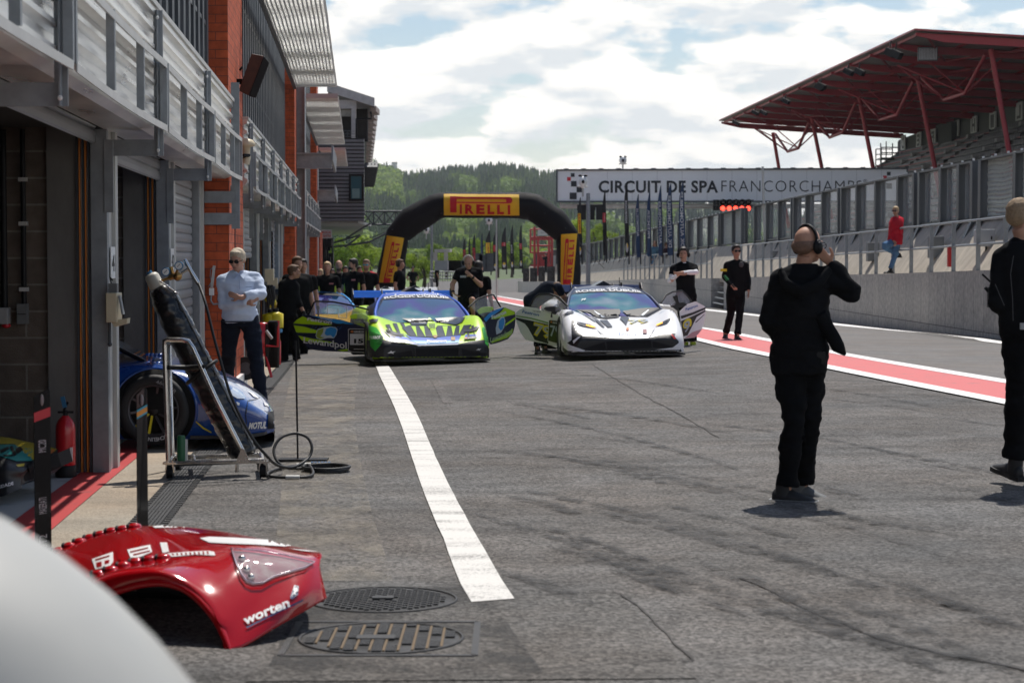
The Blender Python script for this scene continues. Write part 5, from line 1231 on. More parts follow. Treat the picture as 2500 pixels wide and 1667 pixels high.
    def arm(s,mb,k,grow=0,upto=1.0,sh=True):
        j=s.J; u=s.u; S,E,Wr=j['s'+k],j['e'+k],j['w'+k]; g=grow*u
        L1=(E-S).length; L2=(Wr-E).length; T=L1+L2; e=T*upto
        pts=[];rr=[]
        for t,r in ((0,.062),(.15,.060),(.5,.050),(.9,.043),(1,.044)):
            if t*L1<=e+1e-6: pts.append(S.lerp(E,t)); rr.append(r*u+g)
            else:
                pts.append(S.lerp(E,e/L1)); rr.append((.047)*u+g); break
        else:
            for t,r in ((.12,.046),(.3,.044),(.7,.034),(1,.029)):
                if L1+t*L2<=e+1e-6: pts.append(E.lerp(Wr,t)); rr.append(r*u+g)
                else: pts.append(E.lerp(Wr,(e-L1)/L2)); rr.append(.036*u+g); break
        mb.tube(pts,rr,12)
        mb.ell(S,[.066*u+g]*3)
        if e>L1: mb.ell(E,[.046*u+g]*3)
    def hand(s,k,curl=.5,dirv=None,nrm=None,mb=None,grow=0,spread=1.0):
        j=s.J; u=s.u*.98; W_=j['w'+k]; mb=mb or s.body; d=(Vector(dirv) if dirv else (W_-j['e'+k])).normalized()
        n=Vector(nrm).normalized() if nrm else s.r*(1 if k=='R' else -1); n=(n-d*n.dot(d)).normalized(); a=d.cross(n).normalized()   # a: across the palm
        g=grow
        for q in (-1.2,-.4,.4,1.2): mb.tube([W_-d*.01*u,W_+d*.05*u+a*q*.016*u,W_+d*.085*u+a*q*.019*u],[.018*u+g,.0145*u+g,.0125*u+g],8)
        mb.ell(W_,[.027*u+g]*3)
        for i,(q,L) in enumerate(((-1.5,.072),(-.5,.082),(.5,.078),(1.5,.062))):
            p=W_+d*.085*u+a*q*.0185*u*spread; pts=[p]; dd=d.copy(); rr=[.0105*u+g]
            for m_ in range(3):
                dd=(Matrix.Rotation(curl*(.35+.35*m_),3,a)@dd) if True else dd
                p=p+dd*L*u*(.42,.33,.25)[m_]; pts.append(p); rr.append((.0095,.0088,.0075)[m_]*u+g)
            mb.tube(pts,rr,8)
        side=-1 if k=='R' else 1
        p=W_+d*.025*u+a*side*-.02*u*-1; t0=p; t1=p+(d*.5+a*side*.75+n*.15).normalized()*.04*u; t2=t1+(d*.85+a*side*.3+n*.3).normalized()*.03*u; t3=t2+(d*.95+n*.3).normalized()*.024*u
        mb.tube([t0,t1,t2,t3],[.015*u+g,.0125*u+g,.0105*u+g,.008*u+g],8)
    def leg(s,mb,k,grow=0,t0=0,t1=1.0,bag=0):
        j=s.J; u=s.u; Hh=j['hip']+s.r*(.085*u if (k=='L') else -.085*u)+Vector((0,0,-.03*u)); 
        if 'h'+k in j: Hh=j['h'+k]
        K,A=j['k'+k],j['a'+k]; g=grow*u; pts=[];rr=[]
        L1=(K-Hh).length; L2=(A-K).length; T=L1+L2
        for w,r in ((0,.092),(.1,.09),(.25,.080),(.42,.062),(.5,.056),(.56,.056),(.68,.054),(.85,.040),(1.0,.036)):
            if w<t0-.001 or w>t1+.001: continue
            pts.append(Hh.lerp(K,w*T/L1) if w*T<L1 else K.lerp(A,(w*T-L1)/L2)); rr.append((r+bag*max(0,w-.3))*u+g)
        if t1<1: pts.append(Hh.lerp(K,t1*T/L1) if t1*T<L1 else K.lerp(A,(t1*T-L1)/L2)); rr.append((.052 if t1>.6 else .078)*u+g+bag*max(0,t1-.3)*u)
        mb.tube(pts,rr,14)
        if t0==0: mb.ell(Hh,[.092*u+g]*3)
    def shoe(s,k,dirv=None,mat=None,pitch=0,sole=None,big=1.0):
        j=s.J; u=s.u*big; A=j['a'+k]; d=Vector(dirv if dirv else s.f); d.z=0; d.normalize(); rot=Matrix.Rotation(math.atan2(d.x,-d.y),3,'Z')@Matrix.Rotation(R(pitch),3,'X')
        mb=MB(); T=lambda x,y,z:A+rot@(Vector((x,y,z))*u)
        secs=[(.085,.022,.055,.02),(.07,.036,.075,.0),(.02,.042,.085,0),(-.04,.043,.07,0),(-.10,.050,.045,0),(-.15,.048,.030,0),(-.19,.030,.012,0)]
        vs=[];n=12
        for y,w,h,_ in secs:
            for q in range(n):
                a=2*math.pi*q/n; vs.append(T(math.cos(a)*w,y,-.09+.012+(h if math.sin(a)>0 else .012)*math.sin(a)*(1 if math.sin(a)>0 else .6)+.0))
        m=len(secs); mb.add(vs,[(i*n+q,i*n+(q+1)%n,(i+1)*n+(q+1)%n,(i+1)*n+q) for i in range(m-1) for q in range(n)]+[tuple(range(n))[::-1],tuple(range((m-1)*n,m*n))],0,True)
        mb.tube([T(0,.02,-.05),T(0,.02,.03)],[.048*u,.046*u],12)
        sh=mb.build('shoe',[mat or SHOE],s.root)
        sl=MB(); pl=[]
        for x,y in ((-.03,.10),(.03,.10),(.045,.04),(.042,-.04),(.055,-.11),(.05,-.16),(.022,-.188),(-.022,-.188),(-.05,-.16),(-.055,-.11),(-.042,-.04),(-.045,.04)): pl.append(T(x*1.0,y*1.02,-.094))
        sl.poly(pl,rot@Vector((0,0,.028*u))); sl.build('sole',[sole or SHOE],sh)
        return T
    def cloth(s,name,mb,mat,wr=.006,seed=0,vox=None):
        me=remeshed(mb,vox or s.vox,3,wr*s.u,seed=seed+len(s.parts)*3.1); me.materials.append(mat); 
        for p in me.polygons: p.use_smooth=True
        me.name=name; return link(name,me,s.root)
    def shirt(s,mat,sleeve=1.0,name='shirt',low=-.10,grow=.016,belly=0,wr=.007,top=.99,bulk=1.0,slL=None):
        mb=MB(); s.loft(mb,s.torso_rings(top=top,grow=grow,belly=belly,low=low,bulk=bulk))
        for k in 'LR': s.arm(mb,k,grow*.9,sleeve if k=='R' or slL is None else slL)
        # trapezius
        for k in 'LR': mb.tube([s.J['neck']+Vector((0,0,-.015*s.u)),s.J['s'+k]+Vector((0,0,.0))],[.062*s.u+grow*.4,.058*s.u+grow],10)
        s.shirtmb=mb; return s.cloth(name,mb,mat,wr)
    def trousers(s,mat,to=.97,name='trousers',grow=.012,wr=.006,bag=.02):
        mb=MB(); s.loft(mb,[q for q in s.torso_rings(top=.12,grow=.008+grow*.5,low=-.12)])
        for k in 'LR': s.leg(mb,k,grow,0,to,bag)
        return s.cloth(name,mb,mat,wr,5)
    def hair(s,mat,style='short'):
        mb=MB(); u=s.u; E=lambda c,r:mb.ell(s.H(*c),[k*u for k in r],rot=s.hr,nu=18,nv=12)
        if style in('short','full','crop'):
            k={'short':1.09,'full':1.11,'crop':1.05}[style]
            E((0,.026,.050),(.081*k,.092*k,.082*k)); E((0,.055,.01),(.078*k,.062*k,.075*k))
            E((0,-.045,.095),(.056*k,.040*k,.026*k))
            for q in (-1,1): E((q*.062,.015,.02),(.022*k,.045*k,.045*k))
        if style=='fringe': E((0,.058,-.008),(.082,.062,.055)); [E((q*.070,.02,-.002),(.018,.045,.035)) for q in (-1,1)]
        if style=='long':
            E((0,.022,.045),(.09,.10,.09)); mb.tube([s.H(.05,.03,0),s.H(.075,.02,-.12),s.H(.07,.0,-.26)],[.05*u,.045*u,.02*u],8); mb.tube([s.H(-.05,.03,0),s.H(-.07,.03,-.12),s.H(-.06,.02,-.24)],[.05*u,.045*u,.02*u],8)
        if style=='beard': E((0,-.06,-.075),(.052,.045,.042)); E((0,-.03,-.085),(.056,.05,.03))
        me=remeshed(mb,max(s.vox*.6,.006),2,.004*u,(30,30,30)); me.materials.append(mat); [setattr(p,'use_smooth',True) for p in me.polygons]; return link('beard' if style=='beard' else 'hair',me,s.root)
    def glasses(s,mat=None):
        mb=MB(); u=s.u
        for k in (-1,1):
            mb.ell(s.H(k*.033,-.104,.004),[.029*u,.008*u,.021*u],rot=s.hr,nu=12,nv=8); mb.bar(s.H(k*.062,-.094,.008),s.H(k*.080,.0,.006),.005*u,.006*u)
        mb.bar(s.H(-.012,-.107,.01),s.H(.012,-.107,.01),.004*u,.006*u); mb.build('sunglasses',[mat or LENS],s.root)
    def headset(s,mic=False,band=None):
        u=s.u; mb=MB(); mb.tube([s.H(.088*math.cos(a),.01,.02+.108*math.sin(a)) for a in arange(0,math.pi,14)],.0105*u,8,sx=1.9); o=mb.build('headset',[band or BLACK],s.root)
        for k in (-1,1):
            m=MB(); m.ell(s.H(k*.094,.008,-.012),[.026*u,.040*u,.050*u],rot=s.hr,nu=14,nv=10); m.ell(s.H(k*.112,.008,-.012),[.014*u,.026*u,.034*u],rot=s.hr,nu=12,nv=8); m.build('ear_cup',[BLACK],o)
        if mic: m=MB(); m.tube([s.H(-.10,-.01,-.03),s.H(-.085,-.08,-.065),s.H(-.03,-.118,-.068)],.004*u,5); m.ell(s.H(-.025,-.12,-.068),[.012*u,.009*u,.009*u]); m.build('microphone',[BLACK],o)
    def finish(s,skin=None,legs=True,vox=None,arms=True):
        b=s.body; s.loft(b,s.torso_rings(top=1.03,grow=-.012))
        for k in 'LR':
            if arms: s.arm(b,k,-.0)
            if legs: s.leg(b,k,-.004); b.tube([s.J['a'+k],s.J['a'+k]+Vector((0,0,-.06*s.u))],[.034*s.u,.03*s.u],8)
        me=remeshed(b,vox or s.vox*.8,2); me.materials.append(skin or SKIN); [setattr(p,'use_smooth',True) for p in me.polygons]; o=link('body',me,s.root)
        for n,m,mt in s.parts: m.build(n,mt,s.root)
        return o
def q2(x,y,dd=0): return (1700+x/1.96,480+y/1.96,dd)
# --- bald man in black hoodie, back to us, hand on headset ---
def crop(ox,oy,sc): return lambda x,y,dd=0:(ox+x/sc,oy+y/sc,dd)
def man_hoodie():
    q=crop(1700,480,1.96); d=13.2
    f=Fig('bald man in black hoodie seen from behind, pressing a hand to his headset',d,dict(head=q(536,232),neck=q(510,345),hip=q(490,800),sL=q(405,400,.0),sR=q(612,395,-.02),
        eL=q(345,560,-.06),wL=q(395,680,-.16),eR=q(745,455,-.05),wR=q(642,322,-.02),kL=q(470,1075,-.10),aL=q(432,1395,-.05),kR=q(540,1060,.05),aR=q(512,1375,.20),hL=q(440,790,0),hR=q(545,790,.05)),yaw=165,hyaw=128,u=1.0,vox=.011)
    f.J['eL']=V(*q(348,590)[:2],d); f.J['wL']=V(*q(405,700)[:2],d+.13)
    f.head(face=False); f.hair(M('stubble',(.20,.12,.085),.85,var=.3,scale=60),'fringe'); f.headset(True)
    f.hand('R',.18,dirv=V(*q(570,240)[:2],d-.10)-V(*q(642,322)[:2],d-.04),nrm=(.25,1,.2),spread=.95)
    h=f.shirt(CBLK2,1.0,'hoodie',low=-.10,grow=.024,wr=.020,bulk=1.04)
    mb=MB(); f.loft(mb,[(V(*q(520,320)[:2],d),f.r,f.f,.085,.075),(V(*q(515,365)[:2],d+.0),f.r,f.f,.12,.11),(V(*q(500,420)[:2],d),f.r,f.f,.15,.12)]); mb.tube([V(*q(x,y)[:2],d+dd) for x,y,dd in ((400,352,-.08),(430,420,-.17),(500,458,-.20),(580,420,-.17),(640,345,-.10))],[.035,.045,.05,.045,.03],10,sx=.6)
    f.cloth('hood',mb,CBLK2,.006)
    mb=MB(); mb.tube([V(*q(x,y)[:2],d-.12) for x,y in ((590,560),(640,650),(680,720),(715,760))],[.05,.05,.045,.012],10); f.cloth('jacket_flap',mb,CBLK2,.004)
    f.trousers(CBLK,.98,grow=.016,wr=.020,bag=.020)
    mb=MB(); c=V(*q(590,765)[:2],d-.12); mb.box(c.x-.035,c.y-.02,c.z-.05,c.x+.035,c.y+.02,c.z+.03); mb.build('belt_radio',[BLACK],f.root)
    T=f.shoe('L',(.85,-.35,0),M('trainer_dark',(.022,.023,.025),.7,var=.2),sole=SOLE,big=1.12); f.shoe('R',(.75,-.45,0),M('trainer_grey',(.13,.135,.14),.7,var=.2),sole=SOLE,big=1.05,pitch=6)
    m=MB(); m.tube([f.H(.06,-.09,.005),f.H(.085,-.03,.008)],.004,5); m.tube([f.H(-.05,-.11,.0)]+[f.H(-.033+.024*math.cos(a),-.112,-.004+.02*math.sin(a)) for a in arange(0,6.28,10)],.003,5); m.build('spectacles',[LENS],f.root)
    f.finish(SKIN,vox=.0065)
man_hoodie()
def man_edge():
    q=crop(2380,460,2.01); d=13.9
    f=Fig('man in black team jacket and sunglasses walking away, cut by the right edge',d,dict(head=q(228,140),neck=q(236,250),hip=q(250,690),sL=q(140,350,.02),sR=q(330,350,.0),
        eL=q(105,570,-.12),wL=q(190,590,-.34),eR=q(370,520,0),wR=q(330,640,-.2),kL=q(215,960,.0),aL=q(190,1345,.06),kR=q(300,950,.2),aR=q(330,1250,.42),hL=q(200,690,0),hR=q(300,690,0)),yaw=178,hyaw=128,vox=.012)
    f.J['wL']=V(*q(175,600)[:2],d+.25); f.J['eL']=V(*q(108,560)[:2],d-.02)
    f.head(face=True); f.hair(M('hair_fair_crop',(.30,.21,.13),.8,var=.25,scale=50),'crop'); f.glasses()
    f.hand('R',.6)
    f.shirt(CBLK2,.97,'jacket',low=-.10,grow=.024,wr=.008); f.trousers(CBLK,.97,grow=.020,wr=.016,bag=.028)
    mb=MB(); mb.tube([V(*q(x,y)[:2],d-.02) for x,y in ((175,290),(200,268),(250,262))],[.03,.045,.05],10); f.cloth('collar',mb,CBLK2,.002)
    mb=MB(); mb.tube([V(*q(x,y)[:2],d-.155) for x,y in ((190,330),(175,420),(185,540),(188,650))],.003,5); mb.tube([V(*q(x,y)[:2],d-.14) for x,y in ((100,470),(125,530),(145,575))],.003,5); mb.build('seam_piping',[GREYT],f.root)
    mb=MB(); a=V(*q(224,692)[:2],d-.17); mb.box(a.x,a.y,a.z,a.x+.2,a.y+.02,a.z+.045); mb.build('belt',[M('belt_white',(.5,.5,.5),.6)],f.root)
    f.shoe('L',(-.35,.9,0),SHOE,big=1.15,pitch=-10); f.shoe('R',(0,1,0),SHOE,pitch=-20)
    f.finish(SKIN,vox=.008)
    r=thing('two_way_radio','two thin radio antennas held by the man at the right edge','radio',V(*q(70,470)[:2],d)); mb=MB(); mb.tube([V(*q(36,421)[:2],d),V(*q(76,458)[:2],d)],.008,6); mb.tube([V(*q(50,486)[:2],d),V(*q(66,505)[:2],d)],.012,6); a=V(*q(85,520)[:2],d-.0); mb.box(a.x-.03,a.y-.02,a.z-.09,a.x+.03,a.y+.02,a.z+.05); mb.build('handset',[BLACK],r)
man_edge()
def man_shirt():
    q=crop(480,560,4.127); d=22.7
    f=Fig('grey-blond man in pale blue shirt and sunglasses, arms crossed, beside the brick pillar',d,dict(head=q(408,312,-.02),neck=q(425,440),hip=q(440,920),sL=q(600,510,.02),sR=q(272,520,-.02),
        eL=q(655,655,-.10),wL=q(440,688,-.26),eR=q(265,760,-.10),wR=q(500,745,-.20),kL=q(612,1290,-.05),aL=q(650,1780,-.15),kR=q(325,1240,.15),aR=q(305,1550,.55),hL=q(540,920,0),hR=q(345,920,0)),yaw=4,hyaw=-14,u=1.0,vox=.014,nod=12)
    f.J['aL']=V(*q(655,1760)[:2],d-.1); f.J['kL']=V(*q(605,1330)[:2],d-.05)
    f.head(); f.hair(HWH,'full'); f.glasses()
    f.hand('L',.5,dirv=(-1,0,.35),nrm=(0,1,0)); f.hand('R',.4,dirv=(1,0,.5),nrm=(0,1,0))
    f.J['wR']=V(*q(560,730)[:2],d-.24)
    f.shirt(CSHIRT,.90,'shirt',low=-.05,grow=.022,belly=.03,wr=.018,bulk=1.12)
    f.trousers(CNAV,.97,grow=.020,wr=.014,bag=.024)
    mb=MB(); f.loft(mb,[(c,r,fv,a+.004,b+.004) for c,r,fv,a,b in f.torso_rings(top=.05,grow=.022,low=-.03,bulk=1.12)][:2]); mb.build('belt',[M('belt_navy',(.02,.03,.05),.5)],f.root)
    mb=MB(); 
    for k in (-1,1): mb.add([V(*q(425+k*8,455)[:2],d-.135),V(*q(425+k*70,425)[:2],d-.06),V(*q(425+k*75,455)[:2],d-.08),V(*q(425+k*48,500)[:2],d-.15)],[(0,1,2,3)])
    mb.build('collar',[CSHIRT],f.root)
    mb=MB(); mb.tube([V(*q(430,505)[:2],d-.175),V(*q(436,600)[:2],d-.19)],.004,5); a=V(*q(495,640)[:2],d-.2); b_=V(*q(560,580)[:2],d-.17); mb.bar(Vector((a.x,a.y,b_.z)),Vector((b_.x,a.y,b_.z)),.004,.006); mb.build('placket',[M('shirt_seam',(.33,.40,.56),.8,var=0)],f.root)
    f.shoe('L',(.75,-.6,0),SHOE); f.shoe('R',(-.4,-.8,0),SHOE)
    f.finish(SKIN,vox=.010)
man_shirt()
def marshal():
    q=crop(1700,480,1.96); d=37.7
    f=Fig('marshal in black with sunglasses walking on the red band, holding a small green flag',d,dict(head=q(192,262),neck=q(194,308),hip=q(188,460),sL=q(232,330),sR=q(150,330),eL=q(248,400),wL=q(250,452,-.1),eR=q(135,385),wR=q(172,425,-.22),
        kL=q(208,560,-.05),aL=q(196,665,-.15),kR=q(165,560,.1),aR=q(140,655,.3)),yaw=8,u=1.0,vox=.02)
    f.head(); f.hair(HBK,'short'); f.glasses(); f.hand('L',.4); f.hand('R',.8); f.shirt(CBLK,.97,low=-.08,grow=.016); f.trousers(CBLK,.96,grow=.012,bag=.02); f.shoe('L',(.3,-1,0)); f.shoe('R',(-.2,-1,0))
    mb=MB(); a=V(*q(131,353)[:2],d-.1); mb.box(a.x-.055,a.y-.0,a.z-.02,a.x+.06,a.y+.08,a.z+.03); mb.build('arm_badge',[FYE],f.root)
    mb=MB(); a=V(*q(215,325)[:2],d-.17); mb.ell(a,(.045,.02,.055)); mb.build('chest_badge',[GREYT],f.root)
    f.finish(SKIN,vox=.015)
    r=thing('hand_flag','small rolled green flag held by the marshal in black','flag',V(*q(165,420)[:2],d-.3)); mb=MB(); mb.tube([V(*q(134,378)[:2],d-.3),V(*q(150,400)[:2],d-.3)],[.02,.035],7); mb.build('cloth',[M('flag_green',(.02,.16,.05),.7)],r); mb=MB(); mb.tube([V(*q(134,376)[:2],d-.3),V(*q(182,436)[:2],d-.3)],.012,5); mb.build('stick',[BLACK],r)
marshal()
def man_whitesleeve():
    q=crop(1230,580,4.438); d=36.0
    f=Fig('dark-haired crewman with headset, black vest and white sleeves, looking at his wrist',d,dict(head=q(1945,180),neck=q(1955,275),hip=q(1975,610),sL=q(2060,330),sR=q(1845,340),eL=q(2085,375,-.14),wL=q(1925,380,-.36),eR=q(1800,470,-.1),wR=q(1895,395,-.32),
        kL=q(2025,850),aL=q(2055,1150,-.05),kR=q(1935,850),aR=q(1965,1150,0)),yaw=-6,u=1.0,vox=.02)
    f.head(); f.hair(HBK,'short'); f.headset(True); f.hand('L',.6,dirv=(-1,-.1,-.1)); f.hand('R',.6,dirv=(.9,-.1,-.2))
    f.shirt(CWHT,.96,'undershirt',low=0,grow=.004,top=1.04); f.shirt(CBLK,.26,'vest',low=-.12,grow=.018); f.trousers(CBLK,.95,grow=.02,bag=.02)
    sm_=M('shoe_lime',(.42,.52,.03),.6,var=.2); f.shoe('L',(.2,-1,0),sm_,big=1.15); f.shoe('R',(-.3,-1,0),sm_,big=1.15)
    f.finish(SKIN,vox=.015)
man_whitesleeve()
def man_bent():
    q=crop(1230,580,4.438); d=34.6
    f=Fig('dark-shirted mechanic bent double into the open door of the white race car',d,dict(head=q(570,565,-.1),neck=q(560,505),hip=q(300,700,.15),sL=q(610,545,-.05),sR=q(470,540,.1),eL=q(650,640,-.1),wL=q(700,700,0),eR=q(600,650,.1),wR=q(690,720,.1),
        kL=q(350,960),aL=q(365,1200),kR=q(430,960,.2),aR=q(450,1195,.2)),yaw=60,hyaw=20,u=1.0,vox=.02,nod=65)
    f.J['sR']=V(*q(480,520)[:2],d+.12); f.J['sL']=V(*q(590,540)[:2],d-.2)
    f.head(); f.hair(HBR,'short'); f.hand('L',.5); f.shirt(CNAV,.42,low=-.06,grow=.02,bulk=1.12); f.trousers(CBLK,.96); f.shoe('L',(0,-1,0)); f.shoe('R',(.4,-1,0)); f.headset(); f.finish(SKIN,vox=.015)
man_bent()
def man_watch():
    q=crop(1060,590,8.25); d=36.5
    f=Fig('bald crewman with pale headset and watch, hand on chin, standing at the green car door',d,dict(head=q(690,420,-.08),neck=q(700,545),hip=q(690,1090),sL=q(895,610),sR=q(500,620),eL=q(940,880,-.1),wL=q(745,690,-.26),eR=q(365,860),wR=q(380,1030,-.1),
        kL=q(760,1180,-.45),aL=q(800,1600,-.3),kR=q(600,1500),aR=q(590,1900)),yaw=-8,hyaw=-10,u=1.02,vox=.018,nod=25)
    f.head(); f.headset(False,band=M('headset_pale',(.55,.47,.40),.5)); f.hand('L',.8,dirv=(-.8,0,.7),nrm=(0,1,0)); f.hand('R',.7,dirv=(1,-.2,-.8))
    f.shirt(CBLK,.36,'tshirt',low=-.08,grow=.016,bulk=1.1,belly=.02); f.trousers(CBLK,.42,'shorts',grow=.022,bag=.0)
    for k in 'LR': f.shoe(k)
    mb=MB(); w=lerpv(f.J['wL'],f.J['eL'],.14); dd=(f.J['wL']-f.J['eL']).normalized(); mb.tube([w-dd*.02,w+dd*.02],.036,10); w=lerpv(f.J['wR'],f.J['eR'],.1); dd=(f.J['wR']-f.J['eR']).normalized(); mb.tube([w-dd*.015,w+dd*.015],.035,10); mb.build('wristband',[BLACK],f.root)
    mb=MB(); a=V(*q(523,725)[:2],d-.155); mb.box(a.x,a.y-.01,a.z,a.x+.11,a.y+.02,a.z+.04); mb.build('chest_logo',[M('logo_grey',(.4,.4,.42),.6,var=0)],f.root)
    f.finish(SKIN,vox=.014)
man_watch()
def stand(label,q,d,x,ytop,hpx,yaw=0,hyaw=None,hair=(HBR,'short'),shirt=CBLK,sl=.36,tr=CBLK,trto=.97,glasses=False,headset=False,beard=None,arms='down',u=None,skin=None,gl=False,vox=.025,bulk=1.0,cut=None,extra=None,name='person',group=None,sho=1.0,lean=0,trn='trousers'):
    """simple standing figure from its head top and pixel height in a crop; q gives photo pixels"""
    X,Y=q(x,ytop)[:2]; s=F/d; H=hpx/s; u=H/1.8 if u is None else u; m=s*u
    ca=math.cos(R(yaw))
    def P(lx,z,ly=0):      # lx figure-right(image right when facing us), z metres from the ground for a 1.8 m figure, ly forward
        yw=R(yaw); wx=lx*math.cos(yw)+ly*math.sin(yw); wy=lx*math.sin(yw)-ly*math.cos(yw)
        return (X+(wx+lean*(z/1.8))*m,Y+(1.8-z)*m,wy*u)
    J=dict(head=P(0,1.68,.02),neck=P(0,1.50),hip=P(0,.96),sL=P(.19,1.44),sR=P(-.19,1.44),kL=P(.11,.50,.02),kR=P(-.11,.50,.02),aL=P(.13,.09),aR=P(-.13,.09))
    A={'down':dict(eL=P(.26,1.16,-.02),wL=P(.27,.90,.08),eR=P(-.26,1.16,-.02),wR=P(-.27,.90,.08)),'back':dict(eL=P(.27,1.17,-.10),wL=P(.12,1.0,-.17),eR=P(-.27,1.17,-.1),wR=P(-.12,1.0,-.17)),
       'cross':dict(eL=P(.26,1.17,.08),wL=P(.0,1.20,.24),eR=P(-.26,1.17,.08),wR=P(.02,1.15,.22)),'hip':dict(eL=P(.34,1.18,-.05),wL=P(.19,1.02,.08),eR=P(-.34,1.18,-.05),wR=P(-.19,1.02,.08)),'up':dict(eL=P(.27,1.22,.12),wL=P(.12,1.5,.32),eR=P(-.27,1.22,.12),wR=P(-.12,1.5,.32))}[arms]
    J.update(A)
    f=Fig(label,d,J,yaw,hyaw,u,vox,name,group); f.P=P
    if extra: extra(f,P)
    f.head(face=vox<.023)
    if hair: f.hair(*hair)
    if beard: f.hair(beard,'beard')
    if glasses: f.glasses(glasses if glasses is not True else None)
    if headset: f.headset()
    for k in 'LR': f.hand(k,.45,mb=None if not gl else MB())
    if gl:
        mb=MB()
        for k in 'LR': f.hand(k,.45,mb=mb,grow=.004); mb.tube([f.J['w'+k],lerpv(f.J['w'+k],f.J['e'+k],.2)],[.036*u,.038*u],8)
        f.cloth('gloves',mb,GLV,.0,vox=.014)
    f.shirt(shirt,sl,low=-.10,grow=.018,bulk=bulk); f.trousers(tr,trto,grow=.016,name=trn)
    for k in 'LR': f.shoe(k)
    f.finish(skin or SKIN,vox=vox*.75); return f
qa=crop(480,560,4.127)
def mech_back():
    d=35.2; q=qa
    f=Fig('short-haired mechanic in black seen from behind, gloved hand on the green car door',d,dict(head=q(985,430,0),neck=q(945,500),hip=q(900,870),sL=q(870,560,-.05),sR=q(990,570,.05),eL=q(845,720,-.1),wL=q(900,820,.15),eR=q(1020,720,.0),wR=q(1082,840,-.05),
        kL=q(890,1120,-.05),aL=q(885,1330),kR=q(985,1110,.1),aR=q(1010,1325,.1),hL=q(870,880,-.05),hR=q(960,880,.05)),yaw=130,hyaw=95,vox=.019)
    f.head(); f.hair(HBR,'short'); f.hand('L',.6)
    mb=MB(); f.hand('R',.7,dirv=(.35,0,-1),mb=mb,grow=.004); mb.tube([f.J['wR'],lerpv(f.J['wR'],f.J['eR'],.15)],[.036,.038],8); f.cloth('glove',mb,GLV,0,vox=.012)
    f.shirt(CBLK,.80,'sweater',low=-.1,grow=.022,bulk=1.08); f.trousers(CBLK,.97,grow=.016); f.shoe('L',(.5,.2,0)); f.shoe('R',(1,-.4,0)); f.finish(SKIN,vox=.014)
mech_back()
qf=qa; NG='team members standing behind the green car'
stand('tall broad man in black behind the mechanic at the garages',qa,38,1012,278,1100/4.127,yaw=25,hair=(HBR,'short'),shirt=CBLK,sl=.4,bulk=1.2)
stand('dark-haired gloved man in black partly hidden behind the tall man',qa,40,1068,302,1000/4.127,yaw=15,hair=(HBK,'short'),shirt=CBLK,gl=True)
YT=M('tshirt_lime_trim',(.45,.55,.05),.7)
def lime(f,P):
    mb=MB()
    for k in (-1,1): a=V(*P(k*.17,1.18,.06)[:2],f.d+P(k*.17,1.18,.06)[2]); mb.ell(a,(.03,.05,.13))
    mb.build('side_trim',[YT],f.root); mb=MB(); a=V(*P(.08,1.34,.15)[:2],f.d+P(.08,1.34,.15)[2]); mb.box(a.x-.04,a.y-.02,a.z-.012,a.x+.05,a.y+.01,a.z+.02); mb.build('chest_logo',[M('logo_pink',(.5,.2,.22),.6,var=0)],f.root)
stand('fair-haired man in black shirt and shorts, leftmost of the four team members facing us',qa,44,1316,330,855/4.127,yaw=0,hair=(HBL,'short'),shirt=CBLK,sl=.36,tr=CBLK,trto=.45,extra=lime,group=NG,trn='shorts')
stand('bald bearded man in black vest, second of the four team members',qa,45.5,1432,312,835/4.127,yaw=8,hair=None,beard=HBR,shirt=CBLK,sl=.40,tr=CBLK,trto=.45,extra=lime,group=NG,arms='back',trn='shorts')
stand('black-bearded man in profile, third of the four team members, one glove on',qa,45,1578,298,835/4.127,yaw=-28,hyaw=-60,hair=(HBK,'full'),beard=HBK,shirt=CBLK,sl=.36,tr=CBLK,trto=.45,extra=lime,group=NG,gl=True,bulk=1.1,trn='shorts')
def redsleeve(f,P):
    mb=MB()
    for k in 'LR':
        S,E=f.J['s'+k],f.J['e'+k]; mb.tube([lerpv(f.J['neck'],S,.4)+Vector((0,0,.03)),S+Vector((0,0,.03)),lerpv(S,E,.55)+Vector((.012 if k=='L' else -.012,0,0))],[.05,.062,.057],8)
    mb.build('red_sleeve',[CRED],f.root)
stand('man with blue mirrored glasses and red shoulder stripes beside the arch leg',qa,46,1710,306,820/4.127,yaw=-5,hair=(HGR,'crop'),beard=HGR,shirt=CBLK,sl=.36,tr=CBLK,trto=.45,extra=redsleeve,glasses=M('mirror_lens',(.12,.40,.45),.15,.4,var=0),gl=True,trn='shorts')
stand('man in black with headset, in profile facing right beside the left arch banner',qa,52,2045,305,740/4.127,yaw=70,hair=(HBR,'short'),shirt=CBLK,headset=True,tr=CBLK)
qb=crop(1060,590,8.25)
stand('man with dark hair and red collar half hidden behind the bald headset man',qb,38.5,890,395,1900/8.25,yaw=150,hair=(HBK,'full'),shirt=CBLK,headset=False,vox=.025,extra=lambda f,P:(lambda m:(m.tube([f.J['neck']+Vector((-.06,-.08,.01)),f.J['neck']+Vector((.1,-.06,-.03))],.05,8),m.build('collar',[CRED],f.root)))(MB()))
qg=crop(1040,560,6.19)
stand('distant man in dark clothes standing beside the lamp pole in the arch',qg,128,165,530,68,yaw=100,hair=(HBR,'short'),vox=.04)
stand('photographer in black with raised arms under the red lift',qg,196,1812,365,46,yaw=-70,hair=(HBK,'full'),arms='up',sl=.97,vox=.03)
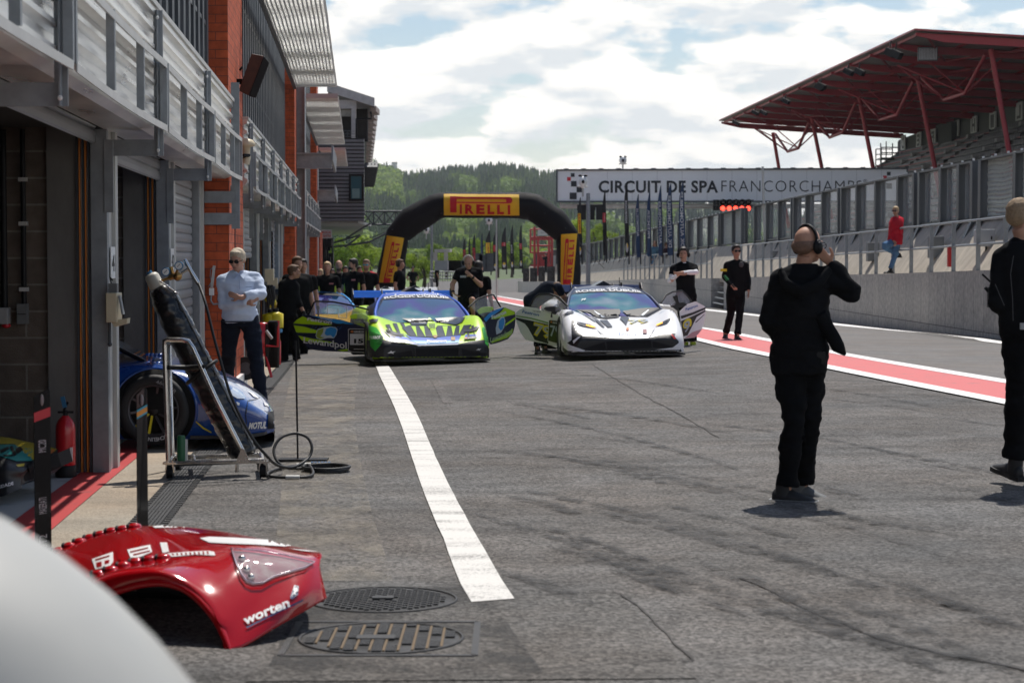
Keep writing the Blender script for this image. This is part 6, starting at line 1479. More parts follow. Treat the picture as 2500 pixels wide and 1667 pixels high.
# woman and companion on the pit wall
q1=crop(1340,380,4.9)
def onwall(f): f.root.location.z=f.root.location.z
stand('long-haired woman in denim jacket and shorts standing on the pit wall',q1,WD:=51110/(1597-1212+6),1268,1018,470/4.9,yaw=-5,hair=(HBR,'long'),shirt=M('cloth_denim_blue',(.05,.13,.20),.8,var=.2),sl=.96,tr=CDEN,trto=.25,glasses=True,arms='hip',vox=.03,trn='shorts')
stand('dark-clothed person in jeans beside the woman on the pit wall',q1,WD-5,1405,1040,450/4.9,yaw=60,hair=(HBR,'short'),shirt=M('cloth_maroon',(.04,.012,.02),.8),sl=.96,tr=M('jeans_dark',(.03,.07,.13),.85),arms='hip',vox=.03)
def man_red():
    q=crop(1780,380,4.9); d=52.6
    f=Fig('man in red jacket and jeans leaning on the fence on top of the pit wall',d,dict(head=q(1990,665),neck=q(2005,735),hip=q(1985,1030,0),sL=q(2055,770,.1),sR=q(1965,775,0),eL=q(2050,900,.0),wL=q(2000,1035,-.15),eR=q(1945,890,-.05),wR=q(1975,1020,-.16),
        kL=q(1985,1200,.0),aL=q(1925,1365,-.1),kR=q(1830,1085,-.25),aR=q(2025,1180,.3),hL=q(2010,1040,.05),hR=q(1950,1040,-.05)),yaw=-38,hyaw=-30,u=.98,vox=.022)
    f.head(); f.hair(HBL,'short'); f.glasses(); f.hand('L',.8); f.hand('R',.8); f.shirt(CRED,.96,'jacket',low=-.12,grow=.03,bulk=1.1,wr=.012); f.trousers(CDEN,.96,'jeans',grow=.012); f.shoe('L',(-1,-.4,0)); f.shoe('R',(-.5,.2,-.6))
    f.finish(SKIN,vox=.018)
man_red()
# crowd hints at the garage end
for i,(x,y,h,lab,sh,hr) in enumerate([(1250,400,520,'distant person with long fair hair far down by the garages, left of the bald man',CWHT,(HBL,'long')),(1370,400,520,'distant person in a white top seen between the first two team members',CWHT,(HBK,'short')),(1500,372,600,'distant person in pink seen between the bald and the bearded man',M('cloth_pink',(.4,.08,.16),.8),(HBK,'short')),(1640,372,560,'distant dark figure between bearded man and red-striped man',CBLK,(HBK,'short'))]):
    stand(lab,qa,66+4*i,x,y,h/4.127,yaw=20*i-30,hair=hr,shirt=sh,vox=.035)
# ---------------- props by the garages ----------------
CHR=M('polished_tube',(.62,.60,.57),.22,.95,var=.08,scale=10); BRASS=M('brass',(.45,.26,.09),.35,.9,var=.2,scale=20); BAG=M('black_vinyl',(.012,.012,.013),.3,var=.2,bump=.6,bscale=22,coat=.3)
HOSE=M('hose_rubber',(.016,.016,.017),.55,var=.1); REDX=M('extinguisher_red',(.50,.012,.02),.3,var=.05,coat=.4); CAPW=M('cap_grey_white',(.46,.44,.38),.5,.1,var=.15); BLUEG=M('gauge_blue',(.04,.16,.30),.4,var=0)
c4=lambda x,y,d:V(360+x/2.703,620+y/2.703,d); c3=lambda x,y,d:V(x/1.8816,1000+y/1.8816,d); c2=lambda x,y,d:V(x/2.3757,540+y/2.3757,d); c1=lambda x,y,d:V(x/2.8,y/2.8,d); c0=lambda x,y,d:V(x/3.0167,880+y/3.0167,d)
def trolley():
    D=14.5; E=15.1; r=thing('bottle_trolley','chrome tube trolley with casters carrying the tilted covered gas bottle','trolley',(c4(350,1480,D).x,14.8,0))
    mb=MB(); R_=.018
    mb.tube([c4(138,1385,D),c4(112,600,D),c4(112,575,D),c4(130,566,D),c4(230,566,D),c4(270,575,D),c4(300,620,D),c4(450,950,D),c4(628,1300,D)],R_,10)
    mb.tube([c4(128,1385,D),c4(770,1362,D)],R_*1.1,10); mb.tube([c4(165,1340,E),c4(515,1332,E),c4(740,1322,E)],R_,8); mb.tube([c4(128,1380,D),c4(165,1340,E)],R_,8); mb.tube([c4(760,1364,D),c4(748,1320,E)],R_,8); mb.tube([c4(310,1378,D),c4(300,1335,E)],R_,8)
    mb.tube([c4(165,1340,E),c4(140,600,E),c4(250,580,E),c4(300,640,E),c4(560,1180,E)],R_,8)
    mb.build('frame',[CHR],r)
    mb=MB(); mb.poly([c4(578,1385,D-.02),c4(680,1378,D-.02),c4(640,1290,D-.02),c4(622,1278,D-.02)],(0,.01,0)); mb.build('foot_bracket',[CHR],r)
    for x,y,dd in ((150,1440,D),(765,1432,D),(200,1395,E),(748,1385,E)):
        c=c4(x,y,dd); m=MB(); m.tube([c+Vector((-.022,-.0,0)),c+Vector((.022,0,0))],.048,14); w=m.build('caster',[BLACK],r); m=MB(); m.bar(c+Vector((-.03,0,.0)),c+Vector((-.02,0,.09)),.01,.05); m.bar(c+Vector((.03,0,.0)),c+Vector((.02,0,.09)),.01,.05); m.box(c.x-.05,c.y-.03,c.z+.06,c.x+.05,c.y+.03,c.z+.075); m.build('fork',[CHR],w)
    mb=MB(); mb.tube([c4(590,1390,D),c4(590,1440,D)],.012,6); mb.build('foot_screw',[CHR],r)
    g=thing('gas_bottle','tall gas bottle in glossy black padded cover leaning in the chrome trolley','gas bottle',c4(600,1330,14.8)); a=c4(70,215,14.8); b=c4(648,1340,14.8); ax=(b-a)
    pts=[a+ax*t for t in (0,.015,.05,.1,.2,.35,.5,.65,.8,.93,.985,1.0)]; mb=MB(); mb.tube(pts,[.05,.078,.092,.104,.112,.112,.108,.112,.110,.108,.10,.07],24)
    me=remeshed(mb,.012,2,.009,(9,9,22)); me.materials.append(BAG); [setattr(p,'use_smooth',True) for p in me.polygons]; cov=link('cover',me,g)
    side=ax.normalized().cross(Vector((0,1,0))).normalized(); 
    if side.x<0: side=-side
    m=MB(); m.tube([a+ax*t+Vector((0,-.112,0))*.55+side*.097 for t in arange(.05,.97,30)],.006,5); m.build('seam',[M('seam_grey',(.10,.10,.10),.5)],cov)
    m=MB(); rnd=random.Random(2)
    for i in range(26): t=rnd.uniform(0,.1); p=a+ax*t+side*(.03+.75*t)+Vector((0,-.085,.03)); m.ell(p,(.010,.006,.007),nu=6,nv=4)
    m.build('foil_crumple',[CHR],cov)
    mb=MB(); t0=c4(18,128,14.8); mb.tube([t0,t0+ax*.006,t0+ax*.02,t0+ax*.085,a+ax*.02],[.015,.042,.054,.056,.058],18); mb.build('cap',[CAPW],g)
    mb=MB(); mb.tube([c4(8,118,14.8),c4(20,135,14.8)],.022,8); mb.build('cap_plug',[BLUEG],g)
    mb=MB(); mb.tube([c4(90,178,14.75),c4(140,160,14.75)],.011,8); mb.tube([c4(140,165,14.7),c4(160,150,14.7),c4(195,145,14.7),c4(225,150,14.7)],[.016,.024,.03,.022],12); mb.ell(c4(198,148,14.66),(.034,.03,.034)); mb.tube([c4(168,140,14.7),c4(155,85,14.7)],.014,8); mb.tube([c4(150,150,14.7),c4(135,128,14.7)],.009,6); mb.tube([c4(185,130,14.7),c4(205,95,14.7)],.009,6); mb.build('regulator',[BRASS],g)
    for x,y in ((122,118),(208,78)):
        c=c4(x,y,14.68); m=MB(); m.tube([c+Vector((0,.02,0)),c+Vector((0,-.012,0))],.032,20); gg=m.build('gauge',[BLUEG],g); m=MB(); m.tube([c+Vector((0,-.010,0)),c+Vector((0,-.0135,0))],.025,20); m.build('dial',[WHITE],gg); m=MB(); m.bar(c+Vector((-.012,-.016,-.01)),c+Vector((.01,-.016,.012)),.003,.003); m.build('needle',[BLACK],gg)
    mb=MB(); mb.tube([c4(225,128,14.7),c4(270,98,14.7)],.011,8); mb.tube([c4(x,y,14.7) for x,y in ((245,35),(262,70),(285,110),(310,155),(335,195))],[.012,.017,.015,.018,.016],10); mb.build('hose_fitting',[CHR],g)
    mb=MB()
    for z0,dz in ((.52,.0),): 
        c=a+ax*.50; n=ax.normalized(); u=n.cross(Vector((0,1,0))).normalized(); v=n.cross(u)
        mb.tube([c+(u*math.cos(t)+v*math.sin(t))*.122+Vector((0,0,.03*math.cos(t))) for t in arange(0,2*math.pi,22)[:-1]],.014,6,closed=True)
    mb.tube([c4(140,748,D-.0),c4(260,750,14.62),c4(380,740,D-.02)],[.02,.022,.016],6); mb.build('strap',[BLACK],r)
    gb=thing('green_canister','small dark green metal canister standing on the trolley frame','canister',c4(222,1362,D+.1)); mb=MB(); mb.tube([c4(222,1362,D+.1),c4(222,1210,D+.1),c4(222,1196,D+.1)],[.031,.031,.027],14); mb.build('body',[M('canister_green',(.012,.12,.045),.4,var=.1)],gb); mb=MB(); mb.tube([c4(243,1370,D+.16),c4(243,1222,D+.16)],.026,12); mb.build('sleeve',[STEELL],gb)
    # hose
    h=thing('air_hose','long black rubber air hose coiled on the asphalt beside the trolley','hose',c3(1400,290,15))
    pts=[c4(x,y,d) for x,y,d in ((335,190,14.7),(352,230,14.65),(380,310,14.55),(410,430,14.5),(440,560,14.45),(490,730,14.4),(530,880,14.4),(570,980,14.4),(610,1070,14.4),(665,1170,14.4),(730,1270,14.4),(800,1345,14.45))]
    pts+=[c3(x,y,d) for x,y,d in ((1250,240,14.6),(1290,262,14.8),(1350,268,15.0),(1420,225,15.2),(1437,175,15.25),(1420,130,15.3),(1380,110,15.3),(1340,108,15.3),(1290,125,15.25),(1260,165,15.2),(1256,205,15.15),(1280,250,15.1),(1330,272,15.1))]
    def smooth(p,k=3):
        for _ in range(k): p=[p[0]]+[q for a,b in zip(p,p[1:]) for q in (a.lerp(b,.25),a.lerp(b,.75))]+[p[-1]]
        return p
    c=gp(1500/1.8816,1000+283/1.8816)
    for i in range(46): a_=2.6-i*.42; pts.append(Vector((c.x+(.165+.018*math.sin(i*.9))*math.cos(a_),c.y+.2*math.sin(a_),c.z+.014+.011*(i//15)+.0)))
    for x,y in ((1450,318),(1330,322),(1240,318),(1222,305),(1250,288),(1330,268),(1400,262)): q=gp(x/1.8816,1000+y/1.8816); pts.append(q+Vector((0,0,.016)))
    mb=MB(); mb.tube(smooth(pts,2),.0115,8); mb.build('tube',[HOSE],h)
    mb=MB(); q=gp(1465/1.8816,1000+270/1.8816,.03)
    for i in range(6): mb.tube([q+Vector((-.06+.026*i,0,0)),q+Vector((-.042+.026*i,0,0))],.026,10)
    mb.build('blue_coupling',[M('coupling_blue',(.03,.07,.14),.35,.5)],h); mb=MB(); mb.tube([q+Vector((-.17,0,-.005)),q+Vector((-.06,0,0))],.017,8); q2_=gp(1345/1.8816,1000+322/1.8816,.018); mb.tube([q2_+Vector((-.05,0,0)),q2_+Vector((.05,0,0))],.017,8); mb.build('coupling',[STEELL],h)
    s=thing('marker_stand','thin black rod standing on a flat black base plate beside the hose','stand',gp(1368/1.8816,1000+238/1.8816)); q=gp(1368/1.8816,1000+236/1.8816); mb=MB(); mb.box(q.x-.15,q.y-.09,q.z+.004,q.x+.24,q.y+.09,q.z+.022); mb.build('base',[BLACK],s); mb=MB(); mb.tube([q+Vector((0,0,.02)),V(722,832,q.y)],.0075,8); mb.build('rod',[BLACK],s)
trolley()
def lathe(mb,c,prof,n=24,m=0):
    vs=[];k=len(prof)
    for i,(r,z) in enumerate(prof):
        for j in range(n): a=2*math.pi*j/n; vs.append((c[0]+r*math.cos(a),c[1]+r*math.sin(a),c[2]+z))
    mb.add(vs,[(i*n+j,i*n+(j+1)%n,(i+1)*n+(j+1)%n,(i+1)*n+j) for i in range(k-1) for j in range(n)]+[tuple(range(n))[::-1],tuple(range((k-1)*n,k*n))],m,True)
def extinguisher():
    c=gp(161,1166); r=thing('fire_extinguisher','red fire extinguisher with black base standing in the garage mouth','fire extinguisher',c); mb=MB()
    lathe(mb,c,[(.068,.09),(.072,.10),(.072,.36),(.066,.40),(.05,.43),(.028,.452),(.022,.46)]); mb.build('cylinder',[REDX],r)
    mb=MB(); lathe(mb,c,[(.074,0),(.078,.01),(.078,.085),(.072,.095)]); mb.build('base',[BLACK],r)
    mb=MB(); mb.tube([c+Vector((0,0,.455)),c+Vector((0,0,.50))],.018,8); mb.bar(c+Vector((-.055,0,.485)),c+Vector((.06,0,.485)),.016,.016); mb.bar(c+Vector((-.01,0,.50)),c+Vector((.02,0,.56)),.02,.015); mb.build('valve',[BLACK],r)
    mb=MB(); mb.bar(c+Vector((.0,-.01,.52)),c+Vector((-.018,-.01,.60)),.03,.014,up=(0,1,0)); mb.build('lever',[BLUEG],r)
    mb=MB(); mb.box(c.x+.045,c.y-.062,c.z+.13,c.x+.062,c.y-.045,c.z+.23); mb.build('label',[WHITE],r)
extinguisher()
# wall fittings
BWY=14.98
def onwall(name,label,cat,fn): r=thing(name,label,cat,(BX(XJ-.8,15),15,1.2)); fn(r); return r
def socket1(r):
    a=c2(10,595,BWY); b=c2(65,500,BWY); mb=MB(); mb.box(a.x,BWY-.10,a.z,b.x,BWY,b.z); mb.build('case',[M('box_pale',(.34,.34,.34),.5)],r,bevel=.006); mb=MB(); q=c2(36,605,BWY-.06); mb.ell(q,(.035,.035,.02)); mb.build('red_plug',[REDX],r); mb=MB(); t=c2(28,-300,BWY); mb.tube([Vector((c2(32,500,BWY).x,BWY-.03,b.z)),Vector((c2(32,500,BWY).x,BWY-.03,ZS))],.026,8); mb.build('conduit',[BLACK],r)
def socket2(r):
    a=c2(112,595,BWY); b=c2(168,478,BWY); mb=MB(); mb.box(a.x,BWY-.08,a.z,b.x,BWY,b.z); mb.box(a.x+.004,BWY-.084,(a.z+b.z)/2-.004,b.x-.004,BWY-.08,(a.z+b.z)/2+.002,1); mb.build('case',[M('box_grey',(.16,.165,.165),.5),BLACK],r,bevel=.004); mb=MB(); x=c2(146,478,BWY).x; mb.tube([Vector((x,BWY-.03,b.z)),Vector((x,BWY-.03,ZS))],.020,8); mb.build('conduit',[BLACK],r)
    for y in (395,15,-240): m=MB(); z=c2(0,y,BWY).z; m.box(x-.03,BWY-.06,z-.015,x+.03,BWY,z+.015); m.build('clamp',[STEELL],r)
onwall('socket_box','pale wall socket with red plug and thick black conduit, at the photo\'s left edge','socket',socket1); onwall('junction_box','grey two-part junction box with black conduit on the block wall','junction box',socket2)
def creambox():
    d=14.88; xj=BX(XJ,d); r=thing('switch_box','cream electric switch box with open flap on the first garage door jamb','switch box',(xj,d,1.2)); a=c2(624,585,d); b=c2(702,415,d); mb=MB(); mb.box(xj+.004,d-.09,a.z,xj+.085,d+.12,b.z); mb.build('case',[CREAM],r,bevel=.006)
    mb=MB(); mb.poly([Vector((xj+.03,d-.05,a.z+.01)),Vector((xj+.155,d-.05,a.z+.03)),Vector((xj+.15,d-.05,a.z-.01)),Vector((xj+.06,d-.05,a.z-.035))],(0,.12,0)); mb.build('flap',[CREAM],r); mb=MB(); mb.bar(Vector((xj+.10,d-.05,b.z-.02)),Vector((xj+.125,d-.05,b.z-.16)),.014,.06,up=(0,1,0)); mb.build('side_lever',[STEEL],r)
    mb=MB(); mb.box(xj+.015,d-.05,b.z+.002,xj+.08,d+.02,b.z+.07); mb.build('top_socket',[M('box_grey',(.16,.165,.165),.5)],r); mb=MB(); mb.tube([Vector((xj+.02,d-.03,a.z)),Vector((xj+.02,d-.03,a.z-.15))],.012,8); mb.ell(Vector((xj+.02,d-.03,a.z-.165)),(.018,.018,.018)); mb.build('pull_handle',[STEELD],r)
    mb=MB(); mb.tube([Vector((xj+.03,d,b.z+.06)),Vector((xj+.02,d,b.z+.12)),Vector((xj+.04,d,b.z+.09))],.006,5); mb.build('wire',[BLACK],r)
    for k,(dd,y0,y1,tx,lab) in enumerate(((15.0,333,148,'41','white door number plate 41 on the first garage jamb, above the cream box'),(19.75,300,158,'42','white door number plate 42 on the second garage jamb'))):
        x=BX(XJ,dd)+.006; za=c2(0,y0,dd).z; zb=c2(0,y1,dd).z; r=thing('number_plate',lab,'sign',(x,dd,za)); q=[Vector((BX(XJ,y)+.008,y,z)) for y,z in ((dd,za),(dd+.34,za),(dd+.34,zb),(dd,zb))]; mb=MB(); mb.poly(q,(.006,0,0)); mb.build('plate',[WHITE],r); mb=MB(); e=Vector((.0085,0,0)); c=[quadmap(q,u,v)+e for u,v in ((.12,.25),(.88,.25),(.88,.75),(.12,.75))]; text_on(mb,tx,c,bold=.03); mb.build('number',[MATS['ink_black']],r)
creambox()
def speaker():
    d=25.6; r=thing('loudspeaker','dark loudspeaker with brown sides tilted on the first brick pillar','loudspeaker',c1(1620,560,d)); P=lambda x,y,dd=0:c1(x,y,d+dd)
    side=[P(1722,368),P(1640,600),P(1632,622),P(1690,655),P(1800,400),P(1800,380)]; mb=MB(); mb.hexa([P(1632,622,-.12),P(1700,655,-.12),P(1700,655,.25),P(1632,622,.25),P(1720,368,-.12),P(1806,385,-.12),P(1806,385,.25),P(1720,368,.25)]); mb.build('cabinet',[M('speaker_brown',(.06,.025,.015),.6,var=.3,scale=12)],r,bevel=.01)
    mb=MB(); mb.hexa([P(1698,658,-.13),P(1750,672,-.10),P(1750,672,.27),P(1698,658,.27),P(1802,384,-.13),P(1842,432,-.10),P(1842,432,.27),P(1802,384,.27)]); mb.build('grille',[BLACK],r,bevel=.012)
    mb=MB(); mb.bar(P(1610,560,.1),P(1660,560,.05),.05,.07); mb.bar(P(1608,520,.1),P(1608,600,.1),.02,.1,up=(0,1,0)); mb.tube([P(1640,480,.1),P(1655,460,.05)],.015,6); mb.build('wall_bracket',[BLACK],r); mb=MB(); mb.tube([P(1618,600,.1),P(1625,660,.1),P(1624,920,.1),P(1632,940,0),P(1618,955,0)],.012,6); mb.build('cable',[BLACK],r)
    r=thing('dome_lamp','cream hooded outdoor dome fitting on the first brick pillar below the loudspeaker','lamp',P(1680,1010)); mb=MB(); c=P(1680,1000,0); lathe(mb,c,[(.02,.10),(.09,.08),(.12,.04),(.125,0),(.06,-.01),(.055,-.1),(.05,-.14)],16); mb.build('hood',[CREAM],r); mb=MB(); mb.tube([P(1672,1050),P(1690,1070),P(1675,1120)],[.04,.05,.06],8); mb.build('arm',[CREAM],r); mb=MB(); mb.bar(P(1640,1085,0),P(1690,1060,-.1),.1,.03); mb.tube([P(1620,1020),P(1615,1060),P(1640,1090)],.01,5); mb.build('bracket',[BLACK],r)
speaker()
def brickfit():
    d=23.96; r=thing('strip_light','slim wall strip fitting with loose cable on the first brick pillar','light',c2(1225,340,d)); P=lambda x,y:c2(x,y,d-.04); mb=MB(); mb.bar(P(1243,258),P(1228,385),.03,.03); mb.build('tube',[STEELL],r); mb=MB(); a=P(1213,430); b=P(1238,388); mb.box(a.x,a.y,a.z,b.x,a.y+.06,b.z); mb.build('case',[WHITE],r); mb=MB(); mb.tube([P(x,y) for x,y in ((1240,262),(1222,280),(1218,320),(1226,350),(1210,380))],.005,5); mb.tube([P(x,y) for x,y in ((1225,430),(1222,460),(1238,482),(1275,478))],.012,6); mb.build('cable',[STEEL],r)
brickfit()
# fire trolley and air bottles
def firecart():
    d=26.4; P=lambda x,y,dd=0:V(480+x/4.127,560+y/4.127,d+dd); r=thing('fire_trolley','big red wheeled fire extinguisher trolley with black hoses behind the pale-shirted man','fire trolley',P(650,1490))
    mb=MB(); mb.tube([P(662,1250),P(662,1220),P(662,960),P(662,938)],[.10,.125,.125,.08],18); mb.build('tank',[REDX],r); mb=MB()
    for a in range(5): x=725+a*18; mb.tube([P(x-10,950,-.1),P(x-18,1100,-.1),P(x-14,1380,-.1),P(x+12,1390,-.1),P(x+22,1100,-.1),P(x+16,945,-.1),P(x-2,930,-.1)],.03,6)
    mb.build('hose',[HOSE],r); mb=MB(); mb.tube([P(700,1170,-.15),P(820,1180,-.15),P(825,920,-.1)],.02,6); mb.tube([P(690,1240,-.1),P(755,1490,-.15)],.02,6); mb.tube([P(640,1230,.1),P(560,1400,.1)],.02,6); mb.build('frame',[REDX],r)
    for dd in (-.2,.3):
        c=P(495,1400,dd); m=MB(); m.tube([c+Vector((0,-.04,0)),c+Vector((0,.04,0))],.155,22); w=m.build('wheel',[RUB],r); m=MB(); m.tube([c+Vector((0,-.045,0)),c+Vector((0,.045,0))],.085,16); m.build('hub',[STEELD],w)
    m=MB(); m.tube([P(700,1020,-.2),P(760,1100,-.22)],.022,8); m.build('nozzle',[STEELL],r)
    r=thing('fire_extinguisher','small red extinguisher standing right of the wheeled fire trolley','fire extinguisher',P(812,1360)); mb=MB(); mb.tube([P(812,1360,.2),P(812,1130,.2),P(812,1090,.2)],[.05,.05,.02],12); mb.build('cylinder',[REDX],r); mb=MB(); mb.bar(P(800,1085,.2),P(830,1080,.2),.02,.02); mb.build('valve',[BLACK],r)
    d2=30; P=lambda x,y,dd=0:V(480+x/4.127,560+y/4.127,d2+dd); YB=M('bottle_yellow',(.62,.50,.015),.4,var=.08)
    for x,y0,y1,lab in ((745,995,850,'yellow compressed air bottle beside the garage jambs, left of two'),(795,990,840,'yellow compressed air bottle next to the mechanic, right of two')):
        r=thing('air_bottle',lab,'gas bottle',P(x,y0),'yellow air bottles on the pump'); mb=MB(); mb.tube([P(x,y0),P(x,y1+10),P(x,y1-10)],[.12,.12,.05],14); mb.build('bottle',[YB],r); mb=MB(); mb.tube([P(x,y1-10),P(x,y1-45)],.05,8); mb.build('valve',[BLACK],r)
    r=thing('air_pump_stand','stand of gauges, hoses and valves with a blue foot above the yellow bottles','pump',P(770,1050)); mb=MB(); rnd=random.Random(3); mb.tube([P(710,1040),P(710,560)],.03,6); mb.tube([P(700,760),P(790,740)],.03,6); mb.build('frame',[STEELD],r)
    mb=MB()
    for i in range(7): x=rnd.uniform(700,790); mb.tube([P(x,560+rnd.random()*40,-.1),P(x+rnd.uniform(-30,30),680,-.15),P(x+rnd.uniform(-20,20),800,-.1)],.02,5)
    mb.build('hose',[HOSE],r); mb=MB()
    for x,y in ((715,700),(770,735),(745,760)): mb.ell(P(x,y,-.1),(.05,.03,.05))
    mb.build('gauge',[YB],r); mb=MB(); a=P(790,1040); b=P(850,1010); mb.box(a.x-.1,a.y-.3,a.z,b.x,a.y+.2,b.z); mb.build('foot',[M('foot_blue',(.02,.16,.34),.5)],r)
    for k,(x0,y0,x1,y1,dd) in enumerate(((685,530,775,400,2.0),(770,565,812,490,8),(832,540,868,490,12))):
        r=thing('switch_box',['cream switch box on the bay jamb right of the pale-shirted man','smaller cream switch box on the next bay jamb','smallest cream switch box beside the black-clad mechanic'][k],'switch box',P(x0,y0,dd)); mb=MB(); a=P(x0,y0,dd); b=P(x1,y1,dd); mb.box(a.x,a.y,a.z,b.x,a.y+.12,b.z); mb.build('case',[CREAM],r,bevel=.01); mb=MB(); mb.box(a.x+.05,a.y-.05,a.z-.06,b.x+.06,a.y-.01,a.z+.03); mb.build('flap',[CREAM],r)
firecart()
# slim boards in the foreground
def boards():
    GB=M('gloss_black',(.006,.006,.007),.12,var=0,spec=.3)
    for k,(x0,x1,yt,d,w) in enumerate(((249,336,268,10.3,0),(1006,1058,255,10.6,1))):
        a=c0(x0,yt,d); b=c0(x1,yt-38,d-.0); g=0.0; r=thing('barrier_post',['tall glossy black post board with slanted red band near its top, left of the extinguisher','glossy black post board with blue and orange band in front of the blue car'][k],'post',(a.x,d,g)); mb=MB()
        dd=.10 if k==0 else .10
        q=[Vector((a.x,d,g)),Vector((b.x,d+dd,g)),Vector((b.x,d+dd,b.z)),Vector((b.x-.012,d+dd*.8,b.z+.006)),Vector((a.x,d,a.z))]
        mb.poly(q,(-.006,.014,0)); p=mb.build('panel',[GB],r)
        def band(y0,y1,m,nm):
            lo=c0(x0,y1,d).z; hi=c0(x0,y0,d).z; s=(b.z-a.z)*.9; e=Vector((.001,-.004,0)); mm=MB(); mm.add([Vector((a.x,d,lo))+e,Vector((b.x,d+dd,lo+s))+e,Vector((b.x,d+dd,hi+s))+e,Vector((a.x,d,hi))+e],[(0,1,2,3)]); mm.build(nm,[m],p)
        if k==0: band(385,455,M('band_red',(.45,.02,.03),.4,var=0),'red_band')
        else: band(365,382,M('band_blue',(.02,.28,.38),.4,var=0),'blue_band'); band(382,418,M('band_orange',(.65,.25,.02),.4,var=0),'orange_band'); band(418,432,MATS['band_blue'],'blue_band')
        if k==0:
            m=MB(); e=Vector((.001,-.0045,0))
            for s,ya,yb in (('MASERATI',1135,1015),('MC20',680,590),('GT2',1400,1290)):
                za=c0(0,ya,d).z; zb=c0(0,yb,d).z; u0,u1=.22,.72; X=lambda u:a.x+(b.x-a.x)*u; Y=lambda u:d+dd*u
                text_on(m,s,[Vector((X(u1),Y(u1),za))+e,Vector((X(u1),Y(u1),zb))+e,Vector((X(u0),Y(u0),zb))+e,Vector((X(u0),Y(u0),za))+e],bold=.0)
            m.build('lettering',[M('letter_silver',(.42,.42,.42),.4,var=0)],p)
        m=MB(); X=(a.x+b.x)/2; z=c0(0,295,d).z; m.ell(Vector((X,d+dd/2-.006,z)),(.010,.005,.03)); m.build('slot',[M('slot_grey',(.25,.25,.25),.5)],p)
boards()
# out of focus white car wing in the corner
def whitewing():
    c=V(-721,2617,2.3); c.y=2.55; r=thing('parked_car','white car front wing, strongly out of focus, in the near left corner','car',(c.x,c.y,0)); mb=MB(); rows=[]
    for i in range(0,25):
        t=math.pi*i/24; y=c.y-.22-.30*math.cos(t); k=max(.02,math.sin(t))**.35; rows.append([Vector((c.x+.71*k*math.cos(a),y,max(.0,c.z+.735*k*math.sin(a)))) for a in arange(-math.pi*.28,math.pi*1.1,40)])
    mb.grid(rows); mb.build('front_wing',[M('car_white',(.38,.38,.36),.5,var=.03,coat=.1)],r); mb=MB(); mb.box(c.x-1.9,c.y-.45,.12,c.x+.30,c.y+.03,c.z+.05); mb.build('body',[MATS['car_white']],r)
whitewing()
# ---- grid surfaces traced from the photograph ----
def catgrid(S,n=3):
    """refine a coarse grid of points with Catmull-Rom in both directions"""
    def cr(p,k):
        out=[]; m=len(p)
        for i in range(m-1):
            a,b,c,d=p[max(i-1,0)],p[i],p[i+1],p[min(i+2,m-1)]
            for q in range(k): t=q/k; out.append(.5*((2*b)+(c-a)*t+(2*a-5*b+4*c-d)*t*t+(3*b-a-3*c+d)*t**3))
        return out+[p[-1]]
    R1=[cr(r,n) for r in S]; cols=[cr([r[j] for r in R1],n) for j in range(len(R1[0]))]
    return [[cols[j][i] for j in range(len(cols))] for i in range(len(cols[0]))]
REDC=M('bodywork_red',(.40,.004,.008),.08,var=.03,coat=.5,metal=0); CWH=M('decal_white',(.78,.77,.76),.35,var=0); CNV=M('decal_navy',(.012,.03,.12),.35,var=0); CBK=M('decal_black',(.01,.01,.011),.35,var=0,coat=.3)
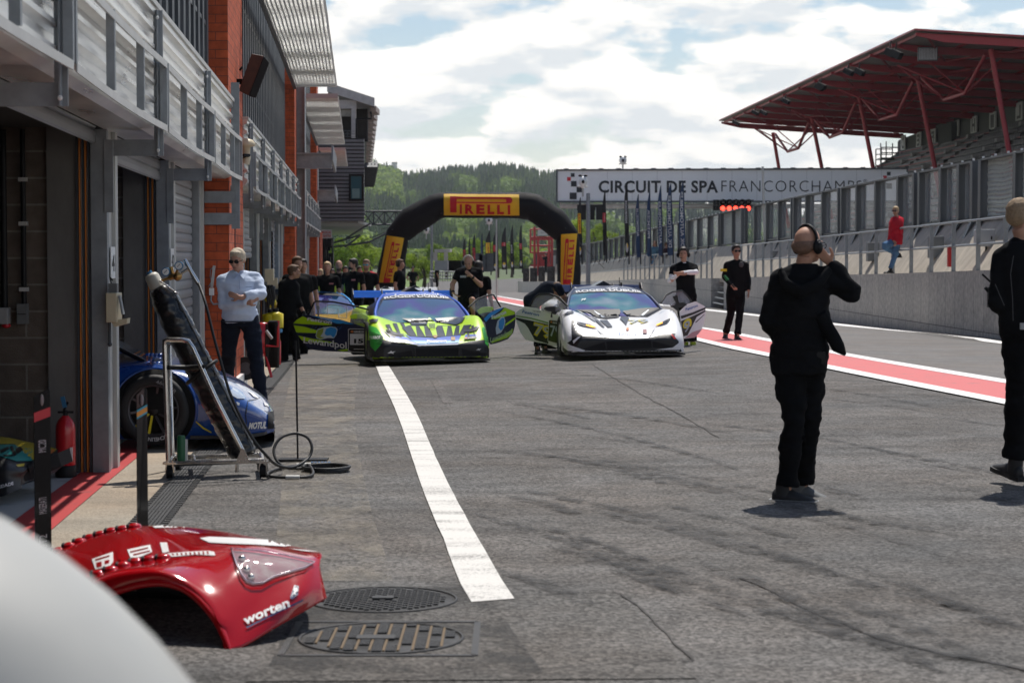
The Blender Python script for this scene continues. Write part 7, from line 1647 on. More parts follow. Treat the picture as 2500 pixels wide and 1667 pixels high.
def bonnet():
    T=[[(150,1500,8.6),(150,1470,8.65),(165,1445,8.8),(160,1410,9.1),(130,1385,9.4),(90,1372,9.8),(80,1400,10.1)],
    [(213,1482,8.45),(213,1428,8.5),(205,1418,8.75),(200,1385,9.05),(175,1352,9.4),(140,1342,9.8),(135,1370,10.1)],
    [(262,1452,8.40),(276,1400,8.42),(262,1390,8.7),(245,1362,9.0),(225,1335,9.4),(195,1320,9.8),(190,1350,10.1)],
    [(335,1428,8.35),(340,1388,8.38),(330,1374,8.7),(310,1345,9.0),(290,1312,9.4),(262,1300,9.8),(260,1330,10.1)],
    [(393,1422,8.32),(395,1388,8.35),(400,1362,8.7),(385,1330,9.05),(355,1298,9.4),(330,1284,9.8),(330,1310,10.1)],
    [(441,1433,8.30),(446,1406,8.33),(458,1350,8.7),(440,1320,9.05),(420,1296,9.4),(400,1283,9.8),(400,1305,10.1)],
    [(478,1457,8.27),(487,1432,8.30),(522,1345,8.65),(510,1316,9.05),(490,1298,9.4),(478,1288,9.75),(478,1305,10.0)],
    [(513,1494,8.22),(523,1468,8.25),(585,1345,8.6),(580,1322,9.0),(565,1308,9.35),(558,1299,9.7),(556,1312,9.95)],
    [(538,1532,8.18),(550,1508,8.2),(642,1352,8.6),(640,1331,8.95),(637,1319,9.25),(636,1314,9.55),(630,1325,9.8)],
    [(562,1589,8.10),(615,1500,8.27),(700,1364,8.6),(700,1345,8.9),(700,1335,9.15),(698,1329,9.4),(690,1340,9.6)],
    [(690,1522,8.30),(725,1455,8.40),(755,1376,8.62),(758,1352,8.82),(756,1344,8.98),(752,1340,9.15),(742,1350,9.3)],
    [(798,1460,8.55),(790,1425,8.58),(781,1382,8.66),(784,1354,8.74),(784,1350,8.80),(783,1348,8.9),(778,1352,9.0)]]
    S=[[V(*p) for p in r] for r in T]; Gd=catgrid(S,5)
    root=thing('bodywork_panel','red race car front bodywork section with wheel arch lying on the asphalt','car part',(Gd[0][0].x+.5,8.6,0))
    mb=MB(); mb.grid(Gd); me=mb.mesh('shell',[REDC,BLACK]); o=link('shell',me,root); md=o.modifiers.new('s','SOLIDIFY'); md.thickness=.008; md.offset=-1
    bv=BVHTree.FromPolygons([v for r in Gd for v in r],[(i*len(Gd[0])+j,i*len(Gd[0])+j+1,(i+1)*len(Gd[0])+j+1,(i+1)*len(Gd[0])+j) for i in range(len(Gd)-1) for j in range(len(Gd[0])-1)])
    k=lambda x,y:(x/1.8816,1000+y/1.8816); KP=lambda L:[k(*p) for p in L]
    # flared arch lip as a rounded tube, and the lower leg
    lip=[V(*p[0]) for p in T[1:10]]; pts=[]
    for a,b,c,d in zip([lip[0]]+lip,lip,lip[1:],lip[2:]+[lip[-1]]):
        for q in range(5): t=q/5; pts.append(.5*((2*b)+(c-a)*t+(2*a-5*b+4*c-d)*t*t+(3*b-a-3*c+d)*t**3))
    pts.append(lip[-1]); mb=MB(); mb.tube(pts,[.017]*(len(pts)-4)+[.016,.013,.01,.006],8); mb.build('arch_lip',[REDC],root)
    q=MB(); q.grid([[p,p+Vector((0,.10,.012))] for p in pts]); q.build('arch_flange',[REDC],root)
    # white graphics
    for pl_ in ([KP([(918,592),(960,586),(1080,590),(1240,600),(1345,612),(1375,625),(1300,630),(1180,622),(1060,618),(960,612)]),KP([(1330,640),(1420,648),(1462,655),(1400,652)]),
        KP([(424,688),(520,655),(522,700),(505,722),(440,735)]),KP([(585,645),(690,622),(700,655),(640,680),(600,682)]),KP([(735,612),(768,612),(778,655),(748,660)]),KP([(768,662),(860,655),(960,650),(985,655),(990,672),(900,668),(790,678)]),
        KP([(700,538),(760,532),(800,534),(816,544),(770,543),(712,545)]),KP([(822,532),(838,533),(850,544),(838,544)]),KP([(848,533),(860,533),(870,543),(860,543)])]): mb=MB(); decal(mb,[pl_],bv,0,.004,7); mb.build('white_graphic',[CWH],root)
    mb=MB(); decal(mb,[KP([(440,690),(505,672),(505,678),(441,697)]),KP([(445,706),(470,700),(470,724),(447,728)]),KP([(482,698),(505,693),(503,708),(484,714)]),KP([(598,655),(680,636),(681,641),(600,661)]),KP([(612,668),(690,650),(690,655),(614,674)]),KP([(533,650),(548,646),(560,690),(545,696)])]+[KP([(790+20*i,665-1.2*i),(797+20*i,664-1.2*i),(801+20*i,672-.6*i),(794+20*i,673-.6*i)]) for i in range(9)],bv,0,.006,6); mb.build('graphic_gap',[REDC],root)
    mb=MB(); text_decal(mb,'worten',[(1122/1.8816,1000+990/1.8816),(1331/1.8816,1000+903/1.8816),(1320/1.8816,1000+862/1.8816),(1112/1.8816,1000+949/1.8816)],bv,0,bold=.03); mb.build('lettering',[CWH],root)
    for q_ in ([(1128,1000),(1392,868),(1388,878),(1135,1006)],[(1330,868),(1352,808),(1372,812),(1368,850),(1342,872)]): mb=MB(); decal(mb,[KP(q_)],bv,0,.0045,6); mb.build('navy_graphic',[CNV],root)
    mb=MB(); 0 and decal(mb,[KP([(1128,1000),(1392,868),(1388,878),(1135,1006)]),KP([(1330,868),(1352,808),(1372,812),(1368,850),(1342,872)])],bv,0,.0045,6)
    mb=MB(); decal(mb,[KP([(1336,862),(1350,838),(1345,828),(1352,832),(1360,812),(1359,834),(1370,836),(1357,842),(1356,858),(1350,848)])],bv,0,.007,4); mb.build('star',[CWH],root)
    # headlight
    HL=[(1062,648),(1100,650),(1200,660),(1320,680),(1440,708),(1400,732),(1330,752),(1260,772),(1205,802),(1160,806),(1130,795),(1105,762),(1085,715)]
    mb=MB(); decal(mb,[KP(HL)],bv,0,.003,6); mb.build('headlight_pocket',[M('pocket_pink',(.14,.02,.04),.6,0,var=.5,scale=22)],root)
    mb=MB(); decal(mb,[KP(HL)],bv,0,.012,6); gl=mb.build('headlight',[M('clear_lens',(.92,.86,.95),.03,0,var=0,alpha=.12,coat=0,spec=.4)],root)
    mb=MB(); hp=[proj(*k(*p),bv,.013) for p in HL]; mb.tube([p for p in hp if p],.0035,6,closed=True); mb.build('lens_edge',[M('lens_edge',(.5,.42,.5),.15,var=0)],gl)
    mb=MB()
    for (x,y) in ((1110,690),(1130,740),(1150,775)): c=proj(*k(x,y),bv,.006); mb.ell(c,(.018,.01,.016))
    mb.build('light_unit',[CHR],gl)
    # louvres
    for row in ([(258,650,0),(308,628,0),(356,608,0),(404,590,0),(452,575,0),(502,560,0),(554,550,0),(606,540,0)],[(402,776,1),(440,756,1),(498,738,1),(556,718,1),(614,702,1),(676,690,1),(738,682,1)]):
        for x,y,w in row:
            c=proj(*k(x,y),bv,.0)
            if c is None: c=V(*k(x,y),9.8 if not w else 8.7)
            s=1.0; m=MB(); L=.036*s; 
            m.ell(c+Vector((.012,.008,.001)),(.036,.034,.021),nu=14,nv=8)
            o=m.build('louvre',[REDC],root); m=MB(); m.ell(c+Vector((-.019,.002,.006)),(.009,.026,.0145),nu=10,nv=6); m.build('louvre_mouth',[BLACK],o)
    mb=MB(); c=V(*k(1243,1003),8.35); mb.ell(c,(.012,.012,.012)); mb.tube([c,c+Vector((-.03,0,.006))],.005,5); mb.build('fastener',[STEELL],root)
    # inner ducts seen through the arch
    mb=MB(); mb.tube([V(330,1432,8.9),V(420,1432,9.0),V(455,1445,9.1)],[.02,.03,.02],8); mb.bar(V(150,1500,9.0),V(150,1500,9.9),.05,.10,up=(0,0,1)); mb.hexa([V(270,1452,9.3),V(700,1480,9.3),V(690,1476,9.6),V(265,1450,9.6),V(270,1392,9.3),V(700,1400,9.2),V(690,1396,9.6),V(265,1390,9.6)]); mb.build('inner_duct',[BLACK],root)
bonnet()
# ---------------- race cars ----------------
SCR=M('film_windscreen',(.05,.09,.16),.05,.55,var=0,coat=1,spec=1); N0,L0,b0_=nodes(SCR)
tc=N0.new('ShaderNodeTexCoord'); nn=N0.new('ShaderNodeTexNoise'); nn.inputs['Scale'].default_value=1.6; nn.inputs['Detail'].default_value=2; L0.new(tc.outputs['Object'],nn.inputs['Vector']); rp=N0.new('ShaderNodeValToRGB'); cr_=rp.color_ramp; cr_.elements[0].position=.3; cr_.elements[0].color=(.02,.10,.22,1); cr_.elements[1].position=.72; cr_.elements[1].color=(.32,.42,.45,1); e_=cr_.elements.new(.48); e_.color=(.07,.05,.30,1); e_=cr_.elements.new(.58); e_.color=(.03,.25,.28,1); L0.new(nn.outputs[0],rp.inputs[0]); L0.new(rp.outputs[0],b0_.inputs['Base Color'])
SGL=M('side_window',(.55,.55,.6),.04,0,var=0,alpha=.26,spec=.7); CARB=M('carbon_black',(.016,.016,.018),.5,var=.15,coat=.1,scale=30); LIME=M('paint_lime',(.47,.74,.008),.38,var=0,coat=.25); PWHITE=M('paint_white',(.84,.84,.85),.35,var=.02,coat=.35); PBLUE=M('paint_blue',(.012,.085,.50),.4,var=0,coat=.25); PNAVY=M('paint_navy',(.010,.014,.05),.4,var=.1,coat=.25); PCY=M('paint_cyan',(.03,.30,.70),.45,var=0,coat=.2); PSIL=M('paint_silver',(.38,.44,.52),.5,.1,var=0); PGRN=M('paint_green',(.05,.42,.05),.3,var=0); DWH=CWH; DYE=M('decal_yellow',(.75,.62,.02),.4,var=0); DGR=M('decal_grey',(.20,.21,.24),.4,var=0); DBL=M('decal_blue',(.02,.12,.42),.4,var=0); AMB=M('amber_lamp',(1,.42,.03),.3,var=0,emit=1.6); RIM=M('rim_grey',(.10,.10,.11),.35,.7,var=.1); DOR=M('decal_orange',(.8,.2,.03),.4,var=0); DBR=M('decal_gold',(.35,.2,.06),.4,var=0); DRD=M('decal_red',(.6,.03,.03),.4,var=0)
TYRE=M('tyre',(.022,.022,.022),.7,var=.2,bump=.2)
def wheel(root,c,axis,r=.335,w=.28,spk=10,rim=RIM,acc=None,letters=False):
    axis=Vector(axis).normalized(); u=axis.cross(Vector((0,0,1))).normalized(); v=axis.cross(u)
    def ring(prof,n=36,m=0,mb=None):
        mb=mb or MB(); vs=[]
        for rr,t in prof:
            for j in range(n): a=2*math.pi*j/n; vs.append(c+axis*t+(u*math.cos(a)+v*math.sin(a))*rr)
        k=len(prof); mb.add(vs,[(i*n+j,i*n+(j+1)%n,(i+1)*n+(j+1)%n,(i+1)*n+j) for i in range(k-1) for j in range(n)],m,True); return mb
    h=w/2; W0=ring([(r*.70,-h*.9),(r*.93,-h),(r,-h*.8),(r,h*.8),(r*.93,h),(r*.80,h*1.02),(r*.70,h*.9),(r*.70,-h*.9)]).build('wheel',[TYRE],root)
    mb=ring([(r*.72,h*.93),(r*.70,h*.96),(r*.665,h*.8),(r*.64,-h*.5)]); ring([(r*.42,-h*.2),(r*.02,-h*.2)],mb=mb); o=mb.build('rim',[rim],W0)
    sp=MB(); 
    for k in range(spk):
        a=2*math.pi*k/spk; d=u*math.cos(a)+v*math.sin(a); e=u*math.cos(a+.12)+v*math.sin(a+.12); m=1 if acc and k in acc else 0
        sp.bar(c+d*r*.17+axis*h*.55,c+e*r*.67+axis*h*.78,.018,.03,up=axis,m=m)
    sp.build('spokes',[rim,DYE],o)
    mb=ring([(.001,h*.75),(r*.12,h*.75),(r*.15,h*.6),(r*.15,h*.2)]); mb.build('hub_nut',[CARB],o)
    mb=ring([(r*.55,h*.15),(r*.25,h*.15)]); mb.build('brake_disc',[M('brake_disc',(.09,.085,.08),.5,.5,var=.2)],W0)
    if letters:
        for s,a0,span,m in (('MICHELIN',2.15,.75,CWH),('4606 3R',4.6,.8,M('chalk',(.3,.3,.3),.8,var=0))):
            vs,fs,wd=text2d(s,.01); q=MB(); P=[]
            for x,y in vs: a=a0-span*x/wd; rr=r*(.76+.11*y); P.append(c+axis*(h*1.03)+(u*math.cos(a)+v*math.sin(a))*rr)
            q.add(P,fs); q.build('tyre_lettering',[m],W0)
        q=MB(); q.add([c+axis*h*1.03+(u*math.cos(a)+v*math.sin(a))*r*k for a,k in ((1.3,.76),(1.2,.90),(1.08,.92),(1.15,.76))],[(0,1,2,3)]); q.build('tyre_mark',[DYE],W0)
    return W0
WNG={'paint_blue':M('wing_blue',(.015,.07,.30),.9,var=0,spec=.02),'paint_navy':M('wing_navy',(.02,.03,.07),.9,var=0,spec=.02),'paint_pale':M('wing_pale',(.45,.47,.5),.9,var=0,spec=.02)}
SEC=[(0,[(0,.30),(.35,.305),(.58,.315),(.68,.31),(.76,.28),(.79,.2),(.78,.12)]),(.10,[(0,.37),(.35,.375),(.60,.39),(.78,.40),(.88,.36),(.93,.26),(.93,.10)]),(.40,[(0,.47),(.35,.475),(.60,.52),(.80,.57),(.93,.52),(.98,.35),(.98,.10)]),
 (.85,[(0,.585),(.36,.585),(.60,.655),(.82,.745),(.94,.69),(.985,.45),(.97,.12)]),(1.25,[(0,.66),(.42,.66),(.64,.71),(.82,.765),(.93,.71),(.97,.45),(.96,.10)]),(1.65,[(0,.72),(.45,.72),(.66,.74),(.80,.76),(.88,.70),(.91,.45),(.92,.10)]),
 (2.6,[(0,.78),(.5,.78),(.68,.78),(.80,.78),(.88,.70),(.91,.45),(.93,.10)]),(3.2,[(0,.84),(.5,.84),(.70,.85),(.84,.86),(.95,.78),(.98,.5),(.98,.12)]),(4.1,[(0,.86),(.5,.86),(.72,.87),(.86,.84),(.95,.74),(.975,.5),(.95,.2)]),(4.4,[(0,.80),(.5,.8),(.68,.78),(.80,.74),(.87,.65),(.88,.5),(.85,.3)])]
CAB=[(1.16,[(0,.655),(.42,.65),(.66,.66),(.78,.70)]),(1.55,[(0,.84),(.42,.83),(.66,.80),(.81,.75)]),(1.95,[(0,1.00),(.38,.985),(.60,.94),(.81,.77)]),(2.3,[(0,1.095),(.36,1.08),(.53,1.02),(.81,.78)]),(2.8,[(0,1.14),(.33,1.12),(.48,1.05),(.80,.79)]),(3.4,[(0,1.07),(.28,1.05),(.42,.97),(.78,.84)]),(4.0,[(0,.93),(.22,.92),(.38,.89),(.66,.86)])]
CAB=[(y,[(a*(1.17 if i<3 else 1.03),b) for i,(a,b) in enumerate(pr)]) for y,pr in CAB]
def racecar(label,d,px,yaw,paint,roofm,doors=False,group=None,wingtext=True,topm=None,band='ROGER DUBUIS',detail=True):
    x0=V(px,630,d).x; ph=R(yaw); g=G(x0,d+1); X=Vector((math.cos(ph),math.sin(ph),0)); Y=Vector((-math.sin(ph),math.cos(ph),0)); O=Vector((x0,d,g))
    L=lambda x,y,z:O+X*x+Y*y+Vector((0,0,z)); root=thing('race_car',label,'race car',O+Vector((0,0,0)),group)
    def gridof(S,k=3):
        rows=[]
        for y,pr in S: rows.append([Vector((-a,y,b)) for a,b in pr[::-1]]+[Vector((a,y,b)) for a,b in pr[1:]])
        return [[L(*p) for p in r] for r in catgrid(rows,k)]
    Gd=gridof(SEC); mb=MB(); mb.grid(Gd); mb.add(Gd[0],[tuple(range(len(Gd[0])))]); mb.add(Gd[-1],[tuple(range(len(Gd[-1])))]); body=mb.build('body',[paint],root,merge=.001)
    Gc=gridof(CAB,4); n=len(Gc[0]); mb=MB()
    for i in range(len(Gc)-1):
        for j in range(n-1):
            y=1.16+(4.0-1.16)*i/(len(Gc)-1); jj=abs(j-(n-2)/2)/((n-1)/2)
            m=0 if (i<12 and jj<.68) else (2 if jj>=.68 and 0<i<22 else 1)
            mb.add([Gc[i][j],Gc[i][j+1],Gc[i+1][j+1],Gc[i+1][j]],[(0,1,2,3)],m,True)
    cab=mb.build('canopy',[SCR,roofm,CBK],root,merge=.001)
    me=cab.data
    # A pillars
    mb=MB()
    for s in (-1,1): mb.tube([L(s*.80,1.18,.69),L(s*.775,1.55,.81),L(s*.70,1.95,.95),L(s*.62,2.28,1.03),L(s*.53,2.6,1.09)],[.028,.026,.025,.024,.02],8)
    mb.build('pillar',[roofm],root)
    mb=MB(); mb.poly([L(x,y,.065) for x,y in ((-.97,.35),(-.95,.0),(-.80,-.10),(-.3,-.13),(.3,-.13),(.80,-.10),(.95,0),(.97,.35))],(0,0,.022)); mb.build('splitter',[CARB],root)
    for s in (-1,1):
        wheel(root,L(s*.86,.93,.335),X*s,.335,.27); wheel(root,L(s*.86,3.55,.345),X*s,.345,.30)
    # wing
    mb=MB(); pr=[(-.15,-.055),(-.08,-.02),(.0,.012),(.10,.06),(.15,.10),(.15,.09),(.08,.035),(0,-.02),(-.08,-.055)]
    rows=[[L(x,4.42+a,1.05+b*.8) for a,b in pr+pr[:1]] for x in arange(-.90,.90,6)]; mb.grid(rows); wg=mb.build('rear_wing',[WNG.get(topm.name if topm else '',CARB)],root)
    mb=MB(); 
    for s in (-1,1): mb.poly([L(s*.91,4.26,.94),L(s*.91,4.62,.90),L(s*.91,4.62,1.17),L(s*.91,4.40,1.17),L(s*.91,4.26,1.06)],X*.012)
    mb.build('end_plate',[CARB],wg); mb=MB()
    for s in (-1,1): mb.tube([L(s*.38,4.15,.86),L(s*.38,4.2,1.0),L(s*.38,4.3,1.16),L(s*.38,4.42,1.10)],.018,6,sx=.6)
    mb.build('wing_mount',[CARB],wg)
    if wingtext:
        mb=MB(); text_on(mb,'randstad',[L(-.30,4.34,1.044),L(.60,4.34,1.044),L(.60,4.51,1.105),L(-.30,4.51,1.105)],bold=.03); mb.build('wing_lettering',[CWH],wg)
    mb=MB(); mb.poly([L(-.17,2.75,1.13),L(.17,2.75,1.13),L(.0,2.78,1.22)],Y*.5); mb.build('roof_scoop',[CBK],root)
    mb=MB(); mb.tube([L(.30,2.9,1.12),L(.30,2.92,1.28)],.006,5); mb.bar(L(.33,2.9,1.12),L(.33,2.9,1.19),.03,.05); mb.build('antenna',[BLACK],root)
    bv=bvh_of([body,cab])
    mb=MB(); a=[(-.60,1.93),(.60,1.93),(.50,2.30),(-.50,2.30)]
    # sun strip across the top of the windscreen
    bvc=bvh_of([cab])
    def down(x,y,off=.006):
        p=L(x,y,2.2); h=bvc.ray_cast(p,Vector((0,0,-1)))
        return h[0]+Vector((0,-.004,off)) if h[0] else L(x,y,1.1)
    rows=[[down(x*(.65-.08*t),2.06+.20*t,.006) for x in arange(-1,1,12)] for t in arange(0,1,4)]; mb.grid(rows); st_=mb.build('sun_strip',[CBK],root)
    if band:
        vs,fs,w=text2d(band,.03); mb=MB(); mb.add([down((-.56+1.12*x/w)*1.0,2.09+.135*y,.011) for x,y in vs],fs); mb.build('strip_lettering',[CWH],st_)
    return dict(root=root,L=L,X=X,Y=Y,bv=bv,O=O,body=body,cab=cab,bvc=bvc)
def panel(root,name,pts,fn,d0,d1,x0,x1,mat,th=.035,parent=None):
    """door-like panel: outline points in crop coords; depth varies linearly between x0 and x1"""
    P=[V(*fn(x,y)[:2],d0+(d1-d0)*(x-x0)/(x1-x0)) for x,y in pts]; mb=MB(); mb.poly(P,(0,th,0)); return mb.build(name,[mat],parent or root,bevel=.006)
def flat(root,parent,name,polys,fn,d0,d1,x0,x1,mat,off=.006):
    for pl in polys:
        mb=MB(); P=[V(*fn(x,y)[:2],d0+(d1-d0)*(x-x0)/(x1-x0)-off) for x,y in pl]; mb.add(P,[tuple(range(len(P)))]); mb.build(name,[mat],parent)
def ftext(parent,name,s,q,fn,d0,d1,x0,x1,mat,bold=.02,shear=0,off=.010,space=1):
    c=[V(*fn(x,y)[:2],d0+(d1-d0)*(x-x0)/(x1-x0)-off) for x,y in q]; mb=MB(); text_on(mb,s,c,bold=bold,shear=shear,space=space); return mb.build(name,[mat],parent)
z4_=crop(680,600,3.92); z5_=crop(1230,580,4.4377)
def pd(parent,name,polys,fn,bv,mat,off=.006,size=5):
    for pl in polys:
        mb=MB(); decal(mb,[[fn(*p)[:2] for p in pl]],bv,0,off,size)
        if mb.f: o=mb.build(name,[mat],parent)
    return None
def pt(parent,name,s,q,fn,bv,mat,bold=.02,off=.012,shear=0):
    mb=MB(); text_decal(mb,s,[fn(*p)[:2] for p in q],bv,0,bold=bold,off=off,shear=shear); return mb.build(name,[mat],parent)
def car15():
    C=racecar('green, blue and black race car number 15 with both doors open',32.2,1055,9.5,LIME,PBLUE,topm=PBLUE); r=C['root']; bv=C['bv']; L=C['L']; b=C['body']; z=z4_
    pd(b,'lower_fascia',[[(845,905),(1000,900),(1160,935),(1335,958),(1500,955),(1700,948),(1850,915),(1990,900),(2035,1000),(2035,1150),(845,1160)]],z,bv,CARB,.008)
    pd(b,'blue_paint',[[(1065,870),(1150,860),(1235,880),(1335,955),(1200,925),(1080,905)],[(1210,850),(1260,870),(1480,885),(1700,860),(1750,850),(1710,940),(1500,952),(1335,955)],[(1790,850),(1900,850),(1900,880),(1780,880)]],z,bv,PBLUE,.006)
    pd(b,'silver_lip',[[(1300,938),(1335,950),(1500,948),(1715,938),(1750,922),(1718,950),(1500,958),(1335,962)]],z,bv,PSIL,.012); pd(b,'cyan_paint',[[(1250,905),(1480,915),(1730,905),(1722,930),(1500,942),(1340,945)]],z,bv,PCY,.009)
    pd(b,'black_band',[[(1250,765),(1400,768),(1560,768),(1700,768),(1850,758),(1780,850),(1700,862),(1480,880),(1260,868),(1180,790)]],z,bv,CBK,.009)
    pd(b,'spikes',[[(1268,775),(1312,775),(1328,880)],[(1345,775),(1392,775),(1408,880)],[(1435,775),(1500,775),(1520,870),(1478,870)],[(1568,775),(1620,775),(1600,875)],[(1655,775),(1700,775),(1672,870)],[(1735,770),(1775,765),(1730,850)]],z,bv,LIME,.013)
    pd(b,'dark_streak',[[(1020,760),(1060,755),(1120,880),(1100,880)],[(1090,745),(1130,745),(1180,880),(1160,880)],[(1160,740),(1200,745),(1245,865)],[(1800,790),(1815,790),(1835,900),(1815,900)],[(1845,770),(1870,765),(1880,870)],[(985,800),(1030,830),(1190,870),(1060,870)],[(1100,905),(1130,895),(1150,915)]],z,bv,CBK,.010)
    pd(b,'green_corner',[[(865,760),(940,790),(1000,880),(995,930),(930,1010),(885,960)],[(1945,790),(1985,770),(2010,860),(2000,960),(1975,940)]],z,bv,PGRN,.012)
    pd(b,'hatch',[[(880+12*i,830+22*i),(885+12*i,826+22*i),(1000+2*i,870+14*i),(998+2*i,878+14*i)] for i in range(6)]+[[(1960,800+22*i),(1962,795+22*i),(2005,840+16*i),(2004,848+16*i)] for i in range(6)],z,bv,CBK,.015)
    pd(b,'headlight',[[(1018,808),(1060,812),(1130,838),(1215,858),(1180,866),(1110,860),(1045,838)],[(1765,830),(1830,800),(1925,770),(1900,812),(1840,830)]],z,bv,CBK,.016)
    mb=MB(); 
    for x,y in ((1035,818),(1045,830),(1058,818),(1065,832)): mb.ell(proj(*z(x,y)[:2],bv,.02),(.018,.012,.014),nu=8,nv=6)
    mb.build('light_unit',[CHR],b)
    pd(b,'cowl_vent',[[(1180,700),(1250,730),(1275,765),(1420,760),(1440,700)],[(1495,700),(1530,735),(1700,762),(1760,735),(1790,690),(1640,690)]],z,bv,CBK,.014); pd(b,'fender_louvre',[[(870,715),(900,705),(955,708),(940,735),(880,742)],[(1925,665),(1975,665),(1985,700),(1940,690)]],z,bv,CBK,.014)
    pd(b,'nose_peak',[[(1420,770),(1435,700),(1445,695),(1530,765),(1500,800),(1470,815),(1440,800)]],z,bv,LIME,.018); mb=MB(); 
    for i in range(5): mb.add([proj(*z(1440+12*i,758)[:2],bv,.026),proj(*z(1447+12*i,758)[:2],bv,.026),proj(*z(1452+11*i,800)[:2],bv,.026),proj(*z(1446+11*i,800)[:2],bv,.026)],[(0,1,2,3)])
    mb.build('nose_vent',[CBK],b)
    pt(b,'lettering','Fastron',[(1420,930),(1605,926),(1605,905),(1420,908)],z,bv,CWH,.02,.018); pd(b,'maker_badge',[[(1478,866),(1500,862),(1522,866),(1515,885),(1500,892),(1485,885)],[(1652,878),(1690,878),(1690,912),(1652,912)]],z,bv,DBR,.018)
    for q in ([(1078,928),(1225,940),(1235,912),(1085,902)],[(1772,905),(1885,892),(1895,872),(1785,882)]): pd(b,'sponsor_patch',[q],z,bv,CBK,.018); (x0,y0),(x1,y1),(x2,y2),(x3,y3)=q; pt(b,'lettering','HANKOOK',[(x0+40,y0-4),(x1-8,y1-5),(x2-10,y2+6),(x3+40,y3+7)],z,bv,CWH,.03,.022); pd(b,'orange_mark',[[(x0+6,y0-10),(x0+20,y0-20),(x0+36,y0-12),(x0+20,y0-5)]],z,bv,DOR,.022)
    pt(b,'lettering','TURBO7',[(880,895),(975,898),(975,872),(880,868)],z,bv,CWH,.02,.02)
    st=lambda x,y,s:[(x-40*s,y+8*s),(x-10*s,y-8*s),(x-6*s,y-18*s),(x+6*s,y-6*s),(x+40*s,y-12*s),(x+16*s,y+2*s),(x+22*s,y+14*s),(x,y+6*s)]
    pd(b,'star_mark',[st(1080,1020,1),st(1913,992,.6)],z,bv,CWH,.02)
    # lower intake, dark mouth
    pd(b,'grille',[[(1290,985),(1740,975),(1725,1050),(1310,1058)],[(1050,1040),(1270,1000),(1285,1060),(1070,1075)],[(1750,985),(1990,1030),(1975,1045),(1760,1050)]],z,bv,M('mesh_dark',(.008,.008,.009),.8,var=.3,scale=60),.014)
    mb=MB()
    for x in (1300,1728): a=proj(*z(x,975)[:2],bv,.03); c=proj(*z(x+(8 if x<1500 else -6),1058)[:2],bv,.03); mb.bar(a,c,.02,.03,up=(0,1,0))
    mb.build('strut',[CARB],b)
    pt(C['cab'],'lettering','Lewandpol',[(1110,487),(1530,481),(1530,466),(1115,472)],z,bv,CWH,.02,.02)
    # mirrors
    for q,dd in (([(680,672),(720,652),(800,648),(850,668),(858,690),(835,700),(690,698)],33.45),([(1900,620),(1935,592),(2010,583),(2050,590),(2058,606),(2020,630),(1920,652)],33.9)):
        mb=MB(); mb.poly([V(*z(*p)[:2],dd) for p in q],(0,.16,0)); o=mb.build('mirror',[LIME],r,bevel=.02); cx=sum(p[0] for p in q)/len(q); mb=MB(); ya=698 if cx<1000 else 640; mb.poly([V(*z(cx-60,ya)[:2],dd+.05),V(*z(cx+50,ya-5)[:2],dd+.05),V(*z(cx+20,ya+18)[:2],dd+.05),V(*z(cx-30,ya+22)[:2],dd+.05)],(0,.1,0)); mb.tube([V(*z(cx,ya)[:2],dd+.08),V(*z(cx+(60 if cx<1000 else -40),ya+50)[:2],dd+.1)],.022,6); mb.build('mirror_base',[CBK],o)
    # doors
    A=(34.0,33.35,140,860); dl=[(140,740),(170,708),(230,670),(290,662),(420,682),(600,708),(735,748),(850,790),(865,830),(862,1010),(700,1018),(440,1008),(310,992),(262,950),(205,890),(165,830)]
    D=panel(r,'door',dl,z,*A,PNAVY); 
    F_=lambda n,pl,m,off=.006:flat(r,D,n,pl,z,*A,m,off)
    F_('lime_paint',[[(142,742),(172,710),(232,674),(290,700),(560,765),(250,750)],[(145,760),(250,775),(390,815),(360,835),(185,830),(170,828)],[(190,860),(330,890),(560,930),(330,925),(225,905)],[(560,1000),(665,985),(665,1005),(620,1010)]],LIME)
    F_('cyan_paint',[[(300,668),(420,686),(600,712),(720,750),(560,745),(420,700)]],PCY); F_('dark_stripe',[[(250,770),(420,765),(640,740),(500,800),(380,800)]],CBK,.008)
    F_('hatching',[[(300+34*i,808),(330+34*i,770),(334+34*i,770),(304+34*i,808)] for i in range(9)],DBL,.010)
    ftext(D,'lettering','Lewandpol',[(238,928),(652,985),(650,918),(242,868)],z,*A,CWH,.012); ftext(D,'lettering','Fastron',[(272,712),(510,748),(512,712),(275,684)],z,*A,CWH,.03,.1); ftext(D,'lettering','PERTAMINA',[(398,700),(518,712),(518,698),(398,686)],z,*A,CWH,.02)
    F_('logo_ring',[[(355,860),(370,800),(430,780),(500,772),(548,780),(565,800),(555,850),(530,885),(470,882),(400,898),(365,885)]],M('logo_pale',(.55,.65,.7),.5,var=0),.010); F_('logo_blue',[[(440,840),(455,795),(500,778),(545,786),(558,810),(545,855),(525,880),(500,855),(460,860)]],PCY,.013); F_('logo_green',[[(360,858),(375,806),(432,786),(425,830),(400,868),(440,878),(400,892),(370,880)]],M('logo_olive',(.30,.38,.05),.5,var=0),.013)
    F_('board_edge',[[(666,800),(680,792),(850,795),(858,1025),(700,1018),(666,1005)]],CWH,.014); F_('number_board',[[(671,804),(684,797),(848,800),(852,1018),(702,1013),(671,1000)]],CBK,.017); F_('number_field',[[(684,842),(832,842),(832,948),(684,948)]],CWH,.020)
    ftext(D,'number','15',[(722,930),(812,930),(812,890),(722,890)],z,*A,CBK,.05,off=.024); ftext(D,'lettering','HANKOOK',[(722,832),(846,834),(846,814),(722,812)],z,*A,CWH,.03,off=.022); F_('orange_mark',[[(688,822),(704,808),(720,822),(704,832)]],DOR,.022); F_('small_print',[[(720,985),(830,987),(830,992),(720,990)]],CWH,.020)
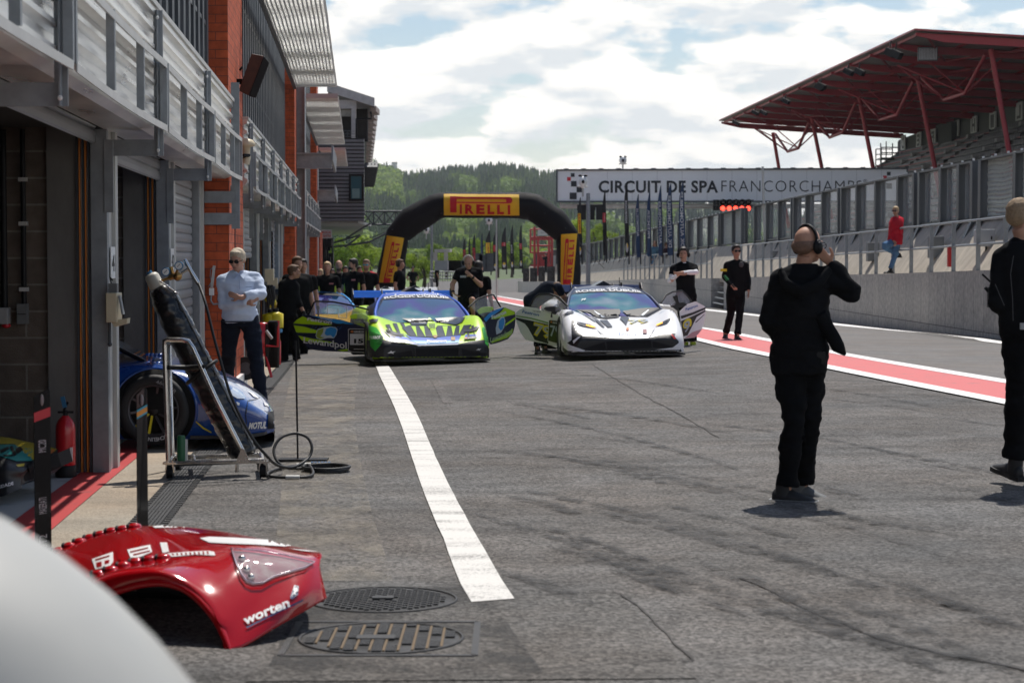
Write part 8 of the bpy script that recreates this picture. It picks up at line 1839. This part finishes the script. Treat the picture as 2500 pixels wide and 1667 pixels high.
    w=panel(r,'door_window',[(288,660),(340,545),(358,532),(520,538),(700,572),(858,612),(858,735),(735,745),(600,706),(420,680)],z,*A,SGL,.006)
    mb=MB(); Q=[V(*z(x,y)[:2],34.0-.65*(x-140)/720) for x,y in ((285,662),(340,545),(358,530),(520,535),(700,570),(862,610))]; mb.tube(Q,.016,6); Q=[V(*z(x,y)[:2],34.0-.65*(x-140)/720-.02) for x,y in ((468,660),(468,562),(655,578),(650,690),(575,685),(570,600))]; mb.build('window_frame',[BLACK],w); mb=MB(); mb.tube(Q,.007,5); mb.build('inner_frame',[WHITE],w)
    A2=(33.55,34.35,1950,2275); dr=[(1955,700),(2010,650),(2080,610),(2165,588),(2262,630),(2270,690),(2262,770),(2245,835),(2195,892),(2110,925),(2030,945),(1990,900)]
    D2=panel(r,'door',dr,z,*A2,PNAVY); F2=lambda n,pl,m,off=.006:flat(r,D2,n,pl,z,*A2,m,off)
    F2('lime_paint',[[(2165,590),(2260,632),(2262,655),(2070,702),(2030,700),(2120,640)],[(2268,680),(2268,700),(2170,770),(2170,750)],[(2245,790),(2235,840),(2190,880),(2040,930),(2030,915),(2150,860)]],LIME); F2('cyan_paint',[[(1965,700),(2012,650),(2082,612),(2150,590),(2120,620),(2020,690),(1985,730)]],PCY)
    F2('logo_ring',[[(2078,790),(2095,720),(2130,680),(2160,680),(2172,720),(2160,780),(2130,830),(2085,850)]],MATS['logo_pale'],.010); F2('logo_blue',[[(2105,780),(2110,720),(2140,690),(2160,692),(2162,740),(2145,800),(2125,810)]],PCY,.013)
    ftext(D2,'lettering','Lewandpol',[(2026,925),(2232,842),(2232,790),(2026,875)],z,*A2,M('text_soft_green',(.45,.62,.35),.5,var=0),.01); ftext(D2,'lettering','Fastron',[(2042,702),(2180,648),(2172,612),(2036,668)],z,*A2,CWH,.03)
    w=panel(r,'door_window',[(1828,572),(1900,512),(1970,485),(2040,468),(2058,474),(2122,583),(2080,604),(1965,690),(1900,640)],z,33.4,34.1,1828,2122,SGL,.006); mb=MB(); mb.tube([V(*z(x,y)[:2],33.4+.7*(x-1828)/294) for x,y in ((1815,590),(1900,512),(1970,485),(2040,467),(2060,472),(2125,585))],.014,6); mb.build('window_frame',[BLACK],w)
    # visible front left wheel proud of the arch
    mb=MB(); mb.tube([L(-.99,-.02,.10),L(-.99,.6,.10)],.02,6); mb.build('side_skirt',[CARB],r)
car15()
def car79():
    C=racecar('white and black race car number 79 with both doors open',31.9,1531,5.2,PWHITE,PNAVY,topm=PNAVY); r=C['root']; bv=C['bv']; L=C['L']; b=C['body']; z=z5_
    pd(b,'lower_fascia',[[(640,1175),(735,1165),(790,1075),(850,1070),(1000,1072),(1145,1090),(1320,1100),(1570,1090),(1700,1055),(1820,1045),(1890,1120),(1905,1180),(1940,1290),(640,1300)]],z,bv,CARB,.008)
    pd(b,'white_lip',[[(645,1110),(725,1165),(860,1215),(1075,1250),(700,1225),(655,1190)],[(1905,1130),(1960,1160),(1900,1215),(1640,1215),(1830,1190)]],z,bv,PWHITE,.012)
    pd(b,'grille',[[(1110,1125),(1590,1112),(1600,1195),(1120,1215)],[(870,1200),(1090,1130),(1105,1210),(880,1225)],[(1610,1120),(1830,1175),(1800,1190),(1615,1190)]],z,bv,MATS['mesh_dark'],.014)
    pd(b,'side_slat',[[(735,905),(760,905),(790,985),(850,1070),(790,1150),(735,1165),(740,1080)],[(1820,870),(1838,866),(1845,1000),(1858,1060),(1820,1040)]],z,bv,CBK,.014); pd(b,'slat_fin',[[(748,945),(780,935),(784,945),(752,958)],[(760,975),(790,968),(796,980),(766,990)],[(770,1005),(802,995),(810,1008),(780,1020)],[(750,1120),(800,1085),(830,1080),(760,1150)]],z,bv,PWHITE,.018)
    pd(b,'headlight',[[(780,918),(830,925),(930,948),(1010,985),(960,985),(870,968),(810,950)],[(1645,962),(1700,930),(1800,880),(1810,885),(1770,930),(1700,955)]],z,bv,CBK,.014); pd(b,'indicator',[[(885,950),(985,972),(990,984),(960,984),(890,962)],[(1652,952),(1722,922),(1722,936),(1660,962)]],z,bv,AMB,.018)
    pd(b,'hood_stripe',[[(800,800),(830,808),(1000,905),(980,915)],[(880,812),(1000,880),(1030,900),(1010,902)],[(1000,990),(1060,1040),(1145,1085),(1130,1088),(1040,1040)],[(1640,985),(1600,1060),(1565,1085),(1580,1060)]],z,bv,DGR,.012)
    pd(b,'hood_vent',[[(985,905),(1020,900),(1095,975),(1070,978)],[(1035,898),(1120,900),(1180,975),(1125,978)],[(1255,885),(1275,862),(1340,862),(1358,885),(1335,925),(1325,958),(1300,925)],[(690,810),(740,800),(760,820),(640,850),(660,835)],[(1790,770),(1840,775),(1870,810),(1810,800)]],z,bv,CBK,.014)
    pd(b,'cowl',[[(760,788),(1250,780),(1265,805),(1245,870),(1110,885),(1000,870),(940,820)],[(1285,800),(1500,770),(1640,765),(1740,760),(1560,860),(1360,860),(1320,830)]],z,bv,M('cowl_black',(.012,.014,.02),.5,var=0,spec=.2),.012); pd(b,'cowl_panel',[[(975,795),(1060,850),(1095,868),(1060,870),(985,812)],[(1480,850),(1560,790),(1575,790),(1510,855)]],z,bv,PSIL,.016)
    pt(b,'lettering','Fastron',[(1248,1060),(1448,1056),(1448,1036),(1248,1040)],z,bv,DBL,.02,.018); pt(b,'number','79',[(1350,938),(1560,930),(1560,890),(1350,895)],z,bv,DYE,.03,.012); pt(b,'number','79',[(1362,934),(1568,926),(1568,893),(1362,898)],z,bv,PSIL,.01,.016)
    pd(b,'maker_badge',[[(1325,988),(1342,984),(1358,990),(1350,1008),(1340,1014),(1328,1005)]],z,bv,DOR,.018); pd(b,'maker_badge',[[(1508,1005),(1545,1005),(1552,1045),(1510,1045)]],z,bv,M('badge_maroon',(.2,.03,.04),.5,var=0),.018); pd(b,'red_mark',[[(1800,1045),(1830,1060),(1865,1100),(1840,1105)]],z,bv,DRD,.02)
    pt(C['cab'],'number','79',[(835,692),(885,682),(892,662),(842,672)],z,bv,CWH,.03,.014); pt(C['cab'],'roof_number','79',[(1105,562),(1235,560),(1235,550),(1105,552)],z,bv,CWH,.02,.014)
    for q,dd in (([(432,772),(455,752),(540,745),(600,758),(622,790),(600,808),(500,800),(460,790)],33.15),([(1810,735),(1850,708),(1950,700),(1982,722),(1975,745),(1880,765),(1815,755)],33.4)):
        mb=MB(); mb.poly([V(*z(*p)[:2],dd) for p in q],(0,.16,0)); o=mb.build('mirror',[CARB],r,bevel=.02); cx=sum(p[0] for p in q)/len(q); mb=MB(); k=1 if cx<1000 else -1; mb.poly([V(*z(cx-10,800 if k>0 else 760)[:2],dd+.05),V(*z(cx+60*k,800 if k>0 else 760)[:2],dd+.05),V(*z(cx+10*k,870 if k>0 else 800)[:2],dd+.05),V(*z(cx-20*k,862 if k>0 else 795)[:2],dd+.05)],(0,.08,0)); mb.build('mirror_base',[CBK],o)
    A=(33.9,33.0,130,640); D=panel(r,'door',[(130,815),(160,785),(235,748),(350,762),(430,802),(560,835),(640,855),(622,1000),(612,1162),(500,1158),(300,1122),(238,1108),(180,1030),(132,900)],z,*A,PWHITE); F_=lambda n,pl,m,off=.006:flat(r,D,n,pl,z,*A,m,off)
    F_('green_sheen',[[(132,842),(300,868),(482,918),(482,936),(300,884),(132,854)]],M('sheen_green',(.20,.36,.10),.4,var=0)); F_('dark_stripe',[[(132,866),(300,900),(482,942),(482,1150),(335,1108),(262,975),(225,930),(132,886)]],CARB,.008)  # thin green band painted on the door for a reflected sheen
    ftext(D,'number','79',[(318,1050),(520,1092),(525,968),(325,915)],z,*A,DYE,.055,.0,.011); ftext(D,'number','79',[(330,1040),(520,1078),(525,975),(335,928)],z,*A,PSIL,.01,.0,.014)
    ftext(D,'lettering','Fastron',[(198,815),(380,852),(384,820),(202,782)],z,*A,DBL,.02,.1); ftext(D,'lettering','PERTAMINA',[(315,800),(398,812),(400,800),(316,788)],z,*A,CBK,.01)
    F_('board_edge',[[(488,895),(500,888),(615,905),(615,1160),(475,1120)]],CWH,.017); F_('number_board',[[(491,899),(502,893),(612,909),(612,1155),(479,1116)]],CBK,.02); ftext(D,'number','79',[(500,1062),(615,1085),(612,955),(502,945)],z,*A,PSIL,.02,0,.024); ftext(D,'lettering','HANKOOK',[(530,930),(618,938),(618,918),(530,910)],z,*A,CWH,.02,0,.023); F_('orange_mark',[[(504,915),(516,903),(528,915),(516,923)]],DOR,.023)
    w=panel(r,'door_window',[(288,742),(330,655),(382,614),(500,612),(600,650),(688,740),(620,800),(430,798),(350,760)],z,*A,SGL,.006); mb=MB(); mb.tube([V(*z(x,y)[:2],33.9-.9*(x-130)/510) for x,y in ((286,745),(330,655),(382,612),(500,610),(600,648),(690,742))],.016,6); mb.build('window_frame',[BLACK],w)
    A2=(33.2,34.0,1900,2190); D2=panel(r,'door',[(1905,800),(1985,722),(2080,692),(2182,745),(2188,830),(2160,960),(2112,1040),(2068,1082),(1955,1095),(1925,1000)],z,*A2,PWHITE); F2=lambda n,pl,m,off=.006:flat(r,D2,n,pl,z,*A2,m,off)
    F2('dark_stripe',[[(1915,850),(2040,812),(2185,755),(2185,775),(2050,835),(1925,880)],[(1920,905),(2070,840),(2185,785),(2185,800),(2090,860),(2030,980),(1990,1060),(1945,1070)],[(2070,920),(2150,850),(2180,825),(2170,840),(2085,920)]],CARB,.008)
    ftext(D2,'number','9',[(1935,1050),(2035,1005),(2038,860),(1940,900)],z,*A2,DYE,.06,.0,.011); ftext(D2,'number','9',[(1948,1032),(2015,1000),(2018,885),(1952,915)],z,*A2,PSIL,.015,.0,.014); ftext(D2,'lettering','Fastron',[(1970,795),(2102,748),(2098,718),(1968,765)],z,*A2,DBL,.02,.05)
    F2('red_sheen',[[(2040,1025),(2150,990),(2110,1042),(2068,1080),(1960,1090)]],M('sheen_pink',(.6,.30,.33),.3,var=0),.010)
    w=panel(r,'door_window',[(1702,705),(1760,622),(1830,588),(1930,578),(1975,620),(2030,688),(1985,722),(1850,735),(1745,750)],z,32.95,33.9,1700,2030,SGL,.006); mb=MB(); mb.tube([V(*z(x,y)[:2],32.95+.95*(x-1700)/330) for x,y in ((1702,708),(1758,622),(1830,587),(1930,576),(1975,618),(2032,690))],.014,6); mb.build('window_frame',[BLACK],w)
    w2=panel(r,'inner_panel',[(1830,640),(1880,620),(1900,720),(1860,700)],z,33.3,33.4,1830,1900,CBK,.02)
    pd(b,'arch_fin',[[(612,850),(632,830),(640,900),(650,1190),(625,1100)]],z,bv,PWHITE,.02)
car79()
def othercars():
    R2=M('paint_red',(.50,.02,.03),.3,var=0,coat=1); Y2=M('paint_yellow',(.75,.45,.01),.3,var=0,coat=1); T2=M('paint_pale',(.62,.64,.66),.3,var=0,coat=1)
    racecar('pale race car with sun strip lettering, seen over the roof of the green car',66,1030,7,T2,T2,wingtext=False,topm=T2,group=None)
    racecar('red and white race car half hidden between the team members and the pale race car',63,962,9,R2,T2,wingtext=False,topm=T2,band=None)
    C=racecar('yellow race car hidden behind the team members, only its nose showing',41.5,790,10,Y2,PCY,wingtext=False,topm=CARB,band=None); pd(C['body'],'red_mark',[[(285,460),(330,470),(325,550),(290,550)],[(340,500),(362,440),(372,450),(352,530)]],z4_,C['bv'],DRD,.02)
    # open-wheel style car far away pushed by a crouching person
    d=112; c=V(1010,630,d); c.z=G(c.x,d); r=thing('formula_car','low open-wheel purple and white car far down the pit lane','race car',c); mb=MB(); 
    mb.hexa([c+Vector(v) for v in ((-.3,0,.2),(.3,0,.2),(.45,4,.15),(-.45,4,.15),(-.2,0,.38),(.2,0,.38),(.4,4,.8),(-.4,4,.8))]); mb.box(c.x-.95,d-.4,c.z+.12,c.x+.95,d+.1,c.z+.2); mb.box(c.x-.7,d+3.8,c.z+.75,c.x+.7,d+4.1,c.z+.95); mb.box(c.x-.8,d+1.6,c.z+.1,c.x+.8,d+3.4,c.z+.5); mb.build('body',[M('paint_purple',(.12,.06,.30),.4,var=.4,scale=2)],r,bevel=.05)
    for s in (-1,1):
        for y in (.5,3.3): m=MB(); q=c+Vector((s*.8,y,.33)); m.tube([q+Vector((-.15,0,0)),q+Vector((.15,0,0))],.33,16); m.build('wheel',[TYRE],r)
    stand('distant crouching person in black working over the low purple car',crop(680,600,3.92),110,1285,200,78,yaw=10,hair=(HBK,'full'),arms='hip',vox=.04)
othercars()
# blue car leaving the second garage
def bluecar():
    BL=M('paint_deep_blue',(.012,.060,.26),.22,var=.05,coat=1)
    xs=[200,250,300,345,400,450,490,540,580,620,650,669]
    A=[1072]*7+[1070,1068,1064,1058,1052]; Bm=[985,982,980,978,978,980,985,990,997,1006,1015,1026]; C=[908,903,898,894,897,908,922,941,959,984,1003,1024]; D=[872,869,868,870,876,885,894,912,929,954,976,1004]; E=[870,866,863,863,869,879,889,908,925,950,974,1001]
    S=[]
    for i,x in enumerate(xs):
        k=max(0,(x-560)/110); k=min(1,k)
        S.append([V(x+2*k,A[i],16.95+.35*k*k),V(x,Bm[i]+14,16.86+.4*k*k),V(x,(Bm[i]+C[i])/2,16.88+.45*k*k),V(x,C[i],17.0+.5*k*k),V(x,(C[i]+D[i])/2-2,17.35+.35*k*k),V(x,D[i],17.9),V(x,E[i],18.6-.4*k*k),V(x,E[i]+8,18.85-.5*k*k),V(x,E[i]+100,18.9-.6*k*k)])
    Gd=catgrid(S,4); c=V(400,1090,17.9); root=thing('race_car','deep blue race car pushing its nose out of the garage behind the trolley','race car',(c.x,17.9,0)); mb=MB(); mb.grid(Gd); mb.add(Gd[-1],[tuple(range(len(Gd[-1])))]); body=mb.build('body',[BL],root,merge=.0005)
    bv=bvh_of([body]); z=lambda x,y:(360+x/2.703,620+y/2.703); Q=lambda x,y:(x/2.3757,540+y/2.3757)
    # rear of the car inside the garage
    mb=MB(); a=V(200,1072,16.95); mb.box(a.x-2.6,17.0,.12,a.x+.02,18.85,.72); mb.build('rear_body',[BL],root,bevel=.05)
    cx=V(377,1002,16.9); 
    mb=MB(); n=40; vs=[cx+Vector((math.cos(t)*.365,-.06,math.sin(t)*.365)) for t in arange(0,2*math.pi,n)]
    P=[]
    for t in arange(-.35,math.pi+.35,30): P.append((377+math.cos(t)*101,1002-math.sin(t)*101))
    decal(mb,[P+[(280,1072),(472,1072)][::1]],bv,0,.004,8) if False else decal(mb,[[(377+math.cos(t)*(102 if math.sin(t)>0 else 100),1002-math.sin(t)*100) for t in arange(-.75,math.pi+.75,34)]],bv,0,.004,8)
    mb.build('wheel_arch',[M('arch_black',(.003,.003,.003),.9,var=0)],body)
    wheel(root,Vector((cx.x,16.95,.31)),(0,-1,0),.302,.24,spk=10,acc={1,2},letters=True)
    mb=MB(); P=[]
    for t in arange(-.25,math.pi+.05,30): p=proj(377+math.cos(t)*103,1002-math.sin(t)*102,bv,.0); P.append(p)
    P=[p for p in P if p]; mb.tube(P,.014,6); mb.build('arch_lip',[BL],body)
    mb=MB(); text_decal(mb,'MOTUL',[z(664,1150),z(781,1146),z(785,1104),z(668,1110)],bv,0,bold=.05,shear=.2,off=.006); mb.build('lettering',[CWH],body)
    mb=MB(); decal(mb,[[z(545,905),z(560,885),z(600,900),z(645,940),z(640,958),z(590,955),z(558,935)]],bv,0,.006,6); mb.build('headlight',[M('clear_light',(.55,.60,.66),.08,.3,var=.2,coat=1)],body)
    mb=MB(); decal(mb,[[z(792,1045),z(828,1035),z(836,1110),z(830,1150),z(790,1152)]],bv,0,.008,6); mb.build('grille',[MATS['mesh_dark']],body)
    mb=MB(); decal(mb,[[z(660,905),z(700,920),z(735,955),z(700,945)],[z(765,975),z(790,990),z(800,1008),z(770,1000)]],bv,0,.006,6); decal(mb,[[z(585,975),z(606,985),z(603,1002),z(590,995)]],bv,0,.006,5); mb.build('white_graphic',[CWH],body)
    mb=MB(); decal(mb,[[z(318,1105),z(324,1102),z(370,1140),z(424,1172),z(420,1178),z(365,1150)]],bv,0,.006,6); mb.build('yellow_graphic',[DYE],body); mb=MB(); decal(mb,[[z(355,990),z(380,1010),z(420,1080),z(412,1080)]],bv,0,.006,6); mb.build('red_graphic',[DRD],body)
    mb=MB(); decal(mb,[[z(660,968),z(664,966),z(655,1000),z(650,1060),z(655,1120),z(650,1120),z(645,1050)],[z(664,966),z(720,955),z(745,942),z(744,946),z(720,960),z(662,971)]],bv,0,.004,6); mb.build('panel_gap',[CBK],body)
    sp=MB(); pts=[V(465,1071,16.85),V(537,1071,16.85),V(600,1070,16.95),V(645,1062,17.1),V(671,1050,17.4),V(672,1046,18.0),V(600,1050,18.3),V(465,1050,18.3)]; sp.poly(pts,(0,0,.025)); sp.build('splitter',[CARB],root)
    # louvre bumps, windscreen
    for (x,y,d) in [(800+30*i,828-(i*.6),17.25) for i in range(6)]+[(858+24*i,776+.5*i,18.4) for i in range(6)]:
        p=V(*Q(x,y),d); m=MB(); m.ell(p,(.032,.04,.022)); m.build('louvre',[BL],body)
    mb=MB(); a,b_,c_,e_=V(*Q(670,735),17.3),V(*Q(835,815),17.35),V(*Q(860,775),18.5),V(*Q(640,640),18.4); f0,g0=V(*Q(560,640),17.4),V(*Q(560,560),18.3)
    mb.add([V(*Q(838,822),17.35),V(*Q(868,782),18.45),V(*Q(600,640),18.3),V(*Q(600,700),17.45)],[(0,1,2,3)]); mb.build('windscreen',[M('glass_pale',(.45,.5,.55),.05,.5,var=.3,coat=1)],root); mb=MB(); mb.tube([V(*Q(840,815),17.3),V(*Q(760,775),17.35),V(*Q(680,735),17.4),V(*Q(600,695),17.42)],.02,6); mb.build('pillar',[CBK],root)
bluecar()
def tealcar():
    r=thing('race_car','yellow, teal and black race car corner poking in from the left edge','race car',V(-400,1200,13.2)); P=lambda x,y,d=13.0:c0(x,y,d)
    TE=M('paint_teal',(.02,.36,.33),.3,var=0,coat=.8); YE=M('paint_yellow2',(.75,.55,.02),.3,var=0,coat=.8)
    T=[[(-900,990,12.9),(-900,860,12.9),(-900,720,13.0),(-900,560,13.5),(-900,500,14.0)],[(-300,1010,12.9),(-300,880,12.9),(-300,730,13.0),(-300,600,13.5),(-300,535,14.0)],[(0,1000,12.85),(0,880,12.88),(0,740,12.95),(0,620,13.5),(0,562,14.0)],[(80,970,12.87),(80,870,12.9),(90,760,12.97),(100,640,13.5),(100,572,14.0)],[(155,940,12.95),(150,860,12.98),(180,790,13.02),(240,650,13.5),(240,606,13.9)],[(158,915,13.0),(160,850,13.0),(240,760,13.1),(330,690,13.4),(330,632,13.8)],[(245,870,13.1),(250,830,13.15),(340,740,13.25),(415,690,13.4),(425,655,13.6)]]
    Gd=catgrid([[P(*p) for p in rr] for rr in T],4); mb=MB(); mb.grid(Gd); mb.add([Gd[i][0] for i in range(len(Gd))]+[Gd[i][0]+Vector((0,1,.0)) for i in range(len(Gd)-1,-1,-1)],[tuple(range(2*len(Gd)))]); b=mb.build('body',[CARB],r); bv=bvh_of([b]); K=lambda L:[(x/3.0167,880+y/3.0167) for x,y in L]
    for nm,pl,m,o in (('yellow_paint',[[(-6,566),(60,572),(240,610),(330,634),(420,655),(400,675),(330,700),(240,735),(240,640),(100,618),(-6,618)],[(115,770),(180,760),(175,780),(130,785)]],YE,.005),('teal_paint',[[(-6,622),(100,622),(238,645),(238,742),(120,745),(-6,705)]],TE,.005),('black_lettering',[[(0,665),(60,640),(64,660),(6,690)],[(70,640),(90,635),(120,700),(100,712)],[(110,650),(150,640),(170,660),(140,690),(120,690)],[(20,700),(90,700),(95,712),(30,714)]],CBK,.008),('orange_graphic',[[(340,672),(372,665),(368,700),(340,715)],[(376,664),(405,660),(395,680),(374,695)],[(300,700),(332,690),(332,715),(300,725)]],DOR,.008)):
        mb=MB(); decal(mb,[K(p) for p in pl],bv,0,o,6); mb.build(nm,[m],b)
    mb=MB(); decal(mb,[K([(200,770),(245,745),(425,682),(448,775),(380,800),(245,868),(215,850)])],bv,0,.01,6); 
    mb.poly([P(150,800,13.0),P(425,680,13.3),P(452,780,13.3),P(245,870,13.1),P(150,900,13.0)],(0,.35,0)); mb.build('side_duct',[MATS['arch_black']],b)
    mb=MB(); text_decal(mb,'LIDADE',[K([(-5,945)])[0],K([(92,915)])[0],K([(90,893)])[0],K([(-7,922)])[0]],bv,0,bold=.03,off=.012); mb.build('lettering',[CWH],b)
tealcar()
def haze():
    mb=MB(); mb.box(-900,-12,-45,1500,2750,190); o=mb.build('haze',[]); mt=bpy.data.materials.new('haze'); mt.use_nodes=True; N=mt.node_tree.nodes; L=mt.node_tree.links; N.remove(N['Principled BSDF']); v=N.new('ShaderNodeVolumePrincipled'); v.inputs['Color'].default_value=(.86,.91,.97,1); v.inputs['Density'].default_value=.00009; v.inputs['Anisotropy'].default_value=.3; L.new(v.outputs[0],N['Material Output'].inputs['Volume']); o.data.materials.append(mt); tag(o,'thin summer haze over the track and the hill','haze',kind='stuff')
haze()
